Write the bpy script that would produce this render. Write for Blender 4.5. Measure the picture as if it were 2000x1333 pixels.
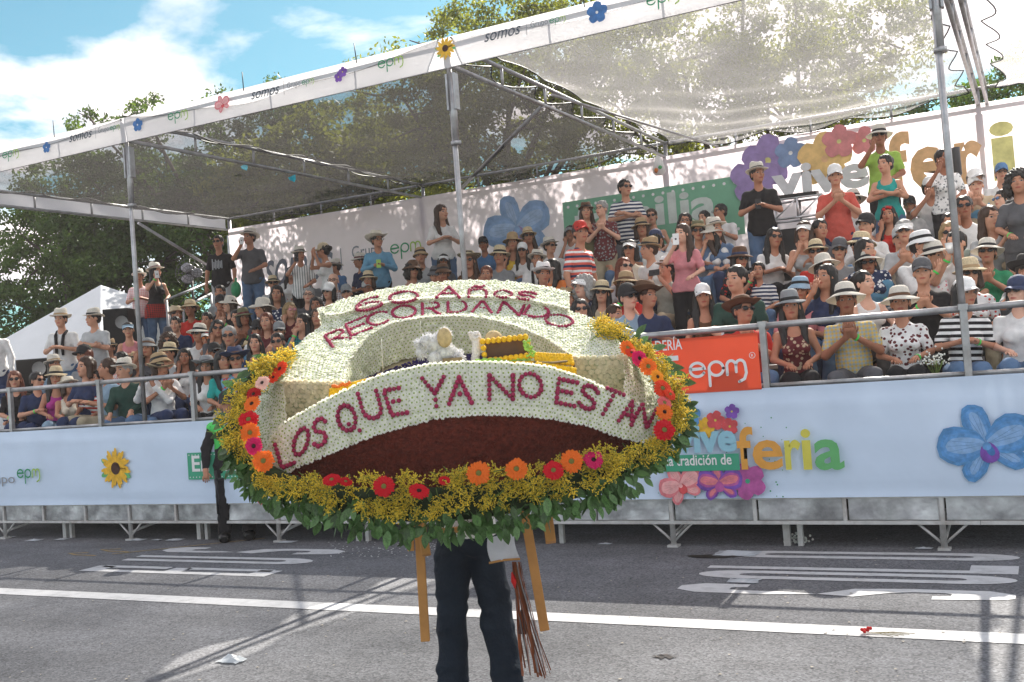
import bpy, bmesh, math, random
import numpy as np
from mathutils import Matrix, Vector
R_ = math.radians
rnd = random.Random(7)
scene = bpy.context.scene
for o in list(bpy.data.objects):
    bpy.data.objects.remove(o)

# ------------------------------------------------------------------ camera
CF, CYAW, CPIT, CROL, CD, CH = 2024.37, .473, .0315, .0725, 9.3047, 1.72
_F = np.array([-math.sin(CYAW)*math.cos(CPIT), math.cos(CYAW)*math.cos(CPIT), math.sin(CPIT)])
_R = np.array([math.cos(CYAW), math.sin(CYAW), 0.])
_U = np.cross(_R, _F)
cR = math.cos(CROL)*_R - math.sin(CROL)*_U
cU = math.sin(CROL)*_R + math.cos(CROL)*_U
cF = _F
cC = np.array([0., -CD, CH])
cam_data = bpy.data.cameras.new('camera')
cam = bpy.data.objects.new('camera', cam_data)
scene.collection.objects.link(cam)
m = Matrix.Identity(4)
for i in range(3):
    m[i][0], m[i][1], m[i][2], m[i][3] = cR[i], cU[i], -cF[i], cC[i]
cam.matrix_world = m
cam_data.sensor_width = 36
cam_data.lens = CF/2000*36
cam_data.clip_end = 2000
cam_data.clip_start = .05
scene.camera = cam

# ------------------------------------------------------------------ light
SUN_EL, SUN_AZ = R_(42), R_(3)       # azimuth measured from +Y towards -X
world = bpy.data.worlds.new('World')
scene.world = world
world.use_nodes = True
wn, wl = world.node_tree.nodes, world.node_tree.links
wn.clear()
wout = wn.new('ShaderNodeOutputWorld')
wbg = wn.new('ShaderNodeBackground')
sky = wn.new('ShaderNodeTexSky')
sky.sky_type = 'NISHITA'
sky.sun_disc = False
sky.sun_elevation = SUN_EL
sky.sun_rotation = -SUN_AZ
sky.air_density, sky.dust_density, sky.ozone_density = 1.0, .6, 1.0
tint = wn.new('ShaderNodeMix'); tint.data_type = 'RGBA'; tint.blend_type = 'MULTIPLY'
tint.inputs[0].default_value = 1
tint.inputs[7].default_value = (.42, .74, .68, 1)
wl.new(sky.outputs[0], tint.inputs[6])
tc = wn.new('ShaderNodeTexCoord')
# clouds live on a flat layer above the place: direction / (z + small)
sep = wn.new('ShaderNodeSeparateXYZ'); wl.new(tc.outputs['Generated'], sep.inputs[0])
zadd = wn.new('ShaderNodeMath'); zadd.operation = 'ADD'; zadd.inputs[1].default_value = .16
zmx = wn.new('ShaderNodeMath'); zmx.operation = 'MAXIMUM'; zmx.inputs[1].default_value = 0.
wl.new(sep.outputs[2], zmx.inputs[0]); wl.new(zmx.outputs[0], zadd.inputs[0])
dv = []
for k in (0, 1):
    d = wn.new('ShaderNodeMath'); d.operation = 'DIVIDE'
    wl.new(sep.outputs[k], d.inputs[0]); wl.new(zadd.outputs[0], d.inputs[1]); dv.append(d)
cmb = wn.new('ShaderNodeCombineXYZ'); wl.new(dv[0].outputs[0], cmb.inputs[0]); wl.new(dv[1].outputs[0], cmb.inputs[1])
cmb.inputs[2].default_value = 10.3
nz = wn.new('ShaderNodeTexNoise'); nz.inputs['Scale'].default_value = 1.15; nz.inputs['Detail'].default_value = 9
nz.inputs['Roughness'].default_value = .56; nz.inputs['Distortion'].default_value = .25
wl.new(cmb.outputs[0], nz.inputs['Vector'])
crmp = wn.new('ShaderNodeValToRGB')
crmp.color_ramp.elements[0].position = .455; crmp.color_ramp.elements[1].position = .56
wl.new(nz.outputs[0], crmp.inputs[0])
nz2 = wn.new('ShaderNodeTexNoise'); nz2.inputs['Scale'].default_value = 3.1; nz2.inputs['Detail'].default_value = 5
wl.new(cmb.outputs[0], nz2.inputs['Vector'])
crm2 = wn.new('ShaderNodeValToRGB')
crm2.color_ramp.elements[0].position = .3; crm2.color_ramp.elements[0].color = (7.5, 7.0, 7.4, 1)
crm2.color_ramp.elements[1].position = .7; crm2.color_ramp.elements[1].color = (11.2, 10.1, 10.0, 1)
wl.new(nz2.outputs[0], crm2.inputs[0])
cmix = wn.new('ShaderNodeMix'); cmix.data_type = 'RGBA'
wl.new(crmp.outputs[0], cmix.inputs[0]); wl.new(tint.outputs[2], cmix.inputs[6]); wl.new(crm2.outputs[0], cmix.inputs[7])
wl.new(cmix.outputs[2], wbg.inputs[0])
wbg.inputs[1].default_value = .078
wl.new(wbg.outputs[0], wout.inputs[0])

sd = bpy.data.lights.new('sun', 'SUN'); sd.energy = 5.0; sd.angle = R_(.53); sd.color = (1, .94, .84)
sun = bpy.data.objects.new('sun', sd); scene.collection.objects.link(sun)
sdir = Vector((-math.sin(SUN_AZ)*math.cos(SUN_EL), math.cos(SUN_AZ)*math.cos(SUN_EL), math.sin(SUN_EL)))
sun.rotation_euler = sdir.to_track_quat('Z', 'Y').to_euler()
sun.location = (0, 0, 30)
vs = scene.view_settings
vs.view_transform = 'Standard'; vs.look = 'None'; vs.exposure = 1.27; vs.gamma = 1; vs.use_curve_mapping = False
scene.cycles.max_bounces = 8
scene.cycles.transparent_max_bounces = 16
scene.cycles.diffuse_bounces = 3
scene.cycles.glossy_bounces = 2
scene.cycles.transmission_bounces = 4
scene.cycles.volume_bounces = 0
VEIL = .001
scene.cycles.use_denoising = True
scene.cycles.caustics_reflective = False
scene.cycles.caustics_refractive = False

# ------------------------------------------------------------------ picture -> world helpers
def ray(x, y):
    return cF + cR*(x-1000)/CF - cU*(y-666.5)/CF
def at_z(x, y, z):
    d = ray(x, y); return Vector(cC + d*((z-cC[2])/d[2]))
def at_Y(x, y, Y):
    d = ray(x, y); return Vector(cC + d*((Y-cC[1])/d[1]))
def at_d(x, y, dep):
    return Vector(cC + ray(x, y)*dep)

# ------------------------------------------------------------------ objects
COL = scene.collection
def link(name, data, parent=None, loc=None, label=None, cat=None, group=None, kind=None, mats=None):
    o = bpy.data.objects.new(name, data); COL.objects.link(o)
    if parent is not None: o.parent = parent
    if loc is not None: o.location = loc
    if label: o['label'] = label
    if cat: o['category'] = cat
    if group: o['group'] = group
    if kind: o['kind'] = kind
    if mats:
        for q in (mats if isinstance(mats, (list, tuple)) else [mats]):
            data.materials.append(q)
    return o
def empty(name, loc=(0, 0, 0), label=None, cat=None, group=None, rz=0, kind=None, parent=None):
    o = link(name, None, parent, loc, label, cat, group, kind)
    o.empty_display_size = .2
    o.rotation_euler[2] = rz
    return o

class MB:
    """collects geometry, builds one mesh"""
    def __init__(s): s.v, s.f, s.mi, s.sm = [], [], [], []
    def add(s, vs_, fs, mi=0, smooth=False):
        n = len(s.v); s.v.extend([tuple(v) for v in vs_])
        for f in fs:
            s.f.append(tuple(i+n for i in f)); s.mi.append(mi); s.sm.append(smooth)
    def box(s, c, d, mi=0, M=None):
        x, y, z = d[0]/2, d[1]/2, d[2]/2
        vs_ = [Vector((a*x, b*y, e*z)) for a in (-1, 1) for b in (-1, 1) for e in (-1, 1)]
        if M is not None: vs_ = [M @ v for v in vs_]
        c = Vector(c)
        s.add([v+c for v in vs_], [(0, 1, 3, 2), (4, 6, 7, 5), (0, 4, 5, 1), (2, 3, 7, 6), (0, 2, 6, 4), (1, 5, 7, 3)], mi)
    def tube(s, pts, r, n=8, mi=0, cap=True, smooth=True):
        pts = [Vector(p) for p in pts]
        rs = r if isinstance(r, (list, tuple)) else [r]*len(pts)
        vs_, fs = [], []
        up = Vector((0, 0, 1))
        prev = None
        for i, p in enumerate(pts):
            t = (pts[min(i+1, len(pts)-1)]-pts[max(i-1, 0)]).normalized()
            if prev is None:
                a = t.cross(up)
                if a.length < .05: a = t.cross(Vector((1, 0, 0)))
                a.normalize()
            else:
                a = (prev - t*prev.dot(t)).normalized()
            prev = a
            b = t.cross(a)
            for k in range(n):
                w = 2*math.pi*k/n
                vs_.append(p + (a*math.cos(w)+b*math.sin(w))*rs[i])
        for i in range(len(pts)-1):
            for k in range(n):
                fs.append((i*n+k, i*n+(k+1) % n, (i+1)*n+(k+1) % n, (i+1)*n+k))
        s.add(vs_, fs, mi, smooth)
        if cap:
            m0 = len(s.v)-len(vs_)
            s.f.append(tuple(m0+k for k in reversed(range(n)))); s.mi.append(mi); s.sm.append(False)
            s.f.append(tuple(m0+(len(pts)-1)*n+k for k in range(n))); s.mi.append(mi); s.sm.append(False)
    def lathe(s, prof, n=20, mi=0, c=(0, 0, 0), sx=1, sy=1, fn=None, smooth=True):
        vs_, fs = [], []
        for (r, z) in prof:
            for k in range(n):
                w = 2*math.pi*k/n
                v = Vector((c[0]+r*sx*math.cos(w), c[1]+r*sy*math.sin(w), c[2]+z))
                if fn: v = fn(v, w, r)
                vs_.append(v)
        for i in range(len(prof)-1):
            for k in range(n):
                fs.append((i*n+k, i*n+(k+1) % n, (i+1)*n+(k+1) % n, (i+1)*n+k))
        s.add(vs_, fs, mi, smooth)
    def ball(s, c, r, n=6, m=4, mi=0, sc=(1, 1, 1)):
        vs_ = [Vector((0, 0, -1))]
        for i in range(1, m):
            p = math.pi*i/m-math.pi/2
            for k in range(n):
                w = 2*math.pi*k/n
                vs_.append(Vector((math.cos(p)*math.cos(w), math.cos(p)*math.sin(w), math.sin(p))))
        vs_.append(Vector((0, 0, 1)))
        fs = [(0, 1+(k+1) % n, 1+k) for k in range(n)]
        for i in range(m-2):
            for k in range(n):
                a = 1+i*n+k; b = 1+i*n+(k+1) % n
                fs.append((a, b, b+n, a+n))
        L = len(vs_)-1
        fs += [(L, L-n+k, L-n+(k+1) % n) for k in range(n)]
        c = Vector(c)
        s.add([c+Vector((v.x*r*sc[0], v.y*r*sc[1], v.z*r*sc[2])) for v in vs_], fs, mi, True)
    def mesh(s, name):
        me = bpy.data.meshes.new(name)
        me.from_pydata(s.v, [], s.f)
        me.polygons.foreach_set('material_index', s.mi)
        me.polygons.foreach_set('use_smooth', s.sm)
        me.update()
        return me
    def build(s, name, mats, parent=None, **kw):
        return link(name, s.mesh(name), parent, mats=mats, **kw)

def raw_mesh(name, V, Fq, smooth=True):
    me = bpy.data.meshes.new(name)
    V = np.asarray(V, dtype=np.float32); Fq = np.asarray(Fq, dtype=np.int32)
    k = Fq.shape[1]
    me.vertices.add(len(V)); me.vertices.foreach_set('co', V.ravel())
    me.loops.add(Fq.size); me.loops.foreach_set('vertex_index', Fq.ravel())
    me.polygons.add(len(Fq))
    me.polygons.foreach_set('loop_start', np.arange(0, Fq.size, k, dtype=np.int32))
    me.polygons.foreach_set('loop_total', np.full(len(Fq), k, dtype=np.int32))
    if smooth: me.polygons.foreach_set('use_smooth', np.ones(len(Fq), dtype=bool))
    me.update(); me.validate()
    return me

# ------------------------------------------------------------------ materials
_M = {}
def _n(nt, t, **kw):
    n = nt.nodes.new(t)
    for k, v in kw.items():
        n.inputs[k.replace('_', ' ')].default_value = v
    return n
def mat(key, col, rough=.6, metal=0., var=.12, scale=6., bump=.0, bscale=None, trl=0., dirt=0., dirtcol=(.08, .06, .045), spec=.4, rnd_obj=0., detail=4):
    """procedural material: base colour broken up by noise, optional dirt, bump and translucency"""
    if key in _M: return _M[key]
    M = bpy.data.materials.new(key); M.use_nodes = True
    nt = M.node_tree; nt.nodes.clear(); L = nt.links
    out = _n(nt, 'ShaderNodeOutputMaterial'); b = _n(nt, 'ShaderNodeBsdfPrincipled')
    b.inputs['Roughness'].default_value = rough; b.inputs['Metallic'].default_value = metal
    b.inputs['Specular IOR Level'].default_value = spec
    t = _n(nt, 'ShaderNodeTexCoord')
    nz = _n(nt, 'ShaderNodeTexNoise', Scale=scale, Detail=detail, Roughness=.6)
    L.new(t.outputs['Object'], nz.inputs['Vector'])
    r = _n(nt, 'ShaderNodeMapRange'); r.inputs['From Min'].default_value = .3; r.inputs['From Max'].default_value = .7
    r.inputs['To Min'].default_value = 1-var; r.inputs['To Max'].default_value = 1+var
    L.new(nz.outputs[0], r.inputs['Value'])
    mx = _n(nt, 'ShaderNodeMix'); mx.data_type = 'RGBA'; mx.blend_type = 'MULTIPLY'; mx.inputs[0].default_value = 1
    mx.inputs[6].default_value = (*col, 1); L.new(r.outputs[0], mx.inputs[7])
    c = mx.outputs[2]
    if rnd_obj:
        oi = _n(nt, 'ShaderNodeObjectInfo')
        r2 = _n(nt, 'ShaderNodeMapRange'); r2.inputs['To Min'].default_value = 1-rnd_obj; r2.inputs['To Max'].default_value = 1+rnd_obj
        L.new(oi.outputs['Random'], r2.inputs['Value'])
        m2 = _n(nt, 'ShaderNodeMix'); m2.data_type = 'RGBA'; m2.blend_type = 'MULTIPLY'; m2.inputs[0].default_value = 1
        L.new(c, m2.inputs[6]); L.new(r2.outputs[0], m2.inputs[7]); c = m2.outputs[2]
    if dirt:
        n3 = _n(nt, 'ShaderNodeTexNoise', Scale=scale*.37, Detail=8., Roughness=.7)
        L.new(t.outputs['Object'], n3.inputs['Vector'])
        r3 = _n(nt, 'ShaderNodeMapRange'); r3.inputs['From Min'].default_value = .5; r3.inputs['From Max'].default_value = .72
        r3.inputs['To Max'].default_value = dirt
        L.new(n3.outputs[0], r3.inputs['Value'])
        m3 = _n(nt, 'ShaderNodeMix'); m3.data_type = 'RGBA'
        L.new(r3.outputs[0], m3.inputs[0]); L.new(c, m3.inputs[6]); m3.inputs[7].default_value = (*dirtcol, 1); c = m3.outputs[2]
    L.new(c, b.inputs['Base Color'])
    if bump:
        n4 = _n(nt, 'ShaderNodeTexNoise', Scale=bscale or scale*3, Detail=3.)
        L.new(t.outputs['Object'], n4.inputs['Vector'])
        bp = _n(nt, 'ShaderNodeBump', Strength=bump, Distance=.02)
        L.new(n4.outputs[0], bp.inputs['Height']); L.new(bp.outputs[0], b.inputs['Normal'])
    if trl:
        tr = _n(nt, 'ShaderNodeBsdfTranslucent'); L.new(c, tr.inputs[0])
        ms = _n(nt, 'ShaderNodeMixShader'); ms.inputs[0].default_value = trl
        L.new(b.outputs[0], ms.inputs[1]); L.new(tr.outputs[0], ms.inputs[2]); L.new(ms.outputs[0], out.inputs[0])
    else:
        L.new(b.outputs[0], out.inputs[0])
    _M[key] = M
    return M

CN = dict(white=(.86, .85, .84), cream=(.8, .73, .6), black=(.024, .023, .025), navy=(.035, .05, .11), blue=(.09, .2, .38),
          denim=(.11, .18, .3), lblue=(.3, .43, .55), grey=(.26, .27, .28), lgrey=(.5, .51, .52), dgrey=(.11, .11, .12),
          red=(.55, .04, .03), coral=(.68, .13, .1), pink=(.75, .3, .33), magenta=(.5, .06, .3), green=(.04, .25, .12),
          dgreen=(.03, .07, .055), lime=(.4, .62, .12), teal=(.03, .36, .33), orange=(.7, .2, .05), brown=(.13, .065, .035),
          beige=(.55, .44, .3), tan=(.42, .29, .16), straw=(.62, .5, .3), olive=(.16, .15, .08), maroon=(.14, .03, .035),
          yellow=(.75, .5, .06), khaki=(.4, .34, .24), sage=(.34, .38, .33), purple=(.12, .05, .25), skyb=(.15, .34, .5))
def cloth(spec):
    """spec 'white' | 'str:navy,white' | 'vst:..' | 'flo:white,red' | 'pla:red,white' """
    key = 'cloth_'+spec.replace(':', '_').replace(',', '_')
    if key in _M: return _M[key]
    kind, _, cc = spec.partition(':')
    if not cc: return mat(key, CN[kind], .85, 0, .14, 9, bump=.5, bscale=14, spec=.15, trl=.12 if kind in ('white', 'cream', 'pink', 'coral', 'lime', 'lblue', 'magenta') else 0)
    cs = [CN[c] for c in cc.split(',')]
    M = mat(key, cs[0], .85, 0, .14, 9, bump=.5, bscale=14, spec=.15)
    nt = M.node_tree; L = nt.links
    b = [n for n in nt.nodes if n.type == 'BSDF_PRINCIPLED'][0]
    src = b.inputs['Base Color'].links[0].from_socket
    t = [n for n in nt.nodes if n.type == 'TEX_COORD'][0]
    if kind in ('str', 'vst', 'pla'):
        w = _n(nt, 'ShaderNodeTexWave'); w.wave_type = 'BANDS'; w.bands_direction = 'Z' if kind == 'str' else 'X'
        w.inputs['Scale'].default_value = {'str': 5.5, 'vst': 7., 'pla': 9.}[kind]; w.inputs['Distortion'].default_value = .25
        L.new(t.outputs['Object'], w.inputs['Vector'])
        th = _n(nt, 'ShaderNodeMath'); th.operation = 'GREATER_THAN'; th.inputs[1].default_value = .5 if kind == 'str' else .75
        L.new(w.outputs['Fac'], th.inputs[0]); fac = th.outputs[0]
        if kind == 'pla':
            w2 = _n(nt, 'ShaderNodeTexWave'); w2.wave_type = 'BANDS'; w2.bands_direction = 'Z'; w2.inputs['Scale'].default_value = 9.
            L.new(t.outputs['Object'], w2.inputs['Vector'])
            ad = _n(nt, 'ShaderNodeMath'); ad.operation = 'ADD'; L.new(w.outputs['Fac'], ad.inputs[0]); L.new(w2.outputs['Fac'], ad.inputs[1])
            hm = _n(nt, 'ShaderNodeMath'); hm.operation = 'MULTIPLY'; hm.inputs[1].default_value = .5; L.new(ad.outputs[0], hm.inputs[0]); fac = hm.outputs[0]
        if len(cs) > 2:   # third colour alternates with the first
            w3 = _n(nt, 'ShaderNodeTexWave'); w3.bands_direction = 'Z'; w3.inputs['Scale'].default_value = 2.75
            L.new(t.outputs['Object'], w3.inputs['Vector'])
            t3 = _n(nt, 'ShaderNodeMath'); t3.operation = 'GREATER_THAN'; t3.inputs[1].default_value = .5; L.new(w3.outputs['Fac'], t3.inputs[0])
            m0 = _n(nt, 'ShaderNodeMix'); m0.data_type = 'RGBA'; L.new(t3.outputs[0], m0.inputs[0]); L.new(src, m0.inputs[6]); m0.inputs[7].default_value = (*cs[2], 1)
            src = m0.outputs[2]
    else:
        v = _n(nt, 'ShaderNodeTexVoronoi', Scale=24.); L.new(t.outputs['Object'], v.inputs['Vector'])
        th = _n(nt, 'ShaderNodeMath'); th.operation = 'LESS_THAN'; th.inputs[1].default_value = .36
        L.new(v.outputs['Distance'], th.inputs[0]); fac = th.outputs[0]
    mx = _n(nt, 'ShaderNodeMix'); mx.data_type = 'RGBA'
    L.new(fac, mx.inputs[0]); L.new(src, mx.inputs[6]); mx.inputs[7].default_value = (*cs[1], 1)
    L.new(mx.outputs[2], b.inputs['Base Color'])
    return M

GALV = mat('galvanised_steel', (.42, .42, .43), .42, .75, .22, 7, bump=.12, bscale=30, dirt=.55, dirtcol=(.16, .13, .11))
STEEL = mat('worn_white_steel', (.58, .57, .56), .5, .25, .15, 9, bump=.1, dirt=.55, dirtcol=(.2, .14, .1))
SHEET = mat('galvanised_sheet', (.52, .53, .55), .36, .6, .55, 2.6, bump=.9, bscale=4, dirt=.9, dirtcol=(.08, .08, .085), detail=8)
DECK = mat('dark_deck_board', (.09, .085, .08), .8, 0, .3, 5, bump=.3)
RUBBER = mat('black_plastic', (.02, .02, .022), .5, 0, .1, 20)

def veil_box():  # added volume standing in for lens veiling; the air itself is clear
    mb = MB(); mb.box((0, 0, 0), (140, 80, 18)); M = bpy.data.materials.new('veil'); M.use_nodes = True; nt = M.node_tree; nt.nodes.clear()
    o_ = _n(nt, 'ShaderNodeOutputMaterial'); v = _n(nt, 'ShaderNodeVolumePrincipled'); v.inputs['Color'].default_value = (1, .93, .93, 1); v.inputs['Density'].default_value = VEIL
    v.inputs['Anisotropy'].default_value = .35; nt.links.new(v.outputs[0], o_.inputs['Volume'])
    mb.build('veil', M, loc=(-12, 18, 7.9), kind='stuff', label='thin warm haze added to lift the dark tones', cat='veil')
# ================================================================== SETTING
veil_box()
X1, LB, YB = -9.9775, 4.7, 7.03
ZF, ZT, ZU, ZL = 4.9525, 5.2362, 5.3228, 5.0823
def asphalt():
    M = mat('asphalt', (.135, .137, .147), .85, 0, .16, 1.6, bump=.0, spec=.25)
    nt = M.node_tree; L = nt.links
    b = [n for n in nt.nodes if n.type == 'BSDF_PRINCIPLED'][0]
    src = b.inputs['Base Color'].links[0].from_socket
    t = _n(nt, 'ShaderNodeTexCoord')
    v = _n(nt, 'ShaderNodeTexVoronoi', Scale=75.); L.new(t.outputs['Object'], v.inputs['Vector'])
    r = _n(nt, 'ShaderNodeMapRange'); r.inputs['To Min'].default_value = .5; r.inputs['To Max'].default_value = 1.65
    L.new(v.outputs['Color'], r.inputs['Value'])
    mx = _n(nt, 'ShaderNodeMix'); mx.data_type = 'RGBA'; mx.blend_type = 'MULTIPLY'; mx.inputs[0].default_value = 1
    L.new(src, mx.inputs[6]); L.new(r.outputs[0], mx.inputs[7])
    # long tyre-worn lanes and blotches of old oil
    n = _n(nt, 'ShaderNodeTexNoise', Scale=.55, Detail=7., Roughness=.65)
    mp = _n(nt, 'ShaderNodeMapping'); mp.inputs['Scale'].default_value = (.35, 1.6, 1)
    L.new(t.outputs['Object'], mp.inputs[0]); L.new(mp.outputs[0], n.inputs['Vector'])
    r2 = _n(nt, 'ShaderNodeMapRange'); r2.inputs['From Min'].default_value = .3; r2.inputs['From Max'].default_value = .7
    r2.inputs['To Min'].default_value = .72; r2.inputs['To Max'].default_value = 1.26
    L.new(n.outputs[0], r2.inputs['Value'])
    m2 = _n(nt, 'ShaderNodeMix'); m2.data_type = 'RGBA'; m2.blend_type = 'MULTIPLY'; m2.inputs[0].default_value = 1
    L.new(mx.outputs[2], m2.inputs[6]); L.new(r2.outputs[0], m2.inputs[7])
    # fine cracks
    v3 = _n(nt, 'ShaderNodeTexVoronoi', Scale=.8); v3.feature = 'DISTANCE_TO_EDGE'
    n3 = _n(nt, 'ShaderNodeTexNoise', Scale=3., Detail=6.); L.new(t.outputs['Object'], n3.inputs['Vector'])
    va = _n(nt, 'ShaderNodeVectorMath'); va.operation = 'ADD'; L.new(t.outputs['Object'], va.inputs[0]); L.new(n3.outputs['Color'], va.inputs[1])
    L.new(va.outputs[0], v3.inputs['Vector'])
    lt = _n(nt, 'ShaderNodeMapRange'); lt.inputs['From Max'].default_value = .006; lt.inputs['To Min'].default_value = .6; lt.inputs['To Max'].default_value = 1.
    L.new(v3.outputs['Distance'], lt.inputs['Value'])
    m3 = _n(nt, 'ShaderNodeMix'); m3.data_type = 'RGBA'; m3.blend_type = 'MULTIPLY'; m3.inputs[0].default_value = 1
    L.new(m2.outputs[2], m3.inputs[6]); L.new(lt.outputs[0], m3.inputs[7])
    L.new(m3.outputs[2], b.inputs['Base Color'])
    bp = _n(nt, 'ShaderNodeBump', Strength=.5, Distance=.006)
    L.new(v.outputs['Distance'], bp.inputs['Height']); L.new(bp.outputs[0], b.inputs['Normal'])
    return M
mb = MB()
mb.add([(-400, -60, 0), (300, -60, 0), (300, 600, 0), (-400, 600, 0)], [(0, 1, 2, 3)])
mb.build('ground', mat('dry_earth', (.1, .085, .055), .95, 0, .4, .8, dirt=.6, dirtcol=(.05, .07, .02)), kind='structure', loc=(0, 0, -.02))
mb = MB()
mb.add([(-90, -40, 0), (60, -40, 0), (60, 1.3, 0), (-90, 1.3, 0)], [(0, 1, 2, 3)])
mb.build('road', asphalt(), kind='structure')
kerb = MB(); kerb.box((-15, 1.4, .06), (150, .16, .13)); kerb.build('kerb', mat('kerb_concrete', (.3, .29, .27), .9, 0, .3, 3, bump=.3), kind='structure')
mb = MB(); mb.add([(-90, 1.48, .09), (60, 1.48, .09), (60, 9.5, .09), (-90, 9.5, .09)], [(0, 1, 2, 3)])
mb.build('verge', mat('trodden_earth', (.075, .055, .04), .95, 0, .4, 2, bump=.5), kind='structure')

PAINT = mat('road_paint', (.56, .56, .57), .7, 0, .07, 12, dirt=.7, dirtcol=(.25, .25, .25), bump=.2, bscale=60)
PAINTY = mat('old_yellow_paint', (.34, .24, .1), .8, 0, .1, 12, dirt=.9, dirtcol=(.12, .115, .11))
mb = MB(); mb.add([(-60, -2.84, .004), (40, -2.84, .004), (40, -2.62, .004), (-60, -2.62, .004)], [(0, 1, 2, 3)])
mb.build('lane_line', PAINT, kind='structure')

def ribbon(mb, pts, w, mi=0, closed=False, z=0., plane=None):
    """flat stroke with mitred joins, pts 2-D"""
    P = [np.array(p, float) for p in pts]; n = len(P); Lf, Rt = [], []
    for i in range(n):
        a = P[i-1] if (i > 0 or closed) else P[i]; b = P[(i+1) % n] if (i < n-1 or closed) else P[i]
        t1 = P[i]-a; t2 = b-P[i]
        if np.linalg.norm(t1) < 1e-9: t1 = t2
        if np.linalg.norm(t2) < 1e-9: t2 = t1
        t1 = t1/np.linalg.norm(t1); t2 = t2/np.linalg.norm(t2)
        nn = np.array([-(t1+t2)[1], (t1+t2)[0]]); l = np.linalg.norm(nn)
        nn = nn/l if l > 1e-6 else np.array([-t1[1], t1[0]])
        c = max(.5, abs(nn @ np.array([-t1[1], t1[0]])))
        Lf.append(P[i]+nn*w/2/c); Rt.append(P[i]-nn*w/2/c)
    vs_ = [(p[0], p[1], z) for p in Lf+Rt]
    fs = [(i, n+i, n+(i+1) % n, (i+1) % n) for i in range(n if closed else n-1)]
    mb.add(vs_, fs, mi)
def arc(cx, cy, rx, ry, a0, a1, n=12):
    return [(cx+rx*math.cos(R_(a0+(a1-a0)*i/n)), cy+ry*math.sin(R_(a0+(a1-a0)*i/n))) for i in range(n+1)]
# lane words: letters stretched along the road, read towards -X; local u across (+Y), v along (-X)
def road_word(kind, x_foot, x_head, ys):
    H = x_foot-x_head
    for ch, y in zip(kind, ys):
        mb = MB(); w = .30; t = .1; e = 3.3*t
        # anisotropic strokes: build outer/inner loops directly in (v along, u across)
        def loop(v0, v1, u0, u1, rv, ru):
            pts = []
            for (cv, cu, a) in ((v1-rv, u1-ru, 0), (v0+rv, u1-ru, 90), (v0+rv, u0+ru, 180), (v1-rv, u0+ru, 270)):
                for i in range(7):
                    g = R_(a+15*i); pts.append((cv+rv*math.cos(g), cu+ru*math.sin(g)))
            return pts
        def ring(v0, v1, u0, u1, tv, tu):
            o = loop(v0, v1, u0, u1, .38, w*.48); q = loop(v0+tv, v1-tv, u0+tu, u1-tu, .16, max(.02, (u1-u0)*.5-tu-.005))
            n = len(o)
            V = [(-v, u, 0) for v, u in o+q]; F = [(i, n+i, n+(i+1) % n, (i+1) % n) for i in range(n)]
            mb.add(V, F)
        def bar(v0, v1, u0, u1, z=0):
            mb.add([(-v0, u0, z), (-v1, u0, z), (-v1, u1, z), (-v0, u1, z)], [(0, 1, 2, 3)])
        if ch == 'O': ring(0, H, 0, w, e, t)
        elif ch == 'L': bar(0, H, 0, t); bar(0, e, t, w)
        elif ch == 'U':
            o = [(H, 0), (.38, 0)]+[(.38-.38*math.sin(R_(a)), w/2-w/2*math.cos(R_(a))) for a in range(15, 180, 15)]+[(.38, w), (H, w)]
            q = [(H, t), (e+.1, t)]+[(e+.1-.1*math.sin(R_(a)), w/2-(w/2-t)*math.cos(R_(a))) for a in range(15, 180, 15)]+[(e+.1, w-t), (H, w-t)]
            n = len(o); mb.add([(-v, u, 0) for v, u in o+q], [(i, n+i, n+i+1, i+1) for i in range(n-1)])
        elif ch == 'B':
            bar(0, H, 0, t); bar(0, e*.8, t, w-.03); bar(H-e*.8, H, t, w-.03); bar(H*.46, H*.46+e*.7, t, w-.03)
            bar(.1, H*.46+.05, w-t, w); bar(H*.46+.3, H-.1, w-t, w)
        elif ch == 'S':
            o = [(H*.22, 0), (H*.05, .04), (0, w*.3), (0, w*.7), (H*.07, w), (H*.3, w), (H*.45, w*.86), (H*.55, w*.2), (H*.7, 0), (H*.93, 0), (H, w*.3), (H, w*.7), (H*.93, w), (H*.78, w)]
            q = [(H*.22, t), (H*.2, t), (H*.17, w*.4), (H*.17, w*.6), (H*.19, w-t), (H*.28, w-t), (H*.35, w*.5), (H*.44, w*.04), (H*.64, t), (H*.8, t), (H*.83, w*.4), (H*.83, w*.6), (H*.8, w-t), (H*.78, w-t)]
            # S reads with its terminals opposite: mirror the upper half
            n = len(o); V = [(-v, u, 0) for v, u in o+q]
            mb.add(V, [(i, n+i, n+i+1, i+1) for i in range(n-1)])
        mb.build('lane_letter', PAINT, kind='structure', loc=(x_foot, y, .004))
road_word('SOLO', -.3, -2.62, (-1.83, -1.32, -.95, -.47))
road_word('BUS', -6.62, -9.1, (-1.78, -1.22, -.72))
mb = MB()
ribbon(mb, [(-9.6, -.9), (-8.9, -.3), (-8.3, .2)], .035)
for (x, y) in ((-9.75, -1.0), (-9.5, -.75)):
    ribbon(mb, [(x, y), (x-.35, y+.02), (x-.55, y+.1), (x-.3, y+.16)], .04)
mb.build('faded_yellow_marks', PAINTY, kind='structure', loc=(0, 0, .004))
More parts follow.
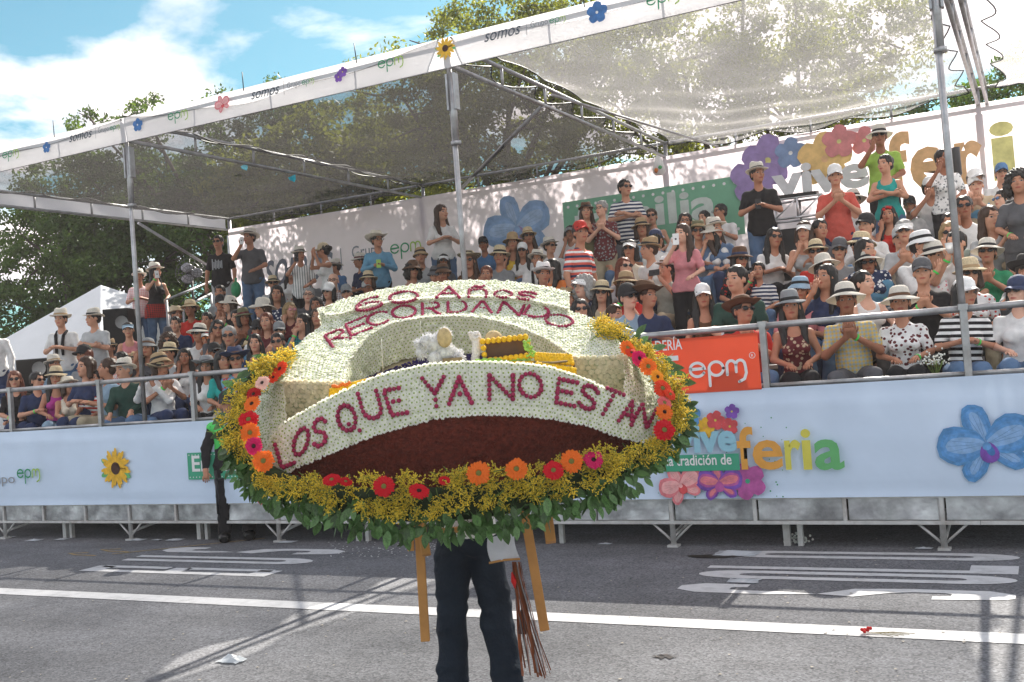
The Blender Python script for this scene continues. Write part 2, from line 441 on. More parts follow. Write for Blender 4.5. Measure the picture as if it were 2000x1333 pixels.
# damp stains
def blot(name, x, y, rx, ry, m, z=.006, seed=0, n=26, jag=.4):
    q = random.Random(seed); mb = MB()
    vs_ = [(x, y, z)]+[(x+rx*(1-jag*q.random())*math.cos(2*math.pi*k/n), y+ry*(1-jag*q.random())*math.sin(2*math.pi*k/n), z) for k in range(n)]
    mb.add(vs_, [(0, 1+k, 1+(k+1) % n) for k in range(n)]); return mb.build(name, m, kind='structure')
OIL = mat('oil_stain', (.03, .025, .02), .35, 0, .2, 9)
a = at_z(1385, 1088, 0); blot('oil_stain', a.x, a.y, .28, .09, OIL, seed=3)
a = at_z(1300, 1284, 0); blot('water_stain', a.x, a.y, .1, .06, OIL, seed=5, jag=.85, n=40)

# ------------------------------------------------------------------ lettering helpers
def text_mesh(body, size=1., bold=0., shear=0., align='LEFT', sx=1.):
    cu = bpy.data.curves.new('t', 'FONT'); cu.body = body; cu.size = size; cu.offset = bold*size; cu.shear = shear
    cu.align_x = align; cu.resolution_u = 3; cu.fill_mode = 'FRONT'
    o = bpy.data.objects.new('t', cu); COL.objects.link(o)
    dg = bpy.context.evaluated_depsgraph_get()
    me = bpy.data.meshes.new_from_object(o.evaluated_get(dg))
    bpy.data.objects.remove(o); bpy.data.curves.remove(cu)
    me.materials.clear()
    if sx != 1.:
        for v in me.vertices: v.co.x *= sx
    return me
FR = Matrix.Rotation(R_(90), 4, 'X')        # XY drawing -> upright facing -Y
def fit_text(name, body, m, parent, x0, x1, zb, Y, cap, bold=0., shear=0.):
    """word whose ink spans x0..x1 with letters about cap high, base at zb"""
    me = text_mesh(body, cap/.73, bold, shear)
    xs = [v.co.x for v in me.vertices]; a, b = min(xs), max(xs); k = (x1-x0)/(b-a)
    for v in me.vertices: v.co.x = (v.co.x-a)*k
    o = link(name, me, parent, mats=m)
    o.matrix_local = Matrix.Translation((x0, Y, zb)) @ FR
    return o
def disc(mb, x, y, r, z=0, mi=0, n=14, ry=None):
    mb.add([(x, y, z)]+[(x+r*math.cos(2*math.pi*k/n), y+(ry or r)*math.sin(2*math.pi*k/n), z) for k in range(n)], [(0, 1+k, 1+(k+1) % n) for k in range(n)], mi)
def stroke(mb, pts, w, mi=0, z=0.):
    ribbon(mb, pts, w, mi, z=z)
    disc(mb, *pts[0], w/2, z, mi, 10); disc(mb, *pts[-1], w/2, z, mi, 10)
def logo(name, parent, x0, x1, zb, Y, mats_, w=.17):
    """three rounded lower-case letters e p m, the m ending in a tail; drawn in units of x-height"""
    mb = MB(); K = (x1-x0)/4.05
    stroke(mb, [(.05, .55)]+arc(.55, .5, .5, .45, 8, 330, 22), w, 0)
    stroke(mb, [(.1, .52), (1.0, .56)], w, 0, .0006)
    stroke(mb, [(1.35, -.6), (1.35, .5)], w, 0)
    stroke(mb, arc(1.83, .5, .48, .45, 0, 360, 24), w, 0, .0006)
    stroke(mb, [(2.55, .05), (2.55, .6)]+arc(2.85, .62, .3, .33, 180, 0, 10)+[(3.15, .2)], w, 1)
    stroke(mb, arc(3.45, .62, .3, .33, 180, 0, 10)+[(3.78, .45), (3.8, .1), (3.66, -.28), (3.3, -.45)], w, 1, .0006)
    mb.v = [(a*K, b*K, c) for a, b, c in mb.v]
    o = mb.build(name, mats_, parent); o.matrix_local = Matrix.Translation((x0, Y, zb)) @ FR
    return o
INKD = mat('print_dark', (.07, .09, .12), .8, 0, .05); INKG = mat('print_green', (.03, .3, .14), .8, 0, .05)
INKL = mat('print_light_green', (.35, .55, .1), .8, 0, .05); INKW = mat('print_white', (.8, .8, .8), .8, 0, .05)
INKC = mat('print_pale_blue', (.3, .56, .68), .8, 0, .06); INKO = mat('print_orange', (.75, .36, .07), .8, 0, .1)
INKY = mat('print_yellow', (.68, .62, .1), .8, 0, .1); INKT = mat('print_green_tag', (.06, .36, .22), .8, 0, .05)
INKA = mat('print_leaf_green', (.14, .45, .17), .8, 0, .08); INKGR = mat('print_grey', (.3, .31, .33), .8, 0, .05)
FB = mat('petal_blue', (.1, .28, .55), .8, 0, .35, 9); FB2 = mat('petal_blue_edge', (.05, .17, .42), .8, 0, .3, 12)
FP = mat('petal_purple', (.2, .08, .4), .8, 0, .35, 9); FR_ = mat('petal_red', (.62, .08, .09), .8, 0, .3, 9)
FK = mat('petal_pink', (.75, .22, .25), .8, 0, .3, 9); FY = mat('petal_yellow', (.8, .46, .04), .8, 0, .3, 14)
FM = mat('petal_magenta', (.45, .1, .32), .8, 0, .3, 9); FD = mat('seed_dark', (.06, .025, .015), .8, 0, .3, 40)
FBl = mat('petal_sky_blue', (.12, .31, .62), .8, 0, .3, 14); FBm = mat('petal_pale_blue', (.25, .43, .7), .8, 0, .2, 14); FBn = mat('petal_mid_blue', (.09, .27, .57), .8, 0, .3, 14); FKl = mat('petal_light_pink', (.85, .42, .42), .8, 0, .2, 14)
def petal(mb, cx, cy, ang, L, W, mi, z=0, base=.0, ruffle=0., q=rnd):
    n = 14; pts = []
    for k in range(n):
        w = 2*math.pi*k/n; r = 1+ruffle*math.sin(5*w+cx*9)
        u = base+L*(.5+.5*math.cos(w)*r); v = W*.5*math.sin(w)*r*(.65+.35*(u/L))
        pts.append((cx+u*math.cos(ang)-v*math.sin(ang), cy+u*math.sin(ang)+v*math.cos(ang), z))
    c = (cx+(base+L*.5)*math.cos(ang), cy+(base+L*.5)*math.sin(ang), z)
    mb.add([c]+pts, [(0, 1+k, 1+(k+1) % n) for k in range(n)], mi)
def faded(M):
    key = M.name+'_faded'
    if key not in _M:
        c = [n for n in M.node_tree.nodes if n.type == 'MIX' and n.blend_type == 'MULTIPLY'][0].inputs[6].default_value
        mat(key, tuple(c[i]*.75+.72*.25 for i in range(3)), .8, 0, .22, 5)
    return _M[key]
def printed_flower(kind, parent, x, z, Y, s, rot=0, fade=False):
    mb = MB(); a0 = R_(rot); dz = .0007
    if kind == 'sun':
        for k in range(3): petal(mb, 0, 0, a0+R_((-25, 155, 200)[k]), s*1.05, s*.35, 2, 0)
        for k in range(22): petal(mb, 0, 0, a0+2*math.pi*k/22+.1*(k % 2), s*(1 if k % 2 else .85), s*.26, 0, dz+(k % 3)*dz, base=.0)
        disc(mb, 0, 0, s*.3, dz*5, 1, 18); ms = [FY, FD, INKA]
    elif kind in ('orchid', 'redorchid', 'purpleorchid'):
        for k, (an, L, W) in enumerate(((232, .98, .62), (318, .98, .62), (100, 1.0, .72), (172, 1.1, 1.12), (12, 1.1, 1.12))):
            for t_ in range(4):
                f_ = (1, .86, .66, .42)[t_]; petal(mb, 0, 0, a0+R_(an), s*L*(1-.06*t_), s*W*f_, (0, 5, 3, 4)[t_] if kind == 'orchid' else (0, 0, 3, 4)[t_], dz*k*1.6+dz*.3*t_, ruffle=.035)
            for v_ in (-1, 0, 1): petal(mb, 0, 0, a0+R_(an)+v_*.16, s*L*.8, s*.009, 1, dz*k*1.6+dz*1.25)
        petal(mb, 0, s*.05, a0+R_(270), s*.5, s*.5, 2, dz*9); petal(mb, 0, 0, a0+R_(285), s*.3, s*.2, 1, dz*10); disc(mb, 0, -s*.05, s*.1, dz*11, 3, 10)
        ms = {'orchid': [FB, FB2, FP, FBl, FBm, FBn], 'redorchid': [FK, FR_, FR_, FKl, FKl], 'purpleorchid': [FP, FM, FM, FM, FK]}[kind]
    else:
        for k in range(5): petal(mb, 0, 0, a0+2*math.pi*k/5, s, s*1.0, 0, dz*k, ruffle=.04)
        disc(mb, 0, 0, s*.13, dz*7, 1, 10)
        ms = {'red': [FR_, INKY], 'blue': [FB, INKY], 'purple': [FP, INKY], 'magenta': [FM, INKT], 'yellow': [FY, INKO], 'violetblue': [FB2, INKW]}[kind]
    if fade: ms = [faded(m_) for m_ in ms]
    o = mb.build('printed_flower', ms, parent); o.matrix_local = Matrix.Translation((x, Y, z)) @ FR
    return o

# ------------------------------------------------------------------ GRANDSTAND
stand = empty('grandstand', (0, 0, 0), 'long covered grandstand of steel tubes filled with seated spectators', 'grandstand')
XL, XR = X1-LB, X1+3*LB
YR = [.85+.8*k for k in range(8)]
def zfloor(k): return .93+.27*k
for k in range(8):
    for b in range(4):
        x0, x1 = XL+b*LB, XL+(b+1)*LB
        mb = MB(); mb.box(((x0+x1)/2, YR[k]-.28, zfloor(k)-.02), (LB-.02, .68, .035)); mb.build('deck_plank', DECK, stand)
        mb = MB(); mb.box(((x0+x1)/2, YR[k]+.08, zfloor(k)+.395), (LB-.03, .32, .04)); mb.build('seat_plank', GALV, stand)
        mb = MB(); mb.box(((x0+x1)/2, YR[k]+.10, zfloor(k)+.12), (LB-.02, .02, .28)); mb.build('riser_board', DECK, stand)
# legs, braces, side panels
LX = [-.87-2.35*k for k in range(-1, 7)]
for x in LX:
    mb = MB(); mb.tube([(x, 0, 0), (x, 0, 1.0)], .027, 8); mb.box((x, 0, .01), (.1, .1, .02)); mb.build('leg', STEEL, stand)
    for s in (-1, 1):
        mb = MB(); mb.tube([(x+s*.02, 0, .06), (x+s*.2, 0, .225)], .012, 6); mb.build('leg_brace', STEEL, stand)
        mb = MB(); mb.tube([(x+s*.02, 0, .1+.0), (x+s*.02, 1.0, .225)], .012, 6); mb.build('leg_brace', STEEL, stand)
    for dx in (-1.32, -1.2):
        mb = MB(); mb.box((x+dx, .12, .11), (.045 if dx > -1.25 else .06, .05, .22)); mb.build('prop', STEEL, stand)
    for k in range(3):
        xa = x+.04+k*.783
        mb = MB()
        vs_, fs = [], []
        for i in range(9):
            for j in range(4):
                d = .010*math.sin(i*1.7+x*3+k)*math.sin(j*1.3+k)*(0 if i in (0, 8) else 1)
                vs_.append((xa+.73*i/8, -.004+d, .25+.19*j/3))
        for i in range(8):
            for j in range(3): fs.append((i*4+j, (i+1)*4+j, (i+1)*4+j+1, i*4+j+1))
        mb.add(vs_, fs, 0, True); mb.build('side_panel', SHEET, stand)
        mb = MB(); mb.box((xa+.7515, -.012, .335), (.032, .03, .21)); mb.build('panel_post', STEEL, stand)
for b in range(4):
    x0 = XL+b*LB
    for z, yy, h in ((.228, -.012, .03), (.445, -.005, .022), (.99, 0., .05)):
        mb = MB(); mb.box((x0+LB/2, yy, z), (LB-.004, .04, h)); mb.build('edge_beam', STEEL, stand)
    for k in range(3):
        for yy in (2.4, 4.8, 6.9):
            mb = MB(); mb.tube([(x0+k*1.57, yy, .09), (x0+k*1.57, yy, .95+.28*yy/.8*.8)], .025, 6); mb.build('inner_leg', GALV, stand)
mb = MB(); mb.box(((XL+XR)/2, 7.12, 1.6), (XR-XL, .03, 3.0)); mb.build('light_block', mat('light_block_black', (.012, .012, .013), .8, 0, .3, 3), stand)  # unseen sheet added to keep the sun from shining under the stand
# railing
railx = [1.1, -.57, -2.23, -3.9, -5.6, -7.35, -9.08, -10.66, -12.35, -13.4, XL]
for z, r in ((1.985, .03), (1.45, .02)):
    for i in range(len(railx)-1):
        mb = MB(); mb.tube([(railx[i], -.01, z), (railx[i+1], -.01, z)], r, 10); mb.build('rail_tube', GALV, stand)
for x in railx:
    mb = MB(); mb.box((x, -.012, 1.5), (.055, .05, 1.0)); mb.box((x, -.012, 2.0), (.075, .066, .05)); mb.build('rail_post', GALV, stand)
# main posts front and back
for k in range(-1, 4):
    x = X1+k*LB
    if k >= 0:
        mb = MB(); mb.tube([(x+.0, .06, 1.4), (x-.02, .06, ZT)], .029, 12)
        mb.tube([(x, .06, 4.15), (x, .06, 4.9)], .036, 10)
        for a in (-1, 1): mb.box((x+a*.045, .06, 4.7), (.022, .08, .38))
        mb.tube([(x, .06, 4.14), (x, .06, 4.18)], .056, 10)
        o = mb.build('front_post', GALV, stand)
    else:
        mb = MB(); mb.tube([(x, .06, 1.0), (x, .06, ZT)], .034, 10); mb.build('front_post', GALV, stand)
    mb = MB(); mb.tube([(x, YB, 0.09), (x, YB, ZU)], .034, 10); mb.box((x, YB-.03, 4.75), (.1, .03, .45)); mb.build('back_post', GALV, stand)
# roof beams: ladder trusses along Y
def ladder(p0, p1, h, nv, name='roof_beam', r=.024):
    p0, p1 = Vector(p0), Vector(p1)
    for dz in (0, h):
        mb = MB(); mb.tube([p0+Vector((0, 0, dz)), p1+Vector((0, 0, dz))], r, 8); mb.build(name, GALV, stand)
    for i in range(nv+1):
        q = p0.lerp(p1, i/nv)
        mb = MB(); mb.tube([q, q+Vector((0, 0, h))], r*.75, 6); mb.build('beam_strut', GALV, stand)
for k in range(-1, 4):
    x = X1+k*LB
    ladder((x, .08, 4.98), (x, YB, 5.085), .235, 6)
    if k == 2: ladder((x+.12, .08, 4.98), (x+.12, YB, 5.085), .235, 6)
    if k < 3:
        ladder((x, YB, ZL), (x+LB, YB, ZL), ZU-ZL, 4)
        ladder((x, .06, ZF+.02), (x+LB, .06, ZF+.02), ZT-ZF-.04, 4, r=.018)
def strut(a, b, r=.028):
    mb = MB(); mb.tube([a, b], r, 8); mb.build('diagonal_brace', GALV, stand)
xb = X1+LB
strut((xb, 2.3, 5.0), (X1+.75, YB, 5.1)); strut((xb, 2.6, 5.2), (xb+.9, YB-.1, 5.1), .018)
strut((XL, 4.6, 5.0), (XL+.05, YB, 4.0), .028)
for x in (-12.7, -11.2, -8., -6.4, -3.7, -3.1, -1.6):
    mb = MB(); mb.tube([(x, -.02, ZT-.02), (x+.02*math.sin(x*9), -.02, ZT+.2)], .006, 5); mb.build('tie_wire', RUBBER, stand)

# shade nets ---------------------------------------------------------
def net_mat(key, hole, glow, col, fwd=0):
    M = bpy.data.materials.new(key); M.use_nodes = True; nt = M.node_tree; nt.nodes.clear(); L = nt.links
    out = _n(nt, 'ShaderNodeOutputMaterial'); t = _n(nt, 'ShaderNodeTexCoord')
    tr = _n(nt, 'ShaderNodeBsdfTransparent'); df = _n(nt, 'ShaderNodeBsdfDiffuse'); tl = _n(nt, 'ShaderNodeBsdfTranslucent')
    df.inputs[0].default_value = (*col, 1); tl.inputs[0].default_value = (*glow, 1)
    ad = _n(nt, 'ShaderNodeAddShader'); L.new(df.outputs[0], ad.inputs[0]); L.new(tl.outputs[0], ad.inputs[1])
    if fwd:
        rf = _n(nt, 'ShaderNodeBsdfRefraction', Roughness=.75, IOR=1.25); rf.inputs[0].default_value = (.8, .77, .76, 1)
        ms = _n(nt, 'ShaderNodeMixShader'); ms.inputs[0].default_value = .5; L.new(ad.outputs[0], ms.inputs[1]); L.new(rf.outputs[0], ms.inputs[2]); ad = ms
    n1 = _n(nt, 'ShaderNodeTexNoise', Scale=75., Detail=2.); mp = _n(nt, 'ShaderNodeMapping'); mp.inputs['Scale'].default_value = (1, 1.6, 1)
    L.new(t.outputs['Object'], mp.inputs[0]); L.new(mp.outputs[0], n1.inputs['Vector'])
    n2 = _n(nt, 'ShaderNodeTexNoise', Scale=.9, Detail=3.); L.new(t.outputs['Object'], n2.inputs['Vector'])
    r = _n(nt, 'ShaderNodeMapRange'); r.inputs['From Min'].default_value = .32; r.inputs['From Max'].default_value = .68
    r.inputs['To Min'].default_value = hole-.17-.12*(hole > .45); r.inputs['To Max'].default_value = hole+.17+.12*(hole > .45); L.new(n1.outputs[0], r.inputs['Value'])
    r2 = _n(nt, 'ShaderNodeMapRange'); r2.inputs['From Min'].default_value = .35; r2.inputs['From Max'].default_value = .65
    r2.inputs['To Min'].default_value = -.07; r2.inputs['To Max'].default_value = .07; L.new(n2.outputs[0], r2.inputs['Value'])
    s = _n(nt, 'ShaderNodeMath'); s.operation = 'ADD'; s.use_clamp = True; L.new(r.outputs[0], s.inputs[0]); L.new(r2.outputs[0], s.inputs[1])
    mx = _n(nt, 'ShaderNodeMixShader'); L.new(s.outputs[0], mx.inputs[0]); L.new(ad.outputs[0], mx.inputs[1]); L.new(tr.outputs[0], mx.inputs[2])
    L.new(mx.outputs[0], out.inputs[0]); return M
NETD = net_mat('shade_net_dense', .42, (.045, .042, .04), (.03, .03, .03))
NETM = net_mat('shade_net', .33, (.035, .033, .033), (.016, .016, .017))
NETC = net_mat('shade_net_sun_glare', .58, (.85, .8, .8), (.06, .06, .06), 0)  # far right bay: sun glare put into the net's translucent colour
NETB = net_mat('shade_net_sun_glow', .5, (.42, .405, .41), (.06, .06, .06), 1)  # same net, lighter colour standing in for scattered sunlight
def net(xa, xb, sag, m, seed, ga, gb, gapY=1.17):
    nx, ny = 28, 48; vs_, fs = [], []; q = random.Random(seed); ph = q.random()*6
    for i in range(nx+1):
        u = i/nx
        for j in range(ny+1):
            v = j/ny; y = -.02+v*(YB-.02)
            sc = abs(math.sin(math.pi*y/gapY))
            x = (xa+ga*sc)*(1-u)+(xb-gb*sc)*u
            z = (ZT+.02)*(1-v)+(ZU+.02)*v - sag*math.sin(math.pi*u)**.8*(.25+.75*math.sin(math.pi*min(1, .08+v*.86))) - .05*sc*(1-4*u*(1-u))
            z += .018*math.sin(x*4.1+y*1.3+ph)+.014*math.sin(y*5.3-x*2.2+ph)
            if j == ny: z -= .1*abs(math.sin(math.pi*x/1.2))
            vs_.append((x, y, z))
    for i in range(nx):
        for j in range(ny): fs.append((i*(ny+1)+j, (i+1)*(ny+1)+j, (i+1)*(ny+1)+j+1, i*(ny+1)+j+1))
    mb = MB(); mb.add(vs_, fs, 0, True); o = mb.build('shade_net', m, stand)
    for e, (i) in (('a', 0), ('b', nx)):
        hm = MB(); hm.tube([vs_[i*(ny+1)+j] for j in range(ny+1)], .009, 5); hm.build('net_hem', RUBBER, o)
    hm = MB(); hm.tube([vs_[i*(ny+1)+ny] for i in range(nx+1)], .009, 5); hm.build('net_hem', RUBBER, o)
net(XL+.02, X1-.02, .30, NETM, 1, .0, .05)
net(X1+.02, X1+LB-.07, .38, NETM, 2, .04, .26)
net(X1+LB+.06, X1+2*LB-.08, .34, NETB, 3, .12, .16)
net(X1+2*LB+.22, X1+3*LB, .34, NETC, 4, .18, .0)

# ------------------------------------------------------------------ BANNERS
def cloth_sheet(name, x0, x1, z0, z1, Y, m, amp=.01, seed=0, ny=8, dx=.12, **kw):
    nx = int((x1-x0)/dx); vs_, fs = [], []
    for i in range(nx+1):
        x = x0+(x1-x0)*i/nx
        for j in range(ny+1):
            v = j/ny
            d = amp*(math.sin(x*2.1+seed)*math.sin(v*3+x*.4)+.5*math.sin(x*5.3+v*4+seed))*math.sin(math.pi*v)**.5 + amp*.8*math.sin(v*22+x*.7+seed)*(1 if (v > .8 or v < .12) else .15)
            vs_.append((x, Y+d, z0+(z1-z0)*v))
    for i in range(nx):
        for j in range(ny): fs.append((i*(ny+1)+j, (i+1)*(ny+1)+j, (i+1)*(ny+1)+j+1, i*(ny+1)+j+1))
    mb = MB(); mb.add(vs_, fs, 0, True); return mb.build(name, m, **kw)
BANW = mat('banner_white_vinyl', (.64, .76, .93), .5, 0, .05, 1.3, bump=.5, bscale=2.5, trl=.02, spec=.3)
BANP = mat('banner_backlit_vinyl', (.90, .81, .87), .6, 0, .08, .9, bump=.2, bscale=2, trl=.56)
FASC = mat('fascia_cloth', (.82, .8, .82), .7, 0, .04, 2, bump=.2, bscale=3, trl=.45)
lb = empty('street_banner', (0, 0, 0), 'long white printed banner with sunflower and feria lettering along the street edge of the stand', 'banner')
cloth_sheet('sheet', XL, XR, .45, 1.43, -.05, BANW, .008, 1, ny=24, parent=lb)
def fx(px, py, Y=0): v = at_Y(px, py, Y); return v.x, v.z
Yb = -.072
x0, z0 = fx(-30, 940); x1, _ = fx(38, 936); fit_text('printed_word', 'Grupo', INKGR, lb, x0, x1, z0-.03, Yb, .13, 0)
x0, z0 = fx(43, 933); x1, _ = fx(90, 932); logo('printed_word', lb, x0, x1, z0-.0, Yb, [INKG, INKL])
for (px, py, s, kd, rot) in ((235, 914, .26, 'sun', 0), (1928, 866, .345, 'orchid', 10), (1352, 812, .11, 'blue', 20), (1402, 820, .09, 'red', 0),
                             (1430, 832, .08, 'red', 30), (1434, 803, .07, 'purple', 10), (1335, 945, .2, 'redorchid', 20), (1410, 940, .2, 'purpleorchid', 0),
                             (1465, 938, .17, 'magenta', 40), (1380, 835, .1, 'yellow', 0)):
    NF = globals().get('NF', 0)+1; X, Z = fx(px, py); printed_flower(kd, lb, X, Z, Yb-.0012*(NF % 10), s, rot)
def rect(parent, x0, x1, z0, z1, Y, m, name='printed_tag', dots=None):
    mb = MB(); mb.add([(x0, 0, z0), (x1, 0, z0), (x1, 0, z1), (x0, 0, z1)], [(0, 1, 2, 3)], 0)
    ms = [m]
    if dots:
        ms.append(INKW); n = int((x1-x0)/dots)
        for k in range(n):
            for zz in (z0+dots*.55, z1-dots*.55):
                xx = x0+dots*(k+.6); r = dots*.16
                mb.add([(xx+r*math.cos(t*math.pi/3), -.001, zz+r*math.sin(t*math.pi/3)) for t in range(6)], [tuple(range(6))], 1)
    return mb.build(name, ms, parent, loc=(0, Y, 0))
x0, z0 = fx(377, 936); _, z1 = fx(377, 884)
rect(lb, x0, x0+1.25, z0, z1, Yb, INKT, dots=.05); fit_text('printed_word', 'En familia', INKW, lb, x0+.07, x0+1.18, z0+.1, Yb-.003, .19, .02)
x0, z0 = fx(1296, 920); x1, z1 = fx(1448, 884)
rect(lb, x0, x1, z0, z1, Yb-.017, INKT); fit_text('printed_word', 'la tradición de', INKW, lb, x0+.07, x1-.07, z0+.055, Yb-.02, .1, .015)
x0, z0 = fx(1325, 883); x1, _ = fx(1446, 883); fit_text('printed_word', 'vive', INKC, lb, x0, x1, z0+.01, Yb-.022, .26, .04)
for ch, a, b, m in (('f', 1448, 1480, INKO), ('e', 1477, 1536, INKO), ('r', 1540, 1572, INKY), ('i', 1573, 1592, INKA if 0 else INKY), ('a', 1597, 1654, INKA)):
    x0, z0 = fx(a, 913); x1, _ = fx(b, 913)
    fit_text('printed_word', ch, m, lb, x0, x1, z0, Yb-.022-.0015*(ord(ch) % 5), .38, .022)
q = random.Random(4); mb = MB()
for k in range(60):
    X, Z = fx(1290+q.random()*250, 800+q.random()*175); disc(mb, X, Z, .005+.004*q.random(), 0, 0, 5)
o = mb.build('printed_speckles', INKG, lb, kind='stuff'); o.matrix_local = Matrix.Translation((0, Yb, 0)) @ FR
X, Z = fx(517, 974); mb = MB()
hp = [(.0, -.07), (.045, -.03), (.06, .015), (.045, .045), (.02, .05), (0, .03), (-.02, .05), (-.045, .045), (-.06, .015), (-.045, -.03)]
mb.add([(0, 0, 0)]+[(a, b, 0) for a, b in hp], [(0, 1+i, 1+(i+1) % 10) for i in range(10)])
o = mb.build('printed_heart', mat('heart_red', (.6, .05, .08), .7), lb); o.matrix_local = Matrix.Translation((X, Yb, Z)) @ FR

og = empty('orange_sign', (0, 0, 0), 'orange banner with white epm logo tied to the railing beside the flower float', 'banner')
ORG = mat('orange_vinyl', (.8, .09, .035), .5, 0, .06, 2, bump=.2, bscale=3, trl=.2)
cloth_sheet('sheet', -4.4, -2.27, 1.42, 1.93, -.055, ORG, .006, 3, ny=10, parent=og)
x0, z0 = fx(1262, 690); x1, _ = fx(1338, 688); fit_text('printed_word', 'RADERÍA', INKW, og, x0, x1, z0+.01, -.072, .10, .012)
x0, z0 = fx(1296, 745); x1, _ = fx(1334, 745); fit_text('printed_word', 'E', INKW, og, x0, x1, z0-.02, -.072, .26, .02)
x0, z0 = fx(1352, 738); x1, _ = fx(1470, 738); logo('printed_word', og, x0, x1, z0-.0, -.072, [INKW, INKW], .19)
mb = MB(); X, Z = fx(1473, 694); ribbon(mb, arc(0, 0, .026, .026, 0, 360, 18), .005)
o = mb.build('printed_ring', INKW, og); o.matrix_local = Matrix.Translation((X, -.072, Z)) @ FR
fit_text('printed_word', 'R', INKW, og, X-.01, X+.011, Z-.013, -.072, .026, .01)

fa = empty('fascia_banner', (0, 0, 0), 'narrow white printed banner along the front edge of the canopy', 'banner')
cloth_sheet('sheet', XL, XR, ZF-.01, ZT+.02, -.0, FASC, .012, 5, ny=6, parent=fa)
def fxt(px, py): return fx(px, py)
for px, py in ((8, 305), (331, 231), (741, 130), (1265, 8), (1700, -90)):
    x0, z0 = fx(px, py+6); logo('printed_word', fa, x0, x0+.34, z0-.0, -.022, [INKG, INKL], .15)
for px, py in ((138, 277), (493, 194), (948, 82), (1560, -60)):
    x0, z0 = fx(px, py+2)
    fit_text('printed_word', 'somos', INKD, fa, x0, x0+.42, z0, -.022, .13, .004, .35)
    rect(fa, x0+.48, x0+.486, z0-.03, z0+.13, -.022, INKGR, 'printed_bar')
    fit_text('printed_word', 'Grupo', INKGR, fa, x0+.53, x0+.72, z0+.03, -.022, .07)
    logo('printed_word', fa, x0+.74, x0+.92, z0+.03, -.022, [INKG, INKL], .15)
for px, py, kd, s in ((94, 289, 'violetblue', .075), (272, 245, 'violetblue', .085), (437, 204, 'redorchid', .11), (664, 152, 'purple', .06), (672, 142, 'purple', .06), (872, 96, 'sun', .12), (1168, 26, 'violetblue', .11), (1440, -40, 'redorchid', .11)):
    X, Z = fx(px, py); printed_flower(kd, fa, X, Z, -.024, s, 15)
sb = empty('side_banner', (0, 0, 0), 'plain white cloth strip along the left end of the canopy', 'banner')
mb = MB(); vs_ = []
for i in range(31):
    y = .1+6.85*i/30
    for j in range(4): vs_.append((XL-.03+.008*math.sin(y*5+j), y, 4.985+.015*y+.24*j/3))
mb.add(vs_, [(i*4+j, (i+1)*4+j, (i+1)*4+j+1, i*4+j+1) for i in range(30) for j in range(3)], 0, True); mb.build('sheet', FASC, sb)

bk = empty('backdrop_banner', (0, 0, 0), 'tall pink-white printed backdrop behind the top row with faded flowers and words', 'banner')
YK = 6.93
cloth_sheet('sheet', XL+.05, XR, 2.95, ZL+.0, YK, BANP, .012, 7, ny=14, parent=bk)
Yk = YK-.03
def bx(px, py): return fx(px, py, Yk)
INKGRF = mat('print_soft_grey', (.2, .22, .27), .8, 0, .05)
x0, z0 = bx(517, 560); x1, _ = bx(652, 530); fit_text('printed_word', 'somos', INKGRF, bk, x0, x1, z0, Yk, .80, .006, .35)
x0, z0 = bx(667, 528); rect(bk, x0, x0+.02, z0, z0+.42, Yk, INKGRF, 'printed_bar')
x0, z0 = bx(688, 505); x1, _ = bx(748, 500); fit_text('printed_word', 'Grupo', INKGRF, bk, x0, x1, z0, Yk, .24)
x0, z0 = bx(763, 497); x1, _ = bx(826, 485); logo('printed_word', bk, x0, x1, z0, Yk, [INKG, INKL], .15)
FBf = mat('petal_faded_blue', (.2, .36, .5), .8, 0, .3, 6)
X, Z = bx(1010, 445); printed_flower('orchid', bk, X, Z, Yk, .62, 10, True)
x0, z1 = bx(1098, 394); x1, _ = bx(1447, 345)
rect(bk, x0, x1, z1-.95, z1-.02, Yk, mat('print_soft_green', (.2, .45, .3), .8, 0, .06), dots=.17)
xa, za = bx(1125, 460); xe, _ = bx(1402, 425); fit_text('printed_word', 'familia', mat('print_soft_white', (.6, .66, .62), .8), bk, xa, xe, za, Yk-.003, .5, .03)
for px, py, kd, s in ((1500, 315, 'purple', .42), (1545, 300, 'violetblue', .25), (1475, 350, 'purple', .4), (1612, 312, 'yellow', .42), (1640, 278, 'red', .26), (1688, 275, 'red', .22), (1478, 375, 'yellow', .22)):
    NF = globals().get('NF', 0)+1; X, Z = bx(px, py); printed_flower(kd, bk, X, Z, Yk-.008*(NF % 8), s, 12, True)
x0, z0 = bx(1512, 388); x1, _ = bx(1700, 360); fit_text('printed_word', 'vive', mat('print_faded_white', (.72, .72, .74), .8), bk, x0, x1, z0, Yk-.075, .5, .04)
for ch, a, b, m in (('f', 1735, 1785, INKO), ('e', 1782, 1855, INKO), ('r', 1870, 1925, INKO), ('i', 1940, 1990, INKY), ('a', 2005, 2090, INKA)):
    x0, z0 = bx(a, 375-(a-1735)*.12); x1, _ = bx(b, 370); fit_text('printed_word', ch, faded(m), bk, x0, x1, z0, Yk-.075-.002*(ord(ch) % 5), .85, .035)
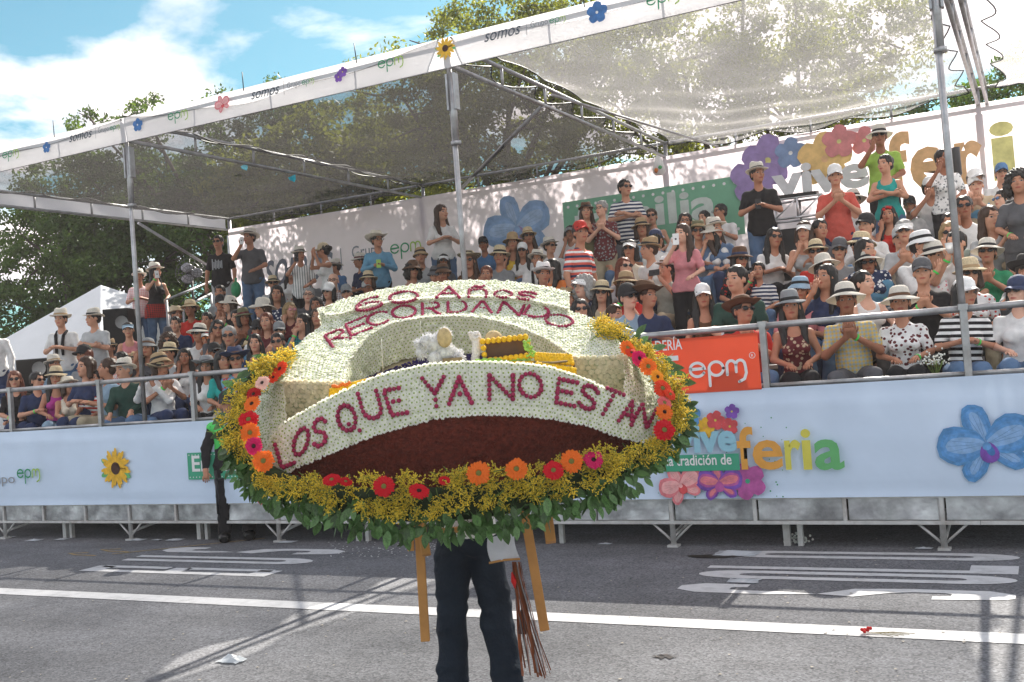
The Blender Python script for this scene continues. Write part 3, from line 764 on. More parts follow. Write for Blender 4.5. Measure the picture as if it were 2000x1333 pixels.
# ================================================================== PEOPLE
class Field:
    def __init__(s, lo, hi, h):
        s.lo = np.array(lo, float); s.h = h
        s.n = (np.ceil((np.array(hi)-s.lo)/h)).astype(int)+1
        s.D = np.full(s.n, 1., np.float32)
    def sl(s, lo, hi):
        a = np.clip(np.floor((np.array(lo)-s.lo)/s.h).astype(int), 0, s.n); b = np.clip(np.ceil((np.array(hi)-s.lo)/s.h).astype(int)+1, 0, s.n)
        if np.any(b <= a): return None
        S = tuple(slice(a[i], b[i]) for i in range(3))
        ax = [s.lo[i]+s.h*np.arange(a[i], b[i]) for i in range(3)]
        return S, np.stack(np.meshgrid(*ax, indexing='ij'), -1)
    def comb(s, S, d, k, sub=False):
        A = s.D[S]
        if sub: d = -d; hh = np.clip(.5-.5*(d-A)/k, 0, 1); s.D[S] = A*hh+d*(1-hh)+k*hh*(1-hh)
        else: hh = np.clip(.5+.5*(A-d)/k, 0, 1); s.D[S] = A*(1-hh)+d*hh-k*hh*(1-hh)
    def cone(s, a, b, ra, rb, k=.03, sq=None):
        a = np.array(a, float); b = np.array(b, float); m = max(ra, rb)+k+.05
        q = s.sl(np.minimum(a, b)-m, np.maximum(a, b)+m)
        if q is None: return
        S, P = q; ab = b-a; t = np.clip(((P-a)@ab)/(ab@ab), 0, 1)
        s.comb(S, np.linalg.norm(P-a-t[..., None]*ab, axis=-1)-(ra+(rb-ra)*t), k)
    def ell(s, c, r, k=.03, R=None, sub=False):
        c = np.array(c, float); r = np.array(r, float); m = r.max()+k+.05
        q = s.sl(c-m, c+m)
        if q is None: return
        S, P = q; P = P-c
        if R is not None: P = P@R
        k0 = np.linalg.norm(P/r, axis=-1); k1 = np.linalg.norm(P/r**2, axis=-1)+1e-9
        s.comb(S, k0*(k0-1)/k1, k, sub)
def surfnet(f):
    D, h, lo = f.D, f.h, f.lo; n = np.array(D.shape)
    ins = D < 0
    cn = n-1; acc = np.zeros((*cn, 3)); cnt = np.zeros(cn)
    off = [(a, b, c) for a in (0, 1) for b in (0, 1) for c in (0, 1)]
    def sub(A, o): return A[o[0]:o[0]+cn[0], o[1]:o[1]+cn[1], o[2]:o[2]+cn[2]]
    for o in off:
        for ax in range(3):
            if o[ax]: continue
            o2 = list(o); o2[ax] = 1
            d0, d1 = sub(D, o), sub(D, o2); m_ = sub(ins, o) != sub(ins, o2)
            t = np.where(m_, d0/np.where(np.abs(d0-d1) < 1e-9, 1, d0-d1), 0)
            for j in range(3): acc[..., j] += m_*(o[j]+(t if j == ax else 0))
            cnt += m_
    act = cnt > 0; idx = -np.ones(cn, int); idx[act] = np.arange(act.sum())
    g = np.argwhere(act)
    V = lo+h*(g+acc[act]/cnt[act][:, None])
    F = []
    for ax in range(3):
        b, c = [(1, 2), (2, 0), (0, 1)][ax]
        s0 = [slice(1, n[i]-1) for i in range(3)]; s0[ax] = slice(0, n[ax]-1)
        s1 = list(s0); s1[ax] = slice(1, n[ax])
        a0, a1 = ins[tuple(s0)], ins[tuple(s1)]
        for flip, msk in ((False, a0 & ~a1), (True, ~a0 & a1)):
            e = np.argwhere(msk)
            if not len(e): continue
            e = e+np.array([0 if i == ax else 1 for i in range(3)])
            def cell(db, dc):
                q = e.copy(); q[:, b] -= db; q[:, c] -= dc; return idx[q[:, 0], q[:, 1], q[:, 2]]
            qd = np.stack([cell(1, 1), cell(0, 1), cell(0, 0), cell(1, 0)], 1)
            F.append(qd[:, ::-1] if flip else qd)
    return V, np.concatenate(F)

def rotm(yaw, pitch):
    cy, sy, cp, sp = math.cos(yaw), math.sin(yaw), math.cos(pitch), math.sin(pitch)
    Z = np.array([[cy, -sy, 0], [sy, cy, 0], [0, 0, 1.]]); X = np.array([[1, 0, 0], [0, cp, -sp], [0, sp, cp]])
    return Z@X
ARMS = {  # elbow, wrist, finger direction: offsets (outward, y, z) from shoulder centre height; (R, L) may differ
    'lap': [((.235, -.02, -.27), (.09, -.24, -.37), (-.3, -.9, -.25))]*2,
    'side': [((.25, .03, -.28), (.26, -.04, -.53), (0, -.1, -1))]*2,
    'clap': [((.24, -.08, -.25), (.035, -.25, -.10), (-.1, -.45, .85))]*2,
    'chin': [((.19, -.17, -.25), (.05, -.15, .0), (-.2, .1, .95))]*2,
    'phone': [((.25, -.17, -.17), (.085, -.30, .05), (-.35, -.1, .9))]*2,
    'low': [((.25, -.04, -.27), (.06, -.25, -.22), (-.45, -.7, .1))]*2,
    'cross': [((.245, -.07, -.25), (-.07, -.19, -.21), (-1, .05, .1)), ((.245, -.07, -.26), (-.05, -.225, -.17), (-1, .1, -.1))],
    'up': [((.23, -.19, -.06), (.05, -.22, .17), (-.1, -.1, 1))]*2,
    'one': [((.24, -.19, -.14), (.09, -.26, .06), (-.3, -.1, .95)), ((.235, -.02, -.27), (.09, -.24, -.37), (-.3, -.9, -.25))],
    'cheek': [((.19, -.2, -.24), (.085, -.12, .05), (-.1, .1, 1)), ((.235, -.02, -.27), (.09, -.24, -.37), (-.3, -.9, -.25))],
    'knees': [((.22, -.12, -.25), (.13, -.34, -.33), (0, -.8, -.6))]*2,
    'half': [((.25, -.04, -.27), (.06, -.25, -.22), (-.45, -.7, .1)), ((.25, .03, -.28), (.26, -.04, -.53), (0, -.1, -1))],
}
def joints(stand_, arms, sex, hv, cross=False):
    J = {}; f = sex == 'f'
    z0 = .92 if stand_ else .52
    sw = .145 if f else .168
    J['pel'] = np.array([0, .05 if stand_ else .06, z0]); J['ch'] = J['pel']+[0, -.03, .36]; zs = z0+.46
    J['neck'] = np.array([0, .0, zs+.05]); J['head'] = np.array([0, -.03, zs+.222])
    J['R'] = rotm(R_({0: 0, 1: 28, 2: -28, 3: 60, 4: -60}[hv]), R_(-4))
    J['sh'] = [np.array([s*sw, .02, zs-.045]) for s in (-1, 1)]
    A = ARMS[arms]; J['el'], J['wr'], J['fd'] = [], [], []
    for i, s in enumerate((-1, 1)):
        e, w, d = A[i]; k = .93 if f else 1
        zz = .92 if (arms == 'lap' and not stand_) else 1
        J['el'].append(np.array([s*e[0]*k, e[1], zs+e[2]*k])); J['wr'].append(np.array([s*w[0], w[1]*k, zs+w[2]*k*zz]))
        dd = np.array([s*d[0], d[1], d[2]], float); J['fd'].append(dd/np.linalg.norm(dd))
    if stand_:
        J['hip'] = [np.array([s*.09, .05, .88]) for s in (-1, 1)]; J['kn'] = [np.array([s*.105, .02, .48]) for s in (-1, 1)]
        J['an'] = [np.array([s*.12, .05, .08]) for s in (-1, 1)]
    else:
        sp = .07 if f else .14
        J['hip'] = [np.array([s*.09, .04, .50]) for s in (-1, 1)]; J['kn'] = [np.array([s*(sp+.02), -.40, .52]) for s in (-1, 1)]
        J['an'] = [np.array([s*(sp+.01), -.37, .09]) for s in (-1, 1)]
    J['zs'] = zs; J['f'] = f; J['st'] = stand_
    return J
def torso(F, J, g=0., k=.05):
    f = J['f']; p, zs = J['pel'], J['zs']
    F.ell(p+[0, 0, .0], (.165+g, .12+g, .12+g), k)
    F.ell(p+[0, -.01, .17], ((.125 if f else .15)+g, .105+g, .15+g), k)
    F.ell([0, .01, zs-.13], ((.125 if f else .152)+g, .11+g, .16+g), k)
    F.cone(J['sh'][0]+[0, 0, .01], J['sh'][1]+[0, 0, .01], .044+g, .044+g, .05)
    if f:
        for s in (-1, 1): F.ell([s*.065, -.085, zs-.17], (.06+g, .05+g, .055+g), .03)
    F.cone([0, .015, zs-.02], [0, .005, zs+.05], .075+g*.5, .05+g*.3, .05)
HS = 1.11
def headf(F, c, R, k=.02):
    def E(p, r, k_=.02, sub=False): F.ell(c+R@np.array(p)*HS, np.array(r)*HS, k_, R, sub)
    E((0, .012, .035), (.074, .092, .085)); E((0, -.022, -.045), (.054, .062, .068), .03)
    E((0, -.06, -.088), (.022, .02, .018), .02)
    E((0, -.093, -.012), (.011, .017, .026), .012); E((0, -.104, -.026), (.014, .012, .010), .008)
    E((0, -.082, .028), (.05, .012, .008), .014)
    for s in (-1, 1):
        E((s*.031, -.094, .008), (.017, .012, .009), .01, True); E((s*.042, -.062, -.022), (.018, .018, .018), .02)
        E((s*.076, .008, -.008), (.010, .02, .03), .006)
    E((0, -.088, -.055), (.022, .010, .006), .006)
    F.cone(c+R@np.array((0, .02, -.06)), np.array([0, .01, c[2]-.19]), .05, .056, .03)
_T = {}
def hl_attr(me, c, R):
    n = len(me.vertices); co = np.zeros(n*3, np.float32); me.vertices.foreach_get('co', co); co = co.reshape(-1, 3)
    a = me.attributes.new('hl', 'FLOAT_VECTOR', 'POINT'); a.data.foreach_set('vector', ((co-c)@R).astype(np.float32).ravel())
def fingers(J):
    mb = MB()
    for i, s in enumerate((-1, 1)):
        w, d = J['wr'][i], J['fd'][i]
        side = np.cross(d, [0, 1, 0]) if abs(d[1]) < .8 else np.cross(d, [0, 0, 1]); side /= np.linalg.norm(side)
        nrm = np.cross(side, d)
        if nrm@np.array([-s, .3, -.2]) < 0: nrm = -nrm
        pe = w+d*.085
        for j, (o, L) in enumerate(((-.027, .06), (-.009, .075), (.009, .07), (.026, .055))):
            b = pe+side*o-d*.02; m1 = b+d*(L*.6); t = m1+d*(L*.4)+nrm*(.018)
            mb.tube([b, m1, t], [.0085, .008, .006], 5)
        tb = w+d*.03+side*.02*(-s); mb.tube([tb, tb+d*.03+side*.025*(-s), tb+d*.055+side*.028*(-s)+nrm*.01], [.011, .009, .007], 5)
    return mb
def template(st, arms, sex, hv):
    key = (st, arms, sex, hv)
    if key in _T: return _T[key]
    J = joints(st, arms, sex, hv); hd = J['head']
    F = Field((-.36, -.58 if not st else -.46, -.02), (.36, .26, hd[2]+.16), .0165)
    torso(F, J); headf(F, hd, J['R'])
    f = J['f']; a = .88 if f else 1.
    for i in (0, 1):
        F.cone(J['sh'][i], J['el'][i], .05*a, .038*a, .03); F.cone(J['el'][i], J['wr'][i], .039*a, .026*a, .02)
        w, d = J['wr'][i], J['fd'][i]; F.cone(w, w+d*.07, .026, .030, .02)
        F.cone(J['hip'][i], J['kn'][i], .085, .058, .04); F.cone(J['kn'][i], J['an'][i], .056, .038, .03)
        F.cone(J['an'][i]+[0, .02, -.03], J['an'][i]+[0, -.13, -.05], .036, .03, .02)
    V, Q = surfnet(F)
    fm = fingers(J)
    nb = len(V); V = np.concatenate([V, np.array([list(v) for v in fm.v])])
    me = bpy.data.meshes.new('body')
    me.from_pydata([tuple(v) for v in V], [], [tuple(q) for q in Q]+[tuple(i+nb for i in q) for q in fm.f])
    me.polygons.foreach_set('use_smooth', [True]*len(me.polygons)); me.update()
    hl_attr(me, hd, J['R']/HS)
    T = dict(J=J, body=me, top={}, leg={}); _T[key] = T
    return T
def wrinkle(V, amp, seed):
    x, y, z = V[:, 0], V[:, 1], V[:, 2]
    d = np.sin(x*31+z*17+seed)*np.sin(z*23-y*29+seed*2)+.6*np.sin(x*55-z*48+y*20+seed*3)+.5*np.sin(z*70+x*25)
    return d*amp
def displace(V, Q, d):
    n = np.zeros_like(V); a = V[Q[:, 2]]-V[Q[:, 0]]; b = V[Q[:, 3]]-V[Q[:, 1]]; c = np.cross(a, b)
    for k in range(4): np.add.at(n, Q[:, k], c)
    n /= np.linalg.norm(n, axis=1)[:, None]+1e-9
    return V+n*d[:, None]
def top_mesh(T, sleeve):
    if sleeve in T['top']: return T['top'][sleeve]
    J = T['J']; g = .013
    F = Field((-.37, -.5, J['pel'][2]-.17), (.37, .28, J['zs']+.14), .0165)
    torso(F, J, g if sleeve != 'T' else .008)
    if J['st'] or sleeve == 'L': F.ell(J['pel']+[0, 0, -.03], (.19, .152, .22), .04)
    zc = J['pel'][2]-(.13 if J['st'] and not J['f'] else .06)
    zz = F.lo[2]+F.h*np.arange(F.n[2]); F.D = np.maximum(F.D, (zc-zz)[None, None, :].astype(np.float32))
    if not J['f'] and sleeve != 'T': F.ell(J['pel']+[0, -.04, .12], (.15, .12, .13), .05)
    if sleeve != 'T':
        for i in (0, 1):
            sh, el, wr = J['sh'][i], J['el'][i], J['wr'][i]
            e = sh+(el-sh)*(.72 if sleeve == 'S' else 1.)
            F.cone(sh, e, .057, .054 if sleeve == 'S' else .052, .03)
            if sleeve == 'L': F.cone(el, el+(wr-el)*.85, .05, .037, .02)
    zs = J['zs']
    if sleeve == 'T':   # straps: scoop out shoulders, front and back
        for s in (-1, 1): F.ell([s*.175, 0, zs+.0], (.062, .12, .10), .01, sub=True)
        F.ell([0, -.08, zs+.03], (.085, .1, .09), .015, sub=True); F.ell([0, .06, zs+.06], (.07, .08, .07), .015, sub=True)
    else:
        F.ell([0, -.06, zs+.065], (.06, .075, .075), .012, sub=True)
    F.ell([0, .0, zs+.125], (.09, .09, .075), .012, sub=True)
    V, Q = surfnet(F); V = displace(V, Q, wrinkle(V, .0028, 1.))
    T['top'][sleeve] = raw_mesh('top', V, Q); return T['top'][sleeve]
def leg_mesh(T, kind):
    if kind in T['leg']: return T['leg'][kind]
    J = T['J']; g = .014
    F = Field((-.3, -.52, .02), (.3, .24, J['pel'][2]+.16), .018)
    F.ell(J['pel']+[0, 0, -.02], (.172+g*.5, .13+g*.5, .12), .04)
    for i in (0, 1):
        F.cone(J['hip'][i], J['kn'][i], .09+g, .062+g, .04)
        if kind == 'P': F.cone(J['kn'][i], J['an'][i]+[0, 0, .03], .062+g*.7, .052+g, .03)
    V, Q = surfnet(F); V = displace(V, Q, wrinkle(V, .003, 2.))
    T['leg'][kind] = raw_mesh('trousers', V, Q); return T['leg'][kind]

# ---- hair, hats, glasses in head space (y- is the face)
_A = {}
def hair_mesh(kind):
    k_ = 'h'+kind
    if k_ in _A: return _A[k_]
    F = Field((-.2, -.2, -.42), (.2, .24, .17), .0125)
    F.ell((0, .018, .045), (.083, .099, .088), .01)
    if kind == 'l':
        for s in (-1, 1):
            F.cone((s*.066, .03, .0), (s*.085, .03, -.16), .034, .036, .03); F.cone((s*.085, .03, -.16), (s*.09, -.03, -.33), .038, .022, .03)
        F.cone((0, .07, .0), (0, .085, -.26), .06, .055, .03)
    elif kind == 'b':
        for s in (-1, 1): F.cone((s*.07, .02, .02), (s*.08, .015, -.1), .036, .034, .03)
        F.cone((0, .06, .0), (0, .065, -.09), .07, .06, .03)
    elif kind == 'c':
        F.ell((0, .03, .04), (.115, .115, .11), .03)
        for s in (-1, 1): F.ell((s*.09, .02, -.05), (.05, .06, .08), .03)
        F.ell((0, .07, -.04), (.08, .06, .09), .03)
    elif kind == 'u':
        F.ell((0, .11, .05), (.045, .04, .045), .015); F.ell((0, .05, -.02), (.07, .06, .05), .02)
    elif kind == 's': F.ell((0, .045, -.01), (.07, .065, .06), .02)
    # clear the face
    F.ell((0, -.105, -.03), (.060 if kind in 'lbc' else .075, .075, .10 if kind != 'c' else .09), .012, sub=True)
    F.ell((0, -.09, .015), (.058, .035, .038), .012, sub=True)
    if kind == 's':
        for s in (-1, 1): F.ell((s*.085, -.02, -.045), (.035, .06, .05), .01, sub=True)
    V, Q = surfnet(F)
    x, y, z = V.T
    a = .010 if kind == 'c' else .0045
    d = a*(np.sin(x*95+z*(20 if kind != 'c' else 80))*np.sin(y*88+z*14)+.5*np.sin(x*160+y*140))
    V = displace(V, Q, d)
    _A[k_] = raw_mesh('hair', V, Q); return _A[k_]
def hat_mesh(kind):
    if kind in _A: return _A[kind]
    mb = MB(); N = 28
    def brim(R, dz, droop, curl, wav=0.):
        def fn(v, w, r):
            t = max(0, (r-.085)/max(.001, R-.085)); s2 = abs(math.cos(w))
            v.z += -droop*t*t*(.5+.5*abs(math.sin(w))) + curl*t*t*s2 + wav*t*math.sin(3*w+1); return v
        return fn
    P = dict(pan=(.142, .012, .02), fed=(.126, .012, .018), str=(.148, .026, .006), wide=(.165, .036, .0), vuel=(.175, -.005, .04), cow=(.168, .01, .055), buck=(.124, .045, 0), felt=(.14, .0, .025))
    if kind in P:
        R, dr, cu = P[kind]; f = brim(R, 0, dr, cu, .006)
        h = {'pan': .115, 'fed': .11, 'str': .105, 'wide': .10, 'vuel': .09, 'cow': .12, 'buck': .085, 'felt': .11}[kind]
        def cr(v, w, r):
            v = f(v, w, r)
            if v.z > .09 and kind in ('pan', 'fed', 'cow', 'felt'): v.z -= .018*max(0, 1-(v.x/.05)**2)*(1 if r < .07 else .3)+.012*math.sin(w)*(-1)
            return v
        prof = [(R, .042), (R, .047), (.12, .05), (.090, .052), (.088, .06), (.084, .04+h*.6), (.074, .04+h*.92), (.055, .045+h), (.0, .04+h*.97)]
        mb.lathe(prof, N, 0, (0, .005, 0), .92, 1.1, cr)
        mb.lathe([(.089, .044), (.0895, .040), (.12, .043), (R, .042)], N, 0, (0, .005, 0), .92, 1.1, f)
        m2 = MB(); m2.lathe([(.0915, .053), (.0912, .065), (.0895, .079), (.086, .0795)], N, 0, (0, .005, 0), .92, 1.1); _A[kind+'_band'] = m2.mesh('band')
    else:
        if kind == 'cap':
            mb.lathe([(.085, .035), (.087, .06), (.080, .10), (.055, .132), (.02, .143), (0, .144)], 20, 0, (0, .008, 0), .93, 1.12)
            mb.ball((0, .008, .145), .007)
        else:
            mb.lathe([(.086, .035), (.089, .05), (.087, .072)], 24, 0, (0, .008, 0), .93, 1.12)
        vs_ = []
        for i in range(13):
            w = R_(180+15+150*i/12); c, s = math.cos(w), math.sin(w)
            for (t, dz) in ((0, 0), (.5, .004), (1, -.006)):
                e = 1-(.9*abs(c))**2*.75
                vs_.append((.079*c, .008+(.092)*s - t*.075*e, .046+dz-.022*t*abs(c)-.008*t))
        n0 = [(a, b, c-.005) for a, b, c in vs_]
        fs = [(i*3+j, i*3+j+1, (i+1)*3+j+1, (i+1)*3+j) for i in range(12) for j in range(2)]
        L = len(vs_); mb.add(vs_+n0, fs+[tuple(q+L for q in f[::-1]) for f in fs]+[(i*3+2, (i+1)*3+2, (i+1)*3+2+L, i*3+2+L) for i in range(12)], 0, True)
    _A[kind] = mb.mesh('hat'); return _A[kind]
def glasses_mesh(kind):
    if kind in _A: return _A[kind]
    mb = MB()
    for s in (-1, 1):
        if kind == 'sung':
            n = 10; ring = [(s*.033+.026*math.cos(2*math.pi*k/n), -.103+.006*abs(s*.033+.026*math.cos(2*math.pi*k/n))/.06, .008+.019*math.sin(2*math.pi*k/n)) for k in range(n)]
            mb.add([(s*.033, -.109, .008)]+ring, [(0, 1+k, 1+(k+1) % n) if s > 0 else (0, 1+(k+1) % n, 1+k) for k in range(n)], 0, True)
            mb.add(ring+[(a, b+.006, c) for a, b, c in ring], [(k, k+n, (k+1) % n+n, (k+1) % n) for k in range(n)], 1)
        else:
            n = 12; mb.tube([(s*.033+.024*math.cos(2*math.pi*k/n), -.104, .006+.017*math.sin(2*math.pi*k/n)) for k in range(n+1)], .0025, 4, 1, False)
        mb.tube([(s*.058, -.098, .014), (s*.078, -.04, .012), (s*.08, .01, .004)], .003, 4, 1)
    mb.tube([(-.01, -.107, .012), (.01, -.107, .012)], .003, 4, 1)
    _A[kind] = mb.mesh('glasses'); return _A[kind]

# ---- skin with painted eyes, brows, lips from head-space coordinates
def skin(i):
    key = 'skin_%d' % i
    if key in _M: return _M[key]
    c = [(.74, .42, .30), (.62, .32, .21), (.50, .235, .145), (.36, .15, .085), (.19, .08, .05)][i]
    M = mat(key, c, .55, 0, .08, 14, spec=.35); nt = M.node_tree; L = nt.links
    b = [n for n in nt.nodes if n.type == 'BSDF_PRINCIPLED'][0]; src = b.inputs['Base Color'].links[0].from_socket
    b.inputs['Subsurface Weight'].default_value = 0
    at = _n(nt, 'ShaderNodeAttribute'); at.attribute_name = 'hl'
    sp = _n(nt, 'ShaderNodeSeparateXYZ'); L.new(at.outputs['Vector'], sp.inputs[0])
    ab = _n(nt, 'ShaderNodeMath'); ab.operation = 'ABSOLUTE'; L.new(sp.outputs[0], ab.inputs[0])
    fr = _n(nt, 'ShaderNodeMath'); fr.operation = 'LESS_THAN'; fr.inputs[1].default_value = -.055; L.new(sp.outputs[1], fr.inputs[0])
    def blob(cx, cz, rx, rz, col, src, soft=.35):
        cb = _n(nt, 'ShaderNodeCombineXYZ'); L.new(ab.outputs[0], cb.inputs[0]); L.new(sp.outputs[2], cb.inputs[1])
        s1 = _n(nt, 'ShaderNodeVectorMath'); s1.operation = 'SUBTRACT'; s1.inputs[1].default_value = (cx, cz, 0); L.new(cb.outputs[0], s1.inputs[0])
        s2 = _n(nt, 'ShaderNodeVectorMath'); s2.operation = 'DIVIDE'; s2.inputs[1].default_value = (rx, rz, 1); L.new(s1.outputs[0], s2.inputs[0])
        ln = _n(nt, 'ShaderNodeVectorMath'); ln.operation = 'LENGTH'; L.new(s2.outputs[0], ln.inputs[0])
        mr = _n(nt, 'ShaderNodeMapRange'); mr.inputs['From Min'].default_value = 1+soft; mr.inputs['From Max'].default_value = 1-soft; L.new(ln.outputs['Value'], mr.inputs['Value'])
        mu = _n(nt, 'ShaderNodeMath'); mu.operation = 'MULTIPLY'; L.new(mr.outputs[0], mu.inputs[0]); L.new(fr.outputs[0], mu.inputs[1])
        mx = _n(nt, 'ShaderNodeMix'); mx.data_type = 'RGBA'; L.new(mu.outputs[0], mx.inputs[0]); L.new(src, mx.inputs[6]); mx.inputs[7].default_value = (*col, 1)
        return mx.outputs[2]
    s = blob(.03, .030, .019, .0042, (.03, .018, .012), src)
    s = blob(.031, .008, .015, .0068, (.45, .4, .37), s)
    s = blob(.031, .008, .0075, .0075, (.015, .01, .008), s)
    s = blob(.0, -.056, .024, .0085, (c[0]*.75, c[1]*.38, c[2]*.42), s)
    L.new(s, b.inputs['Base Color']); return M
HAIRC = dict(k=mat('hair_black', (.012, .01, .009), .45, 0, .3, 60), b=mat('hair_brown', (.05, .024, .013), .5, 0, .3, 60), r=mat('hair_auburn', (.14, .035, .015), .5, 0, .3, 60),
             g=mat('hair_grey', (.32, .31, .30), .6, 0, .25, 60), y=mat('hair_fair', (.3, .2, .09), .5, 0, .3, 60))
STRAW = mat('straw_weave', (.76, .62, .4), .85, 0, .2, 70, bump=.5, bscale=220, trl=.12)
PANA = mat('panama_weave', (.88, .83, .74), .85, 0, .1, 70, bump=.4, bscale=220, trl=.25)
LENS = mat('dark_lens', (.008, .008, .012), .12, 0, .05); FRAME = mat('glasses_frame', (.03, .02, .02), .35)
BANDK = mat('hat_band_black', (.012, .012, .013), .7); WB = mat('wristband_green', (.08, .75, .12), .5)
def hatmat(c):
    if c == 'pan': return PANA
    if c == 'str': return STRAW
    if c == 'zebra':
        if 'zebra' not in _M:
            M = mat('zebra', (.6, .5, .32), .8, 0, .1, 20); nt = M.node_tree; L = nt.links; b = [n for n in nt.nodes if n.type == 'BSDF_PRINCIPLED'][0]
            t = _n(nt, 'ShaderNodeTexCoord'); w = _n(nt, 'ShaderNodeTexWave'); w.wave_type = 'RINGS'; w.rings_direction = 'Z'; w.inputs['Scale'].default_value = 14.
            L.new(t.outputs['Object'], w.inputs[0]); mx = _n(nt, 'ShaderNodeMix'); mx.data_type = 'RGBA'; L.new(w.outputs['Fac'], mx.inputs[0])
            mx.inputs[6].default_value = (.65, .55, .36, 1); mx.inputs[7].default_value = (.02, .015, .012, 1); L.new(mx.outputs[2], b.inputs['Base Color'])
        return _M['zebra']
    return mat('hat_'+c, CN[c], .8, 0, .12, 20, bump=.2)
def inst(name, me, parent, mats_, M=None, label=None):
    """object sharing mesh data, its materials on the object"""
    o = bpy.data.objects.new(name, me); COL.objects.link(o); o.parent = parent
    ms = mats_ if isinstance(mats_, (list, tuple)) else [mats_]
    while len(me.materials) < len(ms): me.materials.append(None)
    for i, m_ in enumerate(ms):
        o.material_slots[i].link = 'OBJECT'; o.material_slots[i].material = m_
    if M is not None: o.matrix_local = M
    if label: o['label'] = label
    return o
def m4(c, R, tilt=0, s=1.):
    M = Matrix.Identity(4)
    for i in range(3):
        for j in range(3): M[i][j] = R[i][j]*s
        M[i][3] = c[i]
    return M @ Matrix.Rotation(tilt, 4, 'X')
NP = 0
def person(loc, rz, sc, st, arms, sex, sk, hair, hat, gl, top, label, group=None, bottom=None, hv=0, wb=None, bag=None):
    global NP; NP += 1
    q = random.Random(NP*7+3)
    if arms == 'lap' and not st and not label.startswith('front row'): arms = q.choice(('lap', 'lap', 'lap', 'low', 'knees', 'clap', 'cheek', 'one'))
    T = template(st, arms, sex, hv); J = T['J']
    e = empty('person', loc, label, 'person', group, rz); e.scale = (sc*q.uniform(.97, 1.05), sc, sc)
    if not st and label.startswith('police') is False: e.rotation_euler[0] = R_(q.uniform(-5, 3)); e.rotation_euler[1] = R_(q.uniform(-5, 5))
    inst('body', T['body'], e, skin(sk))
    sl, _, spec = top.partition('|')
    inst({'T': 'tank_top', 'S': 'shirt', 'L': 'long_sleeved_shirt'}[sl], top_mesh(T, sl), e, cloth(spec))
    inst('trousers', leg_mesh(T, 'P'), e, cloth(bottom or q.choice(('denim', 'denim', 'black', 'navy', 'dgrey', 'khaki'))))
    HM = m4(J['head'], J['R'], 0, HS)
    if hair[0] != '0':
        inst('hair', hair_mesh(hair[0]), e, HAIRC[hair[1]], HM)
    if hat:
        kd, _, cc = hat.partition(':'); cc, _, bc = cc.partition(','); tl = R_(q.uniform(-9, 3))
        if kd in ('cap', 'vis'): tl = R_(q.uniform(-4, 6))
        h = inst({'cap': 'cap', 'vis': 'visor'}.get(kd, 'hat'), hat_mesh(kd), e, hatmat(cc), m4(J['head']+J['R']@np.array([0, 0, .004]), J['R'], tl, q.uniform(.98, 1.08)*HS))
        if not bc and q.random() < .35: bc = q.choice(('brown', 'none', 'navy', 'maroon', 'tan'))
        if kd+'_band' in _A and bc != 'none': inst('hat_band', _A[kd+'_band'], h, hatmat(bc) if bc else BANDK)
    if gl: inst('glasses' if gl == 'gls' else 'sunglasses', glasses_mesh(gl if gl in ('gls', 'sung') else 'sung'), e,
                [LENS if gl in ('sung', 'gls') else mat('lens_'+gl, CN[gl], .15, .3), FRAME], HM)
    if wb is None: wb = q.random() < .45 and sl != 'L'
    if wb:
        i = q.choice((0, 1)); w, el = J['wr'][i], J['el'][i]; d = (w-el)/np.linalg.norm(w-el)
        if 'wb' not in _A:
            mb = MB(); mb.lathe([(.033, -.01), (.0345, 0), (.033, .01)], 12); _A['wb'] = mb.mesh('wristband')
        M = Vector(d).to_track_quat('Z', 'Y').to_matrix().to_4x4(); M.translation = Vector(w-d*.02); inst('wristband', _A['wb'], e, WB, M)
    return e, J
def phone_at(e, J, col='black', label='', i=0, both=False, kind='phone'):
    w = J['wr'][i]+J['fd'][i]*.09 if not both else (J['wr'][0]+J['wr'][1])/2+(J['fd'][0]+J['fd'][1])/2*.10
    p = e.matrix_basis @ Vector(w+np.array([0, -.02, .0]))
    mb = MB()
    if kind == 'phone': mb.box((0, 0, 0), (.15, .012, .075) if both else (.075, .012, .145)); mb.box((0, -.0075, .0), (.02, .003, .02) if both else (.02, .003, .02), 1)
    else:
        mb.box((0, 0, 0), (.125, .05, .085)); mb.tube([(0, -.02, -.005), (0, -.09, -.005)], .032, 12, 1); mb.box((0, 0, .052), (.045, .04, .02))
    o = mb.build('camera_body' if kind != 'phone' else 'phone', [mat('phone_'+col, CN[col], .3), LENS], label=label, cat='camera' if kind != 'phone' else 'phone')
    if kind != 'phone': o.name = 'camera_in_hands'
    o.location = p; o.rotation_euler = (R_(-15), 0, e.rotation_euler[2]); return o
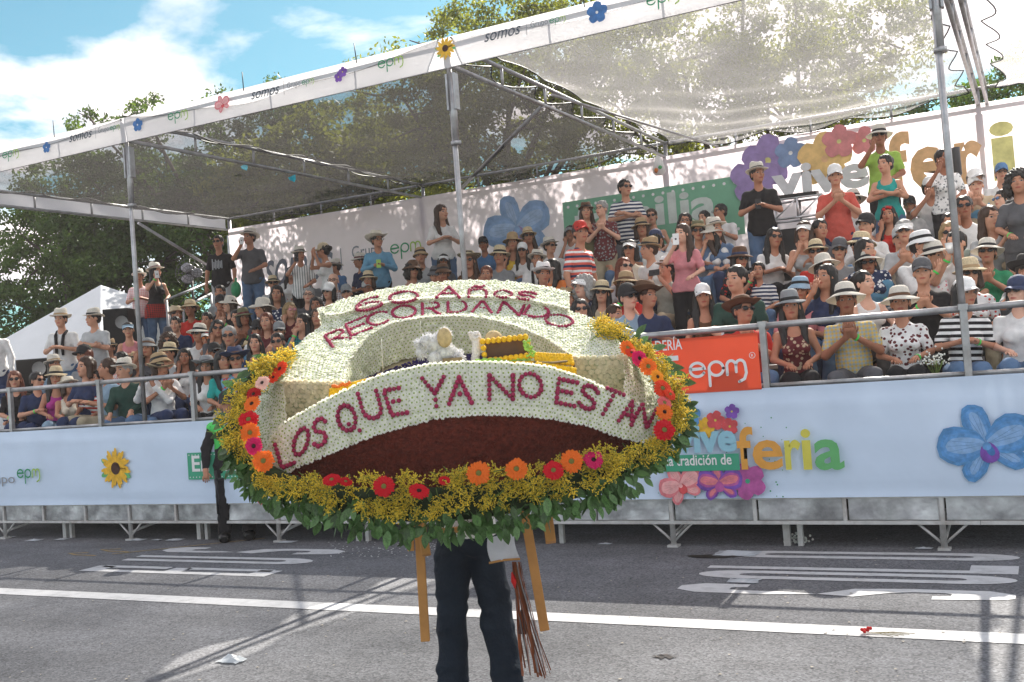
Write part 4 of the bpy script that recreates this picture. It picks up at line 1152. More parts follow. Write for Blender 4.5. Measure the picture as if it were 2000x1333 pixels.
# x, y, pose(s seated / t standing), arms, sex, skin, hair, hat, glasses, top, yaw, head turn, label [, extras]
CROWD = [
(-14,640,'t','half','m',1,'sk','','','L|white',0,0,'man in a white long-sleeved shirt half cut off at the left edge of the picture'),
(120,626,'t','low','m',1,'sk','pan:pan','','S|white',-5,0,'standing man in white shirt, dark scarf and panama in front of the white tent',dict(scarf=1,bottom='denim')),
(184,624,'t','cross','m',1,'sk','pan:pan','','S|lgrey',-25,2,'standing man in grey polo and panama, arms folded, before the dark loudspeaker',dict(bottom='denim')),
(272,543,'t','low','m',2,'sk','pan:pan','','S|pla:pink,white',10,0,'standing man in pink checked shirt and panama hat beside the left canopy post',dict(bottom='denim')),
(303,532,'t','one','f',1,'lk','pan:pan','','T|black',25,1,'standing woman in black top and panama hat with a tartan shirt tied round her waist',dict(waist=1,bottom='denim',phone='white')),
(427,476,'t','side','m',2,'sk','','sung','S|black',-10,0,'tall man standing in black printed T-shirt at the left corner of the backdrop',dict(bottom='lgrey',pr=1)),
(487,455,'t','one','m',2,'sk','pan:pan','','S|dgrey',-5,2,'man in dark grey polo filming with a white phone before the backdrop',dict(phone='white',bottom='denim')),
(490,541,'s','chin','f',1,'lk','pan:pan','','T|denim',-5,0,'woman in white hat and denim waistcoat sitting below the filming man in dark grey'),
(37,744,'s','lap','f',1,'lr','','sung','S|black',10,0,'front row woman with red hair, sunglasses and black top, first from the left rail post'),
(71,746,'s','low','m',1,'sk','','sung','S|navy',15,1,'front row dark-haired man in sunglasses beside the red-haired woman'),
(103,740,'s','lap','f',2,'lk','str:str','','T|magenta',10,0,'front row woman in magenta camisole and tan straw hat',dict(bottom='lblue')),
(126,757,'s','knees','f',2,'bb','felt:cream','','T|cream',25,1,'front row woman leaning forward in cream hat beside the magenta top'),
(109,714,'s','lap','m',2,'sk','pan:pan','','S|lblue',20,1,'person in black-banded white hat in the second row behind the magenta top'),
(176,742,'s','knees','f',2,'uk','','','S|str:white,red',-15,2,'front row woman in red and white striped blouse with dark hair tied up'),
(161,719,'s','low','f',1,'bb','','','S|navy',-20,2,'woman with a brown bob looking down behind the striped blouse'),
(171,695,'s','lap','m',2,'br','cap:black','','S|grey',-20,2,'reddish-haired person in black cap below the man with folded arms'),
(200,722,'s','lap','m',2,'sb','','','S|lblue',-50,2,'brown-haired spectator turned to the left beside the woman in floral shirt'),
(211,682,'s','lap','m',2,'sk','fed:tan','','S|white',5,0,'smiling man in beige fedora below the dark loudspeaker'),
(230,706,'s','lap','f',0,'sk','','','S|flo:white,red',-50,2,'short-haired woman in profile wearing a white shirt with red flowers'),
(259,723,'s','knees','m',1,'sg','pan:pan','','L|dgreen',-10,2,'older front row man in green sweater and white hat by the left canopy post'),
(259,646,'s','low','f',1,'sk','vis:lblue','','T|pink',5,0,'woman in pale pink camisole and blue visor under the pink checked shirt'),
(289,682,'s','lap','f',2,'lk','buck:grey','','S|dgrey',-5,0,'woman in grey bucket hat just right of the left canopy post'),
(277,707,'s','lap','m',2,'sk','fed:tan','','S|khaki',-5,0,'person in small tan hat just behind the left canopy post'),
(303,727,'s','phone','m',2,'sk','vuel:zebra','','L|white',-20,0,'front row man in white shirt and striped-brim hat taking pictures with a black camera',dict(cam=1)),
(326,669,'s','lap','f',2,'cb','','sung','S|grey',0,0,'woman with big curly brown hair and sunglasses below the floor fan'),
(327,692,'s','lap','m',2,'sk','str:str','','S|lgrey',-10,0,'spectator in plain straw hat below the woman with big curly hair'),
(322,712,'s','lap','f',2,'bb','buck:tan','','S|white',20,1,'spectator in soft tan sun hat above the man with the black camera'),
(341,617,'s','lap','m',2,'sk','fed:beige','','S|dgrey',10,1,'man in black-banded beige hat high at the left end under the fan'),
(352,635,'s','lap','m',1,'sk','','','L|navy',5,0,'bare-headed young man in dark shirt below the man in beige hat'),
(379,605,'s','lap','m',3,'sk','str:str','','S|red',0,0,'man in tan straw hat and red shirt below the standing black T-shirt'),
(383,655,'s','lap','m',2,'sk','wide:pan,black','sung','S|white',5,0,'bearded man in sunglasses, white shirt and wide white hat left of the red headband'),
(365,699,'s','lap','f',3,'lk','','','T|white',5,0,'girl in white top with long dark hair above the grey floppy hat'),
(401,664,'s','lap','f',2,'sr','vis:white','orange','S|white',-5,0,'woman with mirrored orange sunglasses and a red flower headband',dict(flower='red')),
(401,628,'s','lap','m',2,'sk','','','S|dgrey',-15,0,'dark-haired man below the red shirt and tan hat'),
(418,645,'s','lap','f',2,'lk','','sung','S|dgrey',10,0,'dark-haired woman in sunglasses behind the orange mirrored glasses'),
(418,691,'s','lap','m',3,'sk','cap:black','sung','S|flo:white,pink',-5,0,'man in dark cap and sunglasses behind the grey floppy hat'),
(405,719,'s','lap','f',2,'lk','vuel:grey','','S|white',5,0,'front row woman in white off-shoulder top and grey floppy hat with a red flower',dict(flower='red')),
(424,596,'s','chin','m',2,'sk','cap:black','orange','S|black',10,0,'man in black with orange-tinted glasses below the green bag'),
(448,598,'s','lap','f',0,'bb','wide:pan,none','','S|black',-25,2,'fair-skinned woman in wide white hat and black top near the green bag'),
(456,659,'s','lap','m',2,'sg','','sung','S|skyb',0,0,'grey-bearded man in sunglasses and bright blue shirt'),
(472,622,'s','lap','m',1,'sk','','','S|dgrey',5,0,'bearded man in dark grey T-shirt left of centre of the left bay'),
(491,621,'s','lap','f',3,'bk','str:olive','','S|dgrey',0,0,'round-faced spectator in dark hat beside the bearded man in dark grey'),
(475,684,'s','lap','m',1,'sk','fed:straw','','S|skyb',0,0,'child in a pale straw hat above the man in the navy hat',dict(sc=.8)),
(475,704,'s','lap','m',2,'sk','cow:navy','sung','S|flo:skyb,red',5,0,'front row man in wide navy hat, sunglasses and bright printed shirt',),
(448,706,'s','lap','f',2,'lk','','','S|teal',10,1,'dark-haired woman left of the navy hat, next to the yellow flowers'),
(536,577,'s','lap','f',2,'lk','','','S|flo:navy,white',0,0,'woman with parted dark hair and black choker under the straw hat'),
(535,556,'s','lap','m',2,'sb','str:str','sung','S|lgrey',5,0,'sunglassed man in straw hat seated below the painted word on the backdrop'),
(586,500,'t','one','m',2,'sk','pan:pan','','S|vst:white,grey',5,1,'standing man in white striped guayabera and panama hat, one hand at his face',dict(bottom='black',phone='black')),
(634,492,'t','up','f',2,'uk','cap:beige','','T|white',-65,2,'standing woman in white vest and beige cap turned left with raised hands',dict(bottom='black')),
(664,522,'s','lap','m',2,'sk','pan:pan','','S|blue',-40,2,'man in blue shirt and white fedora turned left beside the woman in white vest'),
(737,472,'t','low','m',2,'sk','cow:cream','gls','L|skyb',10,1,'standing man in blue shirt and cream cowboy hat looking at a green phone',dict(phone='lime',bottom='black')),
(706,512,'s','lap','m',2,'sk','str:pan','','S|navy',-40,2,'white-hatted spectator half hidden behind the blue-shirted cowboy hat man'),
(799,531,'s','lap','f',2,'ck','wide:brown,none','sung','S|pla:dgrey,white',0,0,'woman with a very wide dark curly-edged hat and sunglasses'),
(829,502,'s','lap','m',2,'sg','buck:tan','','S|lgrey',5,0,'spectator in light grey shirt and soft tan sun hat under the backdrop'),
(857,513,'s','lap','f',3,'bk','vis:white','sung','S|dgrey',5,0,'spectator in white visor just left of the middle canopy post'),
(840,543,'s','lap','m',2,'sk','buck:dgrey','','S|grey',-5,0,'man in charcoal bucket hat right above the flower float'),
(868,538,'s','lap','m',3,'sk','buck:brown','gls','S|grey',5,0,'man in brown hat with eyeglasses left of the middle canopy post'),
(862,418,'t','low','f',1,'lb','','','S|white',25,1,'standing woman in white off-shoulder blouse and jeans left of the middle post',dict(bottom='denim')),
(649,551,'s','lap','m',0,'0k','','gls','S|pla:maroon,white',0,0,'bald man with eyeglasses in red plaid shirt'),
(636,573,'s','lap','f',1,'bk','cap:white','sung','S|white',0,0,'woman in white cap and dark sunglasses below the bald man'),
(590,579,'s','lap','m',0,'sg','','gls','S|dgrey',5,0,'grey-haired man with eyeglasses in dark grey T-shirt'),
(689,573,'s','lap','m',1,'sg','cap:grey','sung','S|lgrey',5,0,'man in grey cap just above the left corner of the flower float'),
(724,549,'s','lap','f',2,'bb','str:str','','S|cream',-10,0,'woman in straw hat with a dark band above the number on the float'),
(719,565,'s','lap','m',3,'sk','cap:lgrey','','S|flo:white,orange',-5,0,'child in pale cap peeping over the flower float',dict(sc=.8)),
(629,598,'s','lap','f',3,'lk','','','S|navy',-5,0,'dark-haired woman low beside the left corner of the float'),
(614,622,'s','lap','f',2,'lb','','','S|grey',0,0,'brown-haired woman beside the step of the flower float'),
(580,633,'s','cheek','f',1,'lk','','','S|pla:teal,navy',0,0,'young woman in teal plaid shirt resting her cheek on one hand'),
(563,609,'s','lap','f',1,'by','','pink','S|maroon',0,0,'woman with short fair hair and pink-tinted sunglasses'),
(527,630,'s','lap','f',1,'lr','','','S|maroon',0,0,'woman with long auburn hair in a maroon top'),
(524,605,'s','lap','f',1,'lb','wide:pan,none','','S|red',-30,2,'woman in wide white hat seen from the side with a red top'),
(553,648,'s','lap','m',1,'sk','cap:grey','sung','S|grey',0,0,'man in grey cap and sunglasses above the yellow flowers'),
(554,670,'s','lap','m',2,'sk','','sung','S|navy',0,0,'dark-haired man in sunglasses right against the yellow flowers'),
(509,672,'s','lap','f',1,'lk','','','S|navy',5,0,'young woman with very long straight black hair looking at the camera'),
(506,646,'s','lap','m',2,'sk','cap:black','sung','S|white',5,0,'man in black cap, sunglasses and white T-shirt behind the long black hair'),
(440,573,'s','lap','m',2,'sk','','','S|grey',5,0,'dark-haired spectator sitting at the feet of the standing black T-shirt'),
(560,535,'s','lap','f',2,'lk','','','S|white',5,0,'dark-haired woman sitting below the man in the striped guayabera'),
(610,545,'s','lap','m',2,'sk','cap:navy','','S|grey',5,0,'man in navy cap between the guayabera man and the bald man'),
(918,512,'s','lap','f',2,'lb','vuel:zebra','sung','S|brown',-5,0,'woman in brown top and wide black and cream ringed hat right of the middle post'),
(945,539,'s','lap','f',2,'sr','','','S|grey',5,0,'red-haired head rising just above the top of the float'),
(966,503,'s','lap','f',2,'sk','str:str','','S|grey',0,0,'woman in pale straw hat and slate grey shirt, right of the ringed hat'),
(955,478,'s','lap','m',3,'sk','cap:black','','S|blue',0,0,'man in dark cap behind the slate grey shirt'),
(1002,476,'s','lap','f',2,'lb','str:tan','','T|yellow',0,0,'woman in tan straw hat and yellow top in front of the blue orchid print'),
(1018,493,'s','lap','f',2,'lk','cap:white','sung','S|white',0,0,'woman in white cap and sunglasses with long black hair, off-shoulder white top'),
(1041,463,'s','lap','f',2,'lb','str:str','sung','T|tan',5,0,'woman in pale straw hat and sunglasses, highest seated head beside the orchid print'),
(1038,510,'s','lap','m',2,'sk','pan:pan','','L|white',5,0,'man in panama hat and white shirt with a dark scarf hanging open',dict(scarf=1)),
(1072,484,'s','lap','m',1,'sk','pan:pan','sung','L|white',10,0,'man in panama hat and striped white poncho left of the red cap'),
(1048,540,'s','lap','m',2,'sk','felt:white','','S|white',0,0,'white felt hat poking up over the word on the float'),
(1084,524,'s','lap','f',2,'lk','','','S|orange',-40,2,'dark-haired woman in orange-red top left of the man in red cap'),
(1131,458,'t','side','m',2,'sk','cap:red','','S|str:white,coral,navy',50,2,'big man in red cap and coral, white and navy striped T-shirt turning away',dict(bottom='navy',sc=1.02)),
(1145,416,'t','clap','f',1,'lb','fed:brown','','T|olive',5,0,'standing woman in brown trilby clapping beside the white-haired man'),
(1175,411,'t','clap','m',0,'sg','','gls','S|flo:maroon,grey',-5,0,'white-haired man in maroon patterned shirt clapping',dict(bottom='khaki')),
(1221,370,'t','cross','m',1,'sk','','sung','S|str:white,navy',10,1,'standing man with folded arms in navy and white striped polo',dict(bottom='black')),
(1112,458,'s','lap','f',2,'bk','vis:grey','','S|white',0,0,'spectator in grey visor behind the red cap'),
(1265,447,'s','lap','f',2,'bb','str:tan','','S|lblue',0,0,'woman in tan straw hat below the folded arms man'),
(1285,424,'s','lap','f',1,'sb','','sung','T|brown',0,0,'short-haired woman in sunglasses and brown vest against the green print'),
(1325,436,'s','lap','f',2,'lk','','gls','S|white',0,0,'dark-haired woman with eyeglasses right behind the pink blouse'),
(1223,490,'s','lap','f',2,'bk','vis:white','sung','S|cream',0,0,'woman in white visor, sunglasses and cream T-shirt'),
(1220,524,'s','lap','f',0,'lr','','sung','S|lgrey',0,0,'woman with auburn hair and sunglasses behind the tan hat'),
(1270,490,'s','lap','m',1,'sb','fed:tan','','S|white',-35,2,'man in tan trilby turned left with a white and red striped shirt'),
(1286,470,'s','lap','m',2,'sk','cap:navy','','S|white',5,3,'person in navy cap seen from behind the tan trilby'),
(1333,460,'t','one','f',0,'lb','','','S|pink',-5,2,'standing woman in pink blouse taking a photo with a white phone',dict(phone='white',bottom='black')),
(1290,527,'s','phone','m',1,'sk','pan:white','','S|sage',-25,0,'man in white panama and grey-green shirt photographing with a small black camera',dict(phone='black',bottom='beige')),
(1134,564,'s','lap','f',0,'cg','vis:white','','S|navy',0,0,'older woman with fair curls and a white visor by the right end of the float'),
(1163,576,'s','lap','f',1,'lk','str:str','sung','S|beige',0,0,'woman in straw hat with red decoration and round sunglasses'),
(1213,559,'s','chin','f',1,'bb','str:tan','gls','S|red',0,0,'woman in tan hat with eyeglasses holding a hand to her mouth'),
(1232,584,'s','lap','m',0,'sk','cap:black','sung','L|lblue',5,0,'front row man in black cap, sunglasses and blue denim shirt beside the orange banner',dict(sc=1.06)),
(1149,607,'s','lap','f',1,'bk','','sung','S|navy',10,0,'woman with dark bob and sunglasses right above the green leaf'),
(1188,618,'s','chin','m',1,'sb','','','S|lgrey',25,1,'dark-haired man in profile low behind the float'),
(1141,540,'s','lap','f',2,'bk','','','S|dgrey',30,3,'black-haired head seen from behind, under the striped T-shirt'),
(1115,587,'s','lap','f',2,'bb','fed:tan','','S|tan',5,0,'small tan hat partly hidden by the corner of the float'),
(1258,582,'s','lap','m',2,'sb','cow:brown','','S|navy',20,1,'brown broad-brimmed hat just behind the black cap man'),
(1198,455,'s','lap','m',2,'sk','','','S|dgrey',20,1,'dark-haired man sitting below the folded arms man'),
(1480,343,'t','low','m',2,'sk','pan:pan','','S|black',0,0,'big standing man in black T-shirt and white fedora next to the metal truss box',dict(bottom='denim',sc=1.05,phone='black')),
(1631,348,'t','clap','m',1,'sk','cap:white','','S|coral',5,0,'standing man in coral polo and white cap clapping right of the truss box',dict(bottom='navy')),
(1413,414,'s','lap','m',2,'sk','','gls','S|white',-30,2,'dark-haired man with eyeglasses in white T-shirt leaning to the left'),
(1379,428,'s','lap','f',1,'lk','','','S|grey',0,0,'girl with a hairband beside the man leaning left',dict(sc=.9)),
(1408,449,'s','lap','f',1,'lb','pan:pan','','L|denim',10,1,'woman in denim shirt and black-banded white hat below the leaning man'),
(1361,456,'s','lap','m',2,'sk','fed:olive','sung','S|grey',0,0,'man in olive hat and sunglasses behind the pink blouse'),
(1390,460,'s','lap','f',1,'lk','wide:pan,none','','S|white',-30,2,'woman with long black hair and white hat turned to the left'),
(1433,511,'s','lap','f',2,'bk','str:brown','sung','S|flo:black,red',5,0,'woman in brown hat, sunglasses and black top with red flowers'),
(1476,531,'s','lap','m',2,'sk','','','S|str:white,navy',0,0,'boy in navy and white striped T-shirt right of the brown hat',dict(sc=.85)),
(1441,549,'s','knees','m',1,'sk','','','S|dgreen',0,0,'man in dark green T-shirt leaning over the rail above the orange banner',dict(sc=1.05,bottle=1)),
(1379,582,'s','lap','f',2,'lk','cap:white','','T|brown',5,0,'front row woman in plain white cap and dark vest above the orange banner'),
(1455,609,'s','lap','m',2,'sk','vuel:brown','sung','S|red',5,0,'spectator under a wide brown hat right behind the front railing'),
(1498,468,'s','low','f',2,'lk','','sung','S|white',15,0,'woman in sunglasses and white off-shoulder top at the foot of the truss box'),
(1562,457,'s','chin','f',1,'bb','vis:white','','T|lgrey',0,0,'woman in white visor with both hands at her chin below the truss box'),
(1550,570,'s','lap','m',2,'sk','buck:lblue','gls','S|pink',5,0,'spectator in pale bucket hat with a red scarf behind the grey hat'),
(1556,601,'s','lap','f',2,'lk','str:grey','','T|flo:maroon,beige',0,0,'smiling front row woman in grey hat and spotted sleeveless top',dict(sc=1.02,bottom='black')),
(1599,496,'s','lap','m',1,'sk','str:str','sung','S|red',0,0,'man in straw hat, sunglasses and red shirt below the coral polo'),
(1625,493,'s','lap','m',1,'sk','cap:dgrey','sung','S|grey',0,0,'man in charcoal cap and sunglasses next to the red shirt'),
(1624,524,'s','phone','f',1,'lk','wide:pan,none','sung','S|orange',0,0,'woman in wide white sun hat and orange top holding up a pink phone',dict(phone='pink')),
(1630,581,'s','lap','f',3,'lk','','','S|white',0,0,'girl with long dark hair beside the man in plaid',dict(sc=.88)),
(1594,545,'s','lap','f',2,'lk','','','S|navy',-5,0,'dark-haired woman between the pale bucket hat and the pink phone'),
(1590,452,'s','lap','m',2,'sk','','','S|dgrey',5,0,'dark-haired spectator under the right edge of the truss box'),
(1718,270,'t','one','m',3,'sk','wide:pan,black','sung','S|lime',0,0,'standing man in lime green polo and white hat with a hand to his mouth',dict(bottom='black')),
(1729,324,'t','cross','f',1,'uk','','','T|teal',0,0,'standing woman in teal vest with folded arms and sunglasses on her head',dict(bottom='denim')),
(1672,396,'s','lap','m',1,'sk','wide:pan,black','','L|white',5,0,'man in white shirt and wide panama hat behind the dark cap'),
(1657,433,'s','lap','f',1,'lb','','','S|beige',5,0,'woman with long wavy brown hair left of the dark cap'),
(1684,443,'s','lap','m',1,'sk','cap:black','','L|white',0,0,'round-faced man in dark cap and white shirt left of the girl in red'),
(1739,422,'s','lap','f',2,'lk','','','T|red',-5,0,'girl in red dress with a red flower headband',dict(sc=.88,flower='red')),
(1770,405,'s','lap','m',2,'sk','cap:black','','S|white',0,0,'boy in white T-shirt with a black cap hiding his face',dict(sc=.92)),
(1803,371,'s','lap','m',2,'sk','cap:white','','S|white',10,1,'man in white cap and white shirt with braces, left of the right canopy post'),
(1842,313,'t','one','f',3,'sk','','','S|flo:white,grey',10,1,'standing woman in white patterned blouse holding a dark inflated tube',dict(bottom='black')),
(1900,355,'s','lap','m',1,'sk','cap:white','','S|beige',0,0,'man in white cap in the top row, left one of the pair'),
(1920,363,'s','lap','m',0,'sk','cap:white','','S|skyb',0,0,'man in white cap and blue polo in the top row'),
(1943,341,'s','lap','m',1,'sk','cap:blue','gls','L|white',5,0,'man in blue cap and white shirt, highest head near the right edge'),
(1897,406,'s','lap','m',3,'sk','','sung','L|white',0,0,'young man in sunglasses and white shirt right of the canopy post'),
(1963,390,'s','lap','f',0,'lk','','blue','T|cream',-20,2,'long-haired woman with blue mirrored sunglasses near the right edge'),
(1986,418,'s','lap','m',1,'sk','fed:black','sung','S|cream',0,0,'man in black hat and sunglasses at the right edge of the picture'),
(1773,455,'s','lap','m',1,'sg','vis:white','sung','S|lgrey',0,0,'spectator in sunglasses and white visor below the boy in black cap'),
(1664,484,'s','lap','f',1,'bb','str:str','sung','S|blue',-20,2,'woman in straw hat looking left with a blue top below the dark cap'),
(1701,492,'s','lap','f',1,'lk','','','S|flo:navy,white',5,0,'dark-haired girl between the straw hat and the white bucket hat'),
(1778,484,'s','lap','m',1,'sk','buck:white','gls','L|white',30,1,'smiling man in white patterned bucket hat and white shirt'),
(1814,505,'s','lap','m',1,'sk','wide:pan,black','','S|flo:white,pink',25,1,'man in black-banded panama hat right of the white bucket hat'),
(1869,457,'s','lap','f',1,'by','','sung','S|sage',0,0,'fair-haired woman in dark sunglasses just right of the canopy post'),
(1884,476,'s','one','m',1,'sk','','','S|white',0,2,'man in white T-shirt drinking from a plastic cup',dict(cup=1)),
(1920,496,'s','clap','m',2,'sk','wide:pan,black','sung','S|green',-5,0,'laughing man in green shirt, sunglasses and very wide white hat'),
(1975,453,'s','up','f',1,'lk','cap:white','','S|beige',0,0,'woman in white cap clapping with hands above her head near the right edge'),
(1711,516,'s','lap','m',3,'sk','wide:pan,black','sung','S|skyb',0,0,'man in blue T-shirt, sunglasses and wide panama hat behind the woman in white vest'),
(1706,554,'s','lap','f',0,'uk','','','T|white',20,1,'woman in white vest with tied-back dark hair looking right'),
(1803,535,'s','clap','m',1,'sk','cap:dgrey','','S|black',-5,0,'young man in black T-shirt with a backward cap clapping',dict(sc=1.04)),
(1897,539,'s','lap','f',1,'bb','str:str','sung','S|flo:white,red',5,0,'woman in round straw hat and sunglasses with a floral blouse right of the post'),
(1867,578,'s','low','f',2,'bk','cap:white','','S|str:white,black',10,1,'front row woman in white cap and black and white striped top behind the post',dict(bottom='denim')),
(1664,590,'s','clap','m',3,'sk','wide:pan,black','','S|pla:lblue,yellow',5,0,'front row man in pale plaid shirt and wide white hat with clasped hands',dict(sc=1.05)),
(1762,594,'s','lap','f',2,'sk','wide:pan,brown','','S|flo:white,maroon',-5,0,'front row woman in floral blouse and white hat with a spotted band',dict(sc=1.05)),
(1975,574,'s','lap','f',0,'bk','cap:navy','sung','S|white',0,2,'front row woman in navy cap and white T-shirt at the right edge',dict(sc=1.05)),
(1992,532,'s','lap','m',2,'sk','cow:black','sung','S|grey',0,0,'black broad-brimmed hat at the right edge behind the navy cap'),
(1840,440,'s','lap','m',2,'sk','','','S|dgrey',0,0,'dark-haired spectator left of the canopy post below the patterned blouse'),
(1745,470,'s','lap','m',1,'sk','cap:lgrey','','S|cream',0,0,'man in light grey cap below the girl in red'),
(1938,430,'s','lap','f',1,'lb','','','S|lgrey',0,0,'brown-haired woman right of the young man in white shirt'),
(1990,360,'t','lap','f',2,'ck','','','S|dgrey',-5,0,'curly-haired woman at the far right edge near the top'),
]
def place(rec):
    x, y, p, arms, sex, sk, hair, hat, gl, top, yaw, hv, label = rec[:13]; ex = rec[13] if len(rec) > 13 else {}
    st = p == 't'; hz = (1.595 if st else 1.195)
    base = ex.get('sc', 1.)
    best = None
    for k in range(8):
        Y = YR[k] if not st else YR[k]-.33
        if st and k < 2 and x > 250: continue
        v = at_Y(x, y, Y); s = (v.z-zfloor(k))/hz
        e = abs(s-base)
        if best is None or e < best[0]: best = (e, k, v, s, Y)
    e, k, v, s, Y = best
    s = max(base*.9, min(base*1.1, s))
    q = random.Random(int(x*13+y))
    th = math.degrees(math.atan2(-v.x, Y+9.3))*.75 + yaw + q.uniform(-7, 7)
    h2 = hv if hv != 3 else 0
    if hv == 3: th += 150
    if hv == 0 and q.random() < .3: h2 = q.choice((1, 2))
    # a small residual moves the seat, never more than a few centimetres
    z = v.z-hz*s
    z = max(zfloor(k)-.06, min(zfloor(k)+.10, z))
    e_, J = person((v.x, Y, z), R_(th), s, st, arms, sex, sk, hair, hat, gl, top, label, 'spectators on the grandstand', ex.get('bottom'), h2)
    hm = J['head']
    if ex.get('flower'):
        mb = MB()
        for i in range(5): mb.ball((.04*math.cos(i*1.2)+.0, -.07+.012*(i % 2), .075+.012*math.sin(i*2)), .018, 6, 4)
        o = mb.build('hair_flower', mat('felt_red', (.6, .02, .02), .8), e_); o.matrix_local = m4(hm, J['R'], 0, HS)
    if ex.get('scarf'):
        mb = MB()
        for s2 in (-1, 1): mb.tube([(s2*.04, .07, J['zs']+.05), (s2*.075, .0, J['zs']+.04), (s2*.06, -.105, J['zs']-.03), (s2*.045, -.135, J['zs']-.2), (s2*.05, -.13, J['zs']-.34)], [.02, .022, .024, .026, .02], 8)
        mb.build('neck_scarf', cloth('black'), e_)
    if ex.get('waist'):
        mb = MB(); mb.lathe([(.19, .98), (.2, .93), (.215, .84), (.22, .72)], 20, 0, (0, .05, 0), 1, .8); mb.build('tied_shirt', cloth('pla:red,black'), e_)
    if ex.get('pr'):
        mb = MB(); qq = random.Random(2)
        for i in range(7): mb.box((-.085+.028*i, -.135, 1.2+.01*qq.random()), (.018, .006, .1+.1*qq.random()))
        mb.build('shirt_print', mat('print_soft', (.4, .42, .45), .8), e_)
    bpy.context.view_layer.update()
    if ex.get('phone'): phone_at(e_, J, ex['phone'], ' '.join(('%s phone held by the %s' % (ex['phone'] if ex['phone'] != 'lime' else 'green', label)).split()[:15]), 0, arms in ('phone',))
    if ex.get('cam'): phone_at(e_, J, 'black', 'black camera with a lens in the hands of the front row man in white', 0, True, 'camera')
    if ex.get('cup') or ex.get('bottle'):
        w = e_.matrix_basis @ Vector(J['wr'][0]+J['fd'][0]*.1)
        mb = MB()
        if ex.get('cup'): mb.lathe([(.0, -.05), (.03, -.05), (.042, .06), (.04, .06)], 14)
        else: mb.lathe([(.0, -.1), (.032, -.1), (.034, .05), (.028, .09), (.013, .12), (.013, .145), (.0, .145)], 14)
        mb.build('cup' if ex.get('cup') else 'water_bottle', mat('clear_plastic', (.75, .78, .8), .15, 0, .05, 10, trl=.4), loc=w,
                 label='clear plastic cup at the mouth of the man in white T-shirt' if ex.get('cup') else 'clear water bottle held by the man in dark green T-shirt', cat='cup' if ex.get('cup') else 'bottle')
    return e_, J
for rec in CROWD: place(rec)
# ================================================================== TREES
def leafmat(key, c1, c2, trl):
    M = bpy.data.materials.new(key); M.use_nodes = True; nt = M.node_tree; nt.nodes.clear(); L = nt.links
    out = _n(nt, 'ShaderNodeOutputMaterial'); at = _n(nt, 'ShaderNodeAttribute'); at.attribute_name = 'tone'
    mx = _n(nt, 'ShaderNodeMix'); mx.data_type = 'RGBA'; mx.inputs[6].default_value = (*c1, 1); mx.inputs[7].default_value = (*c2, 1)
    L.new(at.outputs['Fac'], mx.inputs[0])
    b = _n(nt, 'ShaderNodeBsdfPrincipled'); b.inputs['Roughness'].default_value = .55; b.inputs['Specular IOR Level'].default_value = .3
    t = _n(nt, 'ShaderNodeBsdfTranslucent'); L.new(mx.outputs[2], b.inputs['Base Color'])
    m2 = _n(nt, 'ShaderNodeMix'); m2.data_type = 'RGBA'; m2.blend_type = 'MULTIPLY'; m2.inputs[0].default_value = 1; m2.inputs[7].default_value = (1.9, 1.7, .5, 1)
    L.new(mx.outputs[2], m2.inputs[6]); L.new(m2.outputs[2], t.inputs[0])
    s = _n(nt, 'ShaderNodeMixShader'); s.inputs[0].default_value = trl; L.new(b.outputs[0], s.inputs[1]); L.new(t.outputs[0], s.inputs[2]); L.new(s.outputs[0], out.inputs[0])
    return M
LF_D = leafmat('leaf_dark', (.03, .065, .018), (.09, .16, .035), .35)
LF_Y = leafmat('leaf_bright', (.07, .10, .025), (.17, .2, .05), .5)
BARK = mat('bark', (.09, .07, .055), .9, 0, .35, 6, bump=.8, bscale=14)
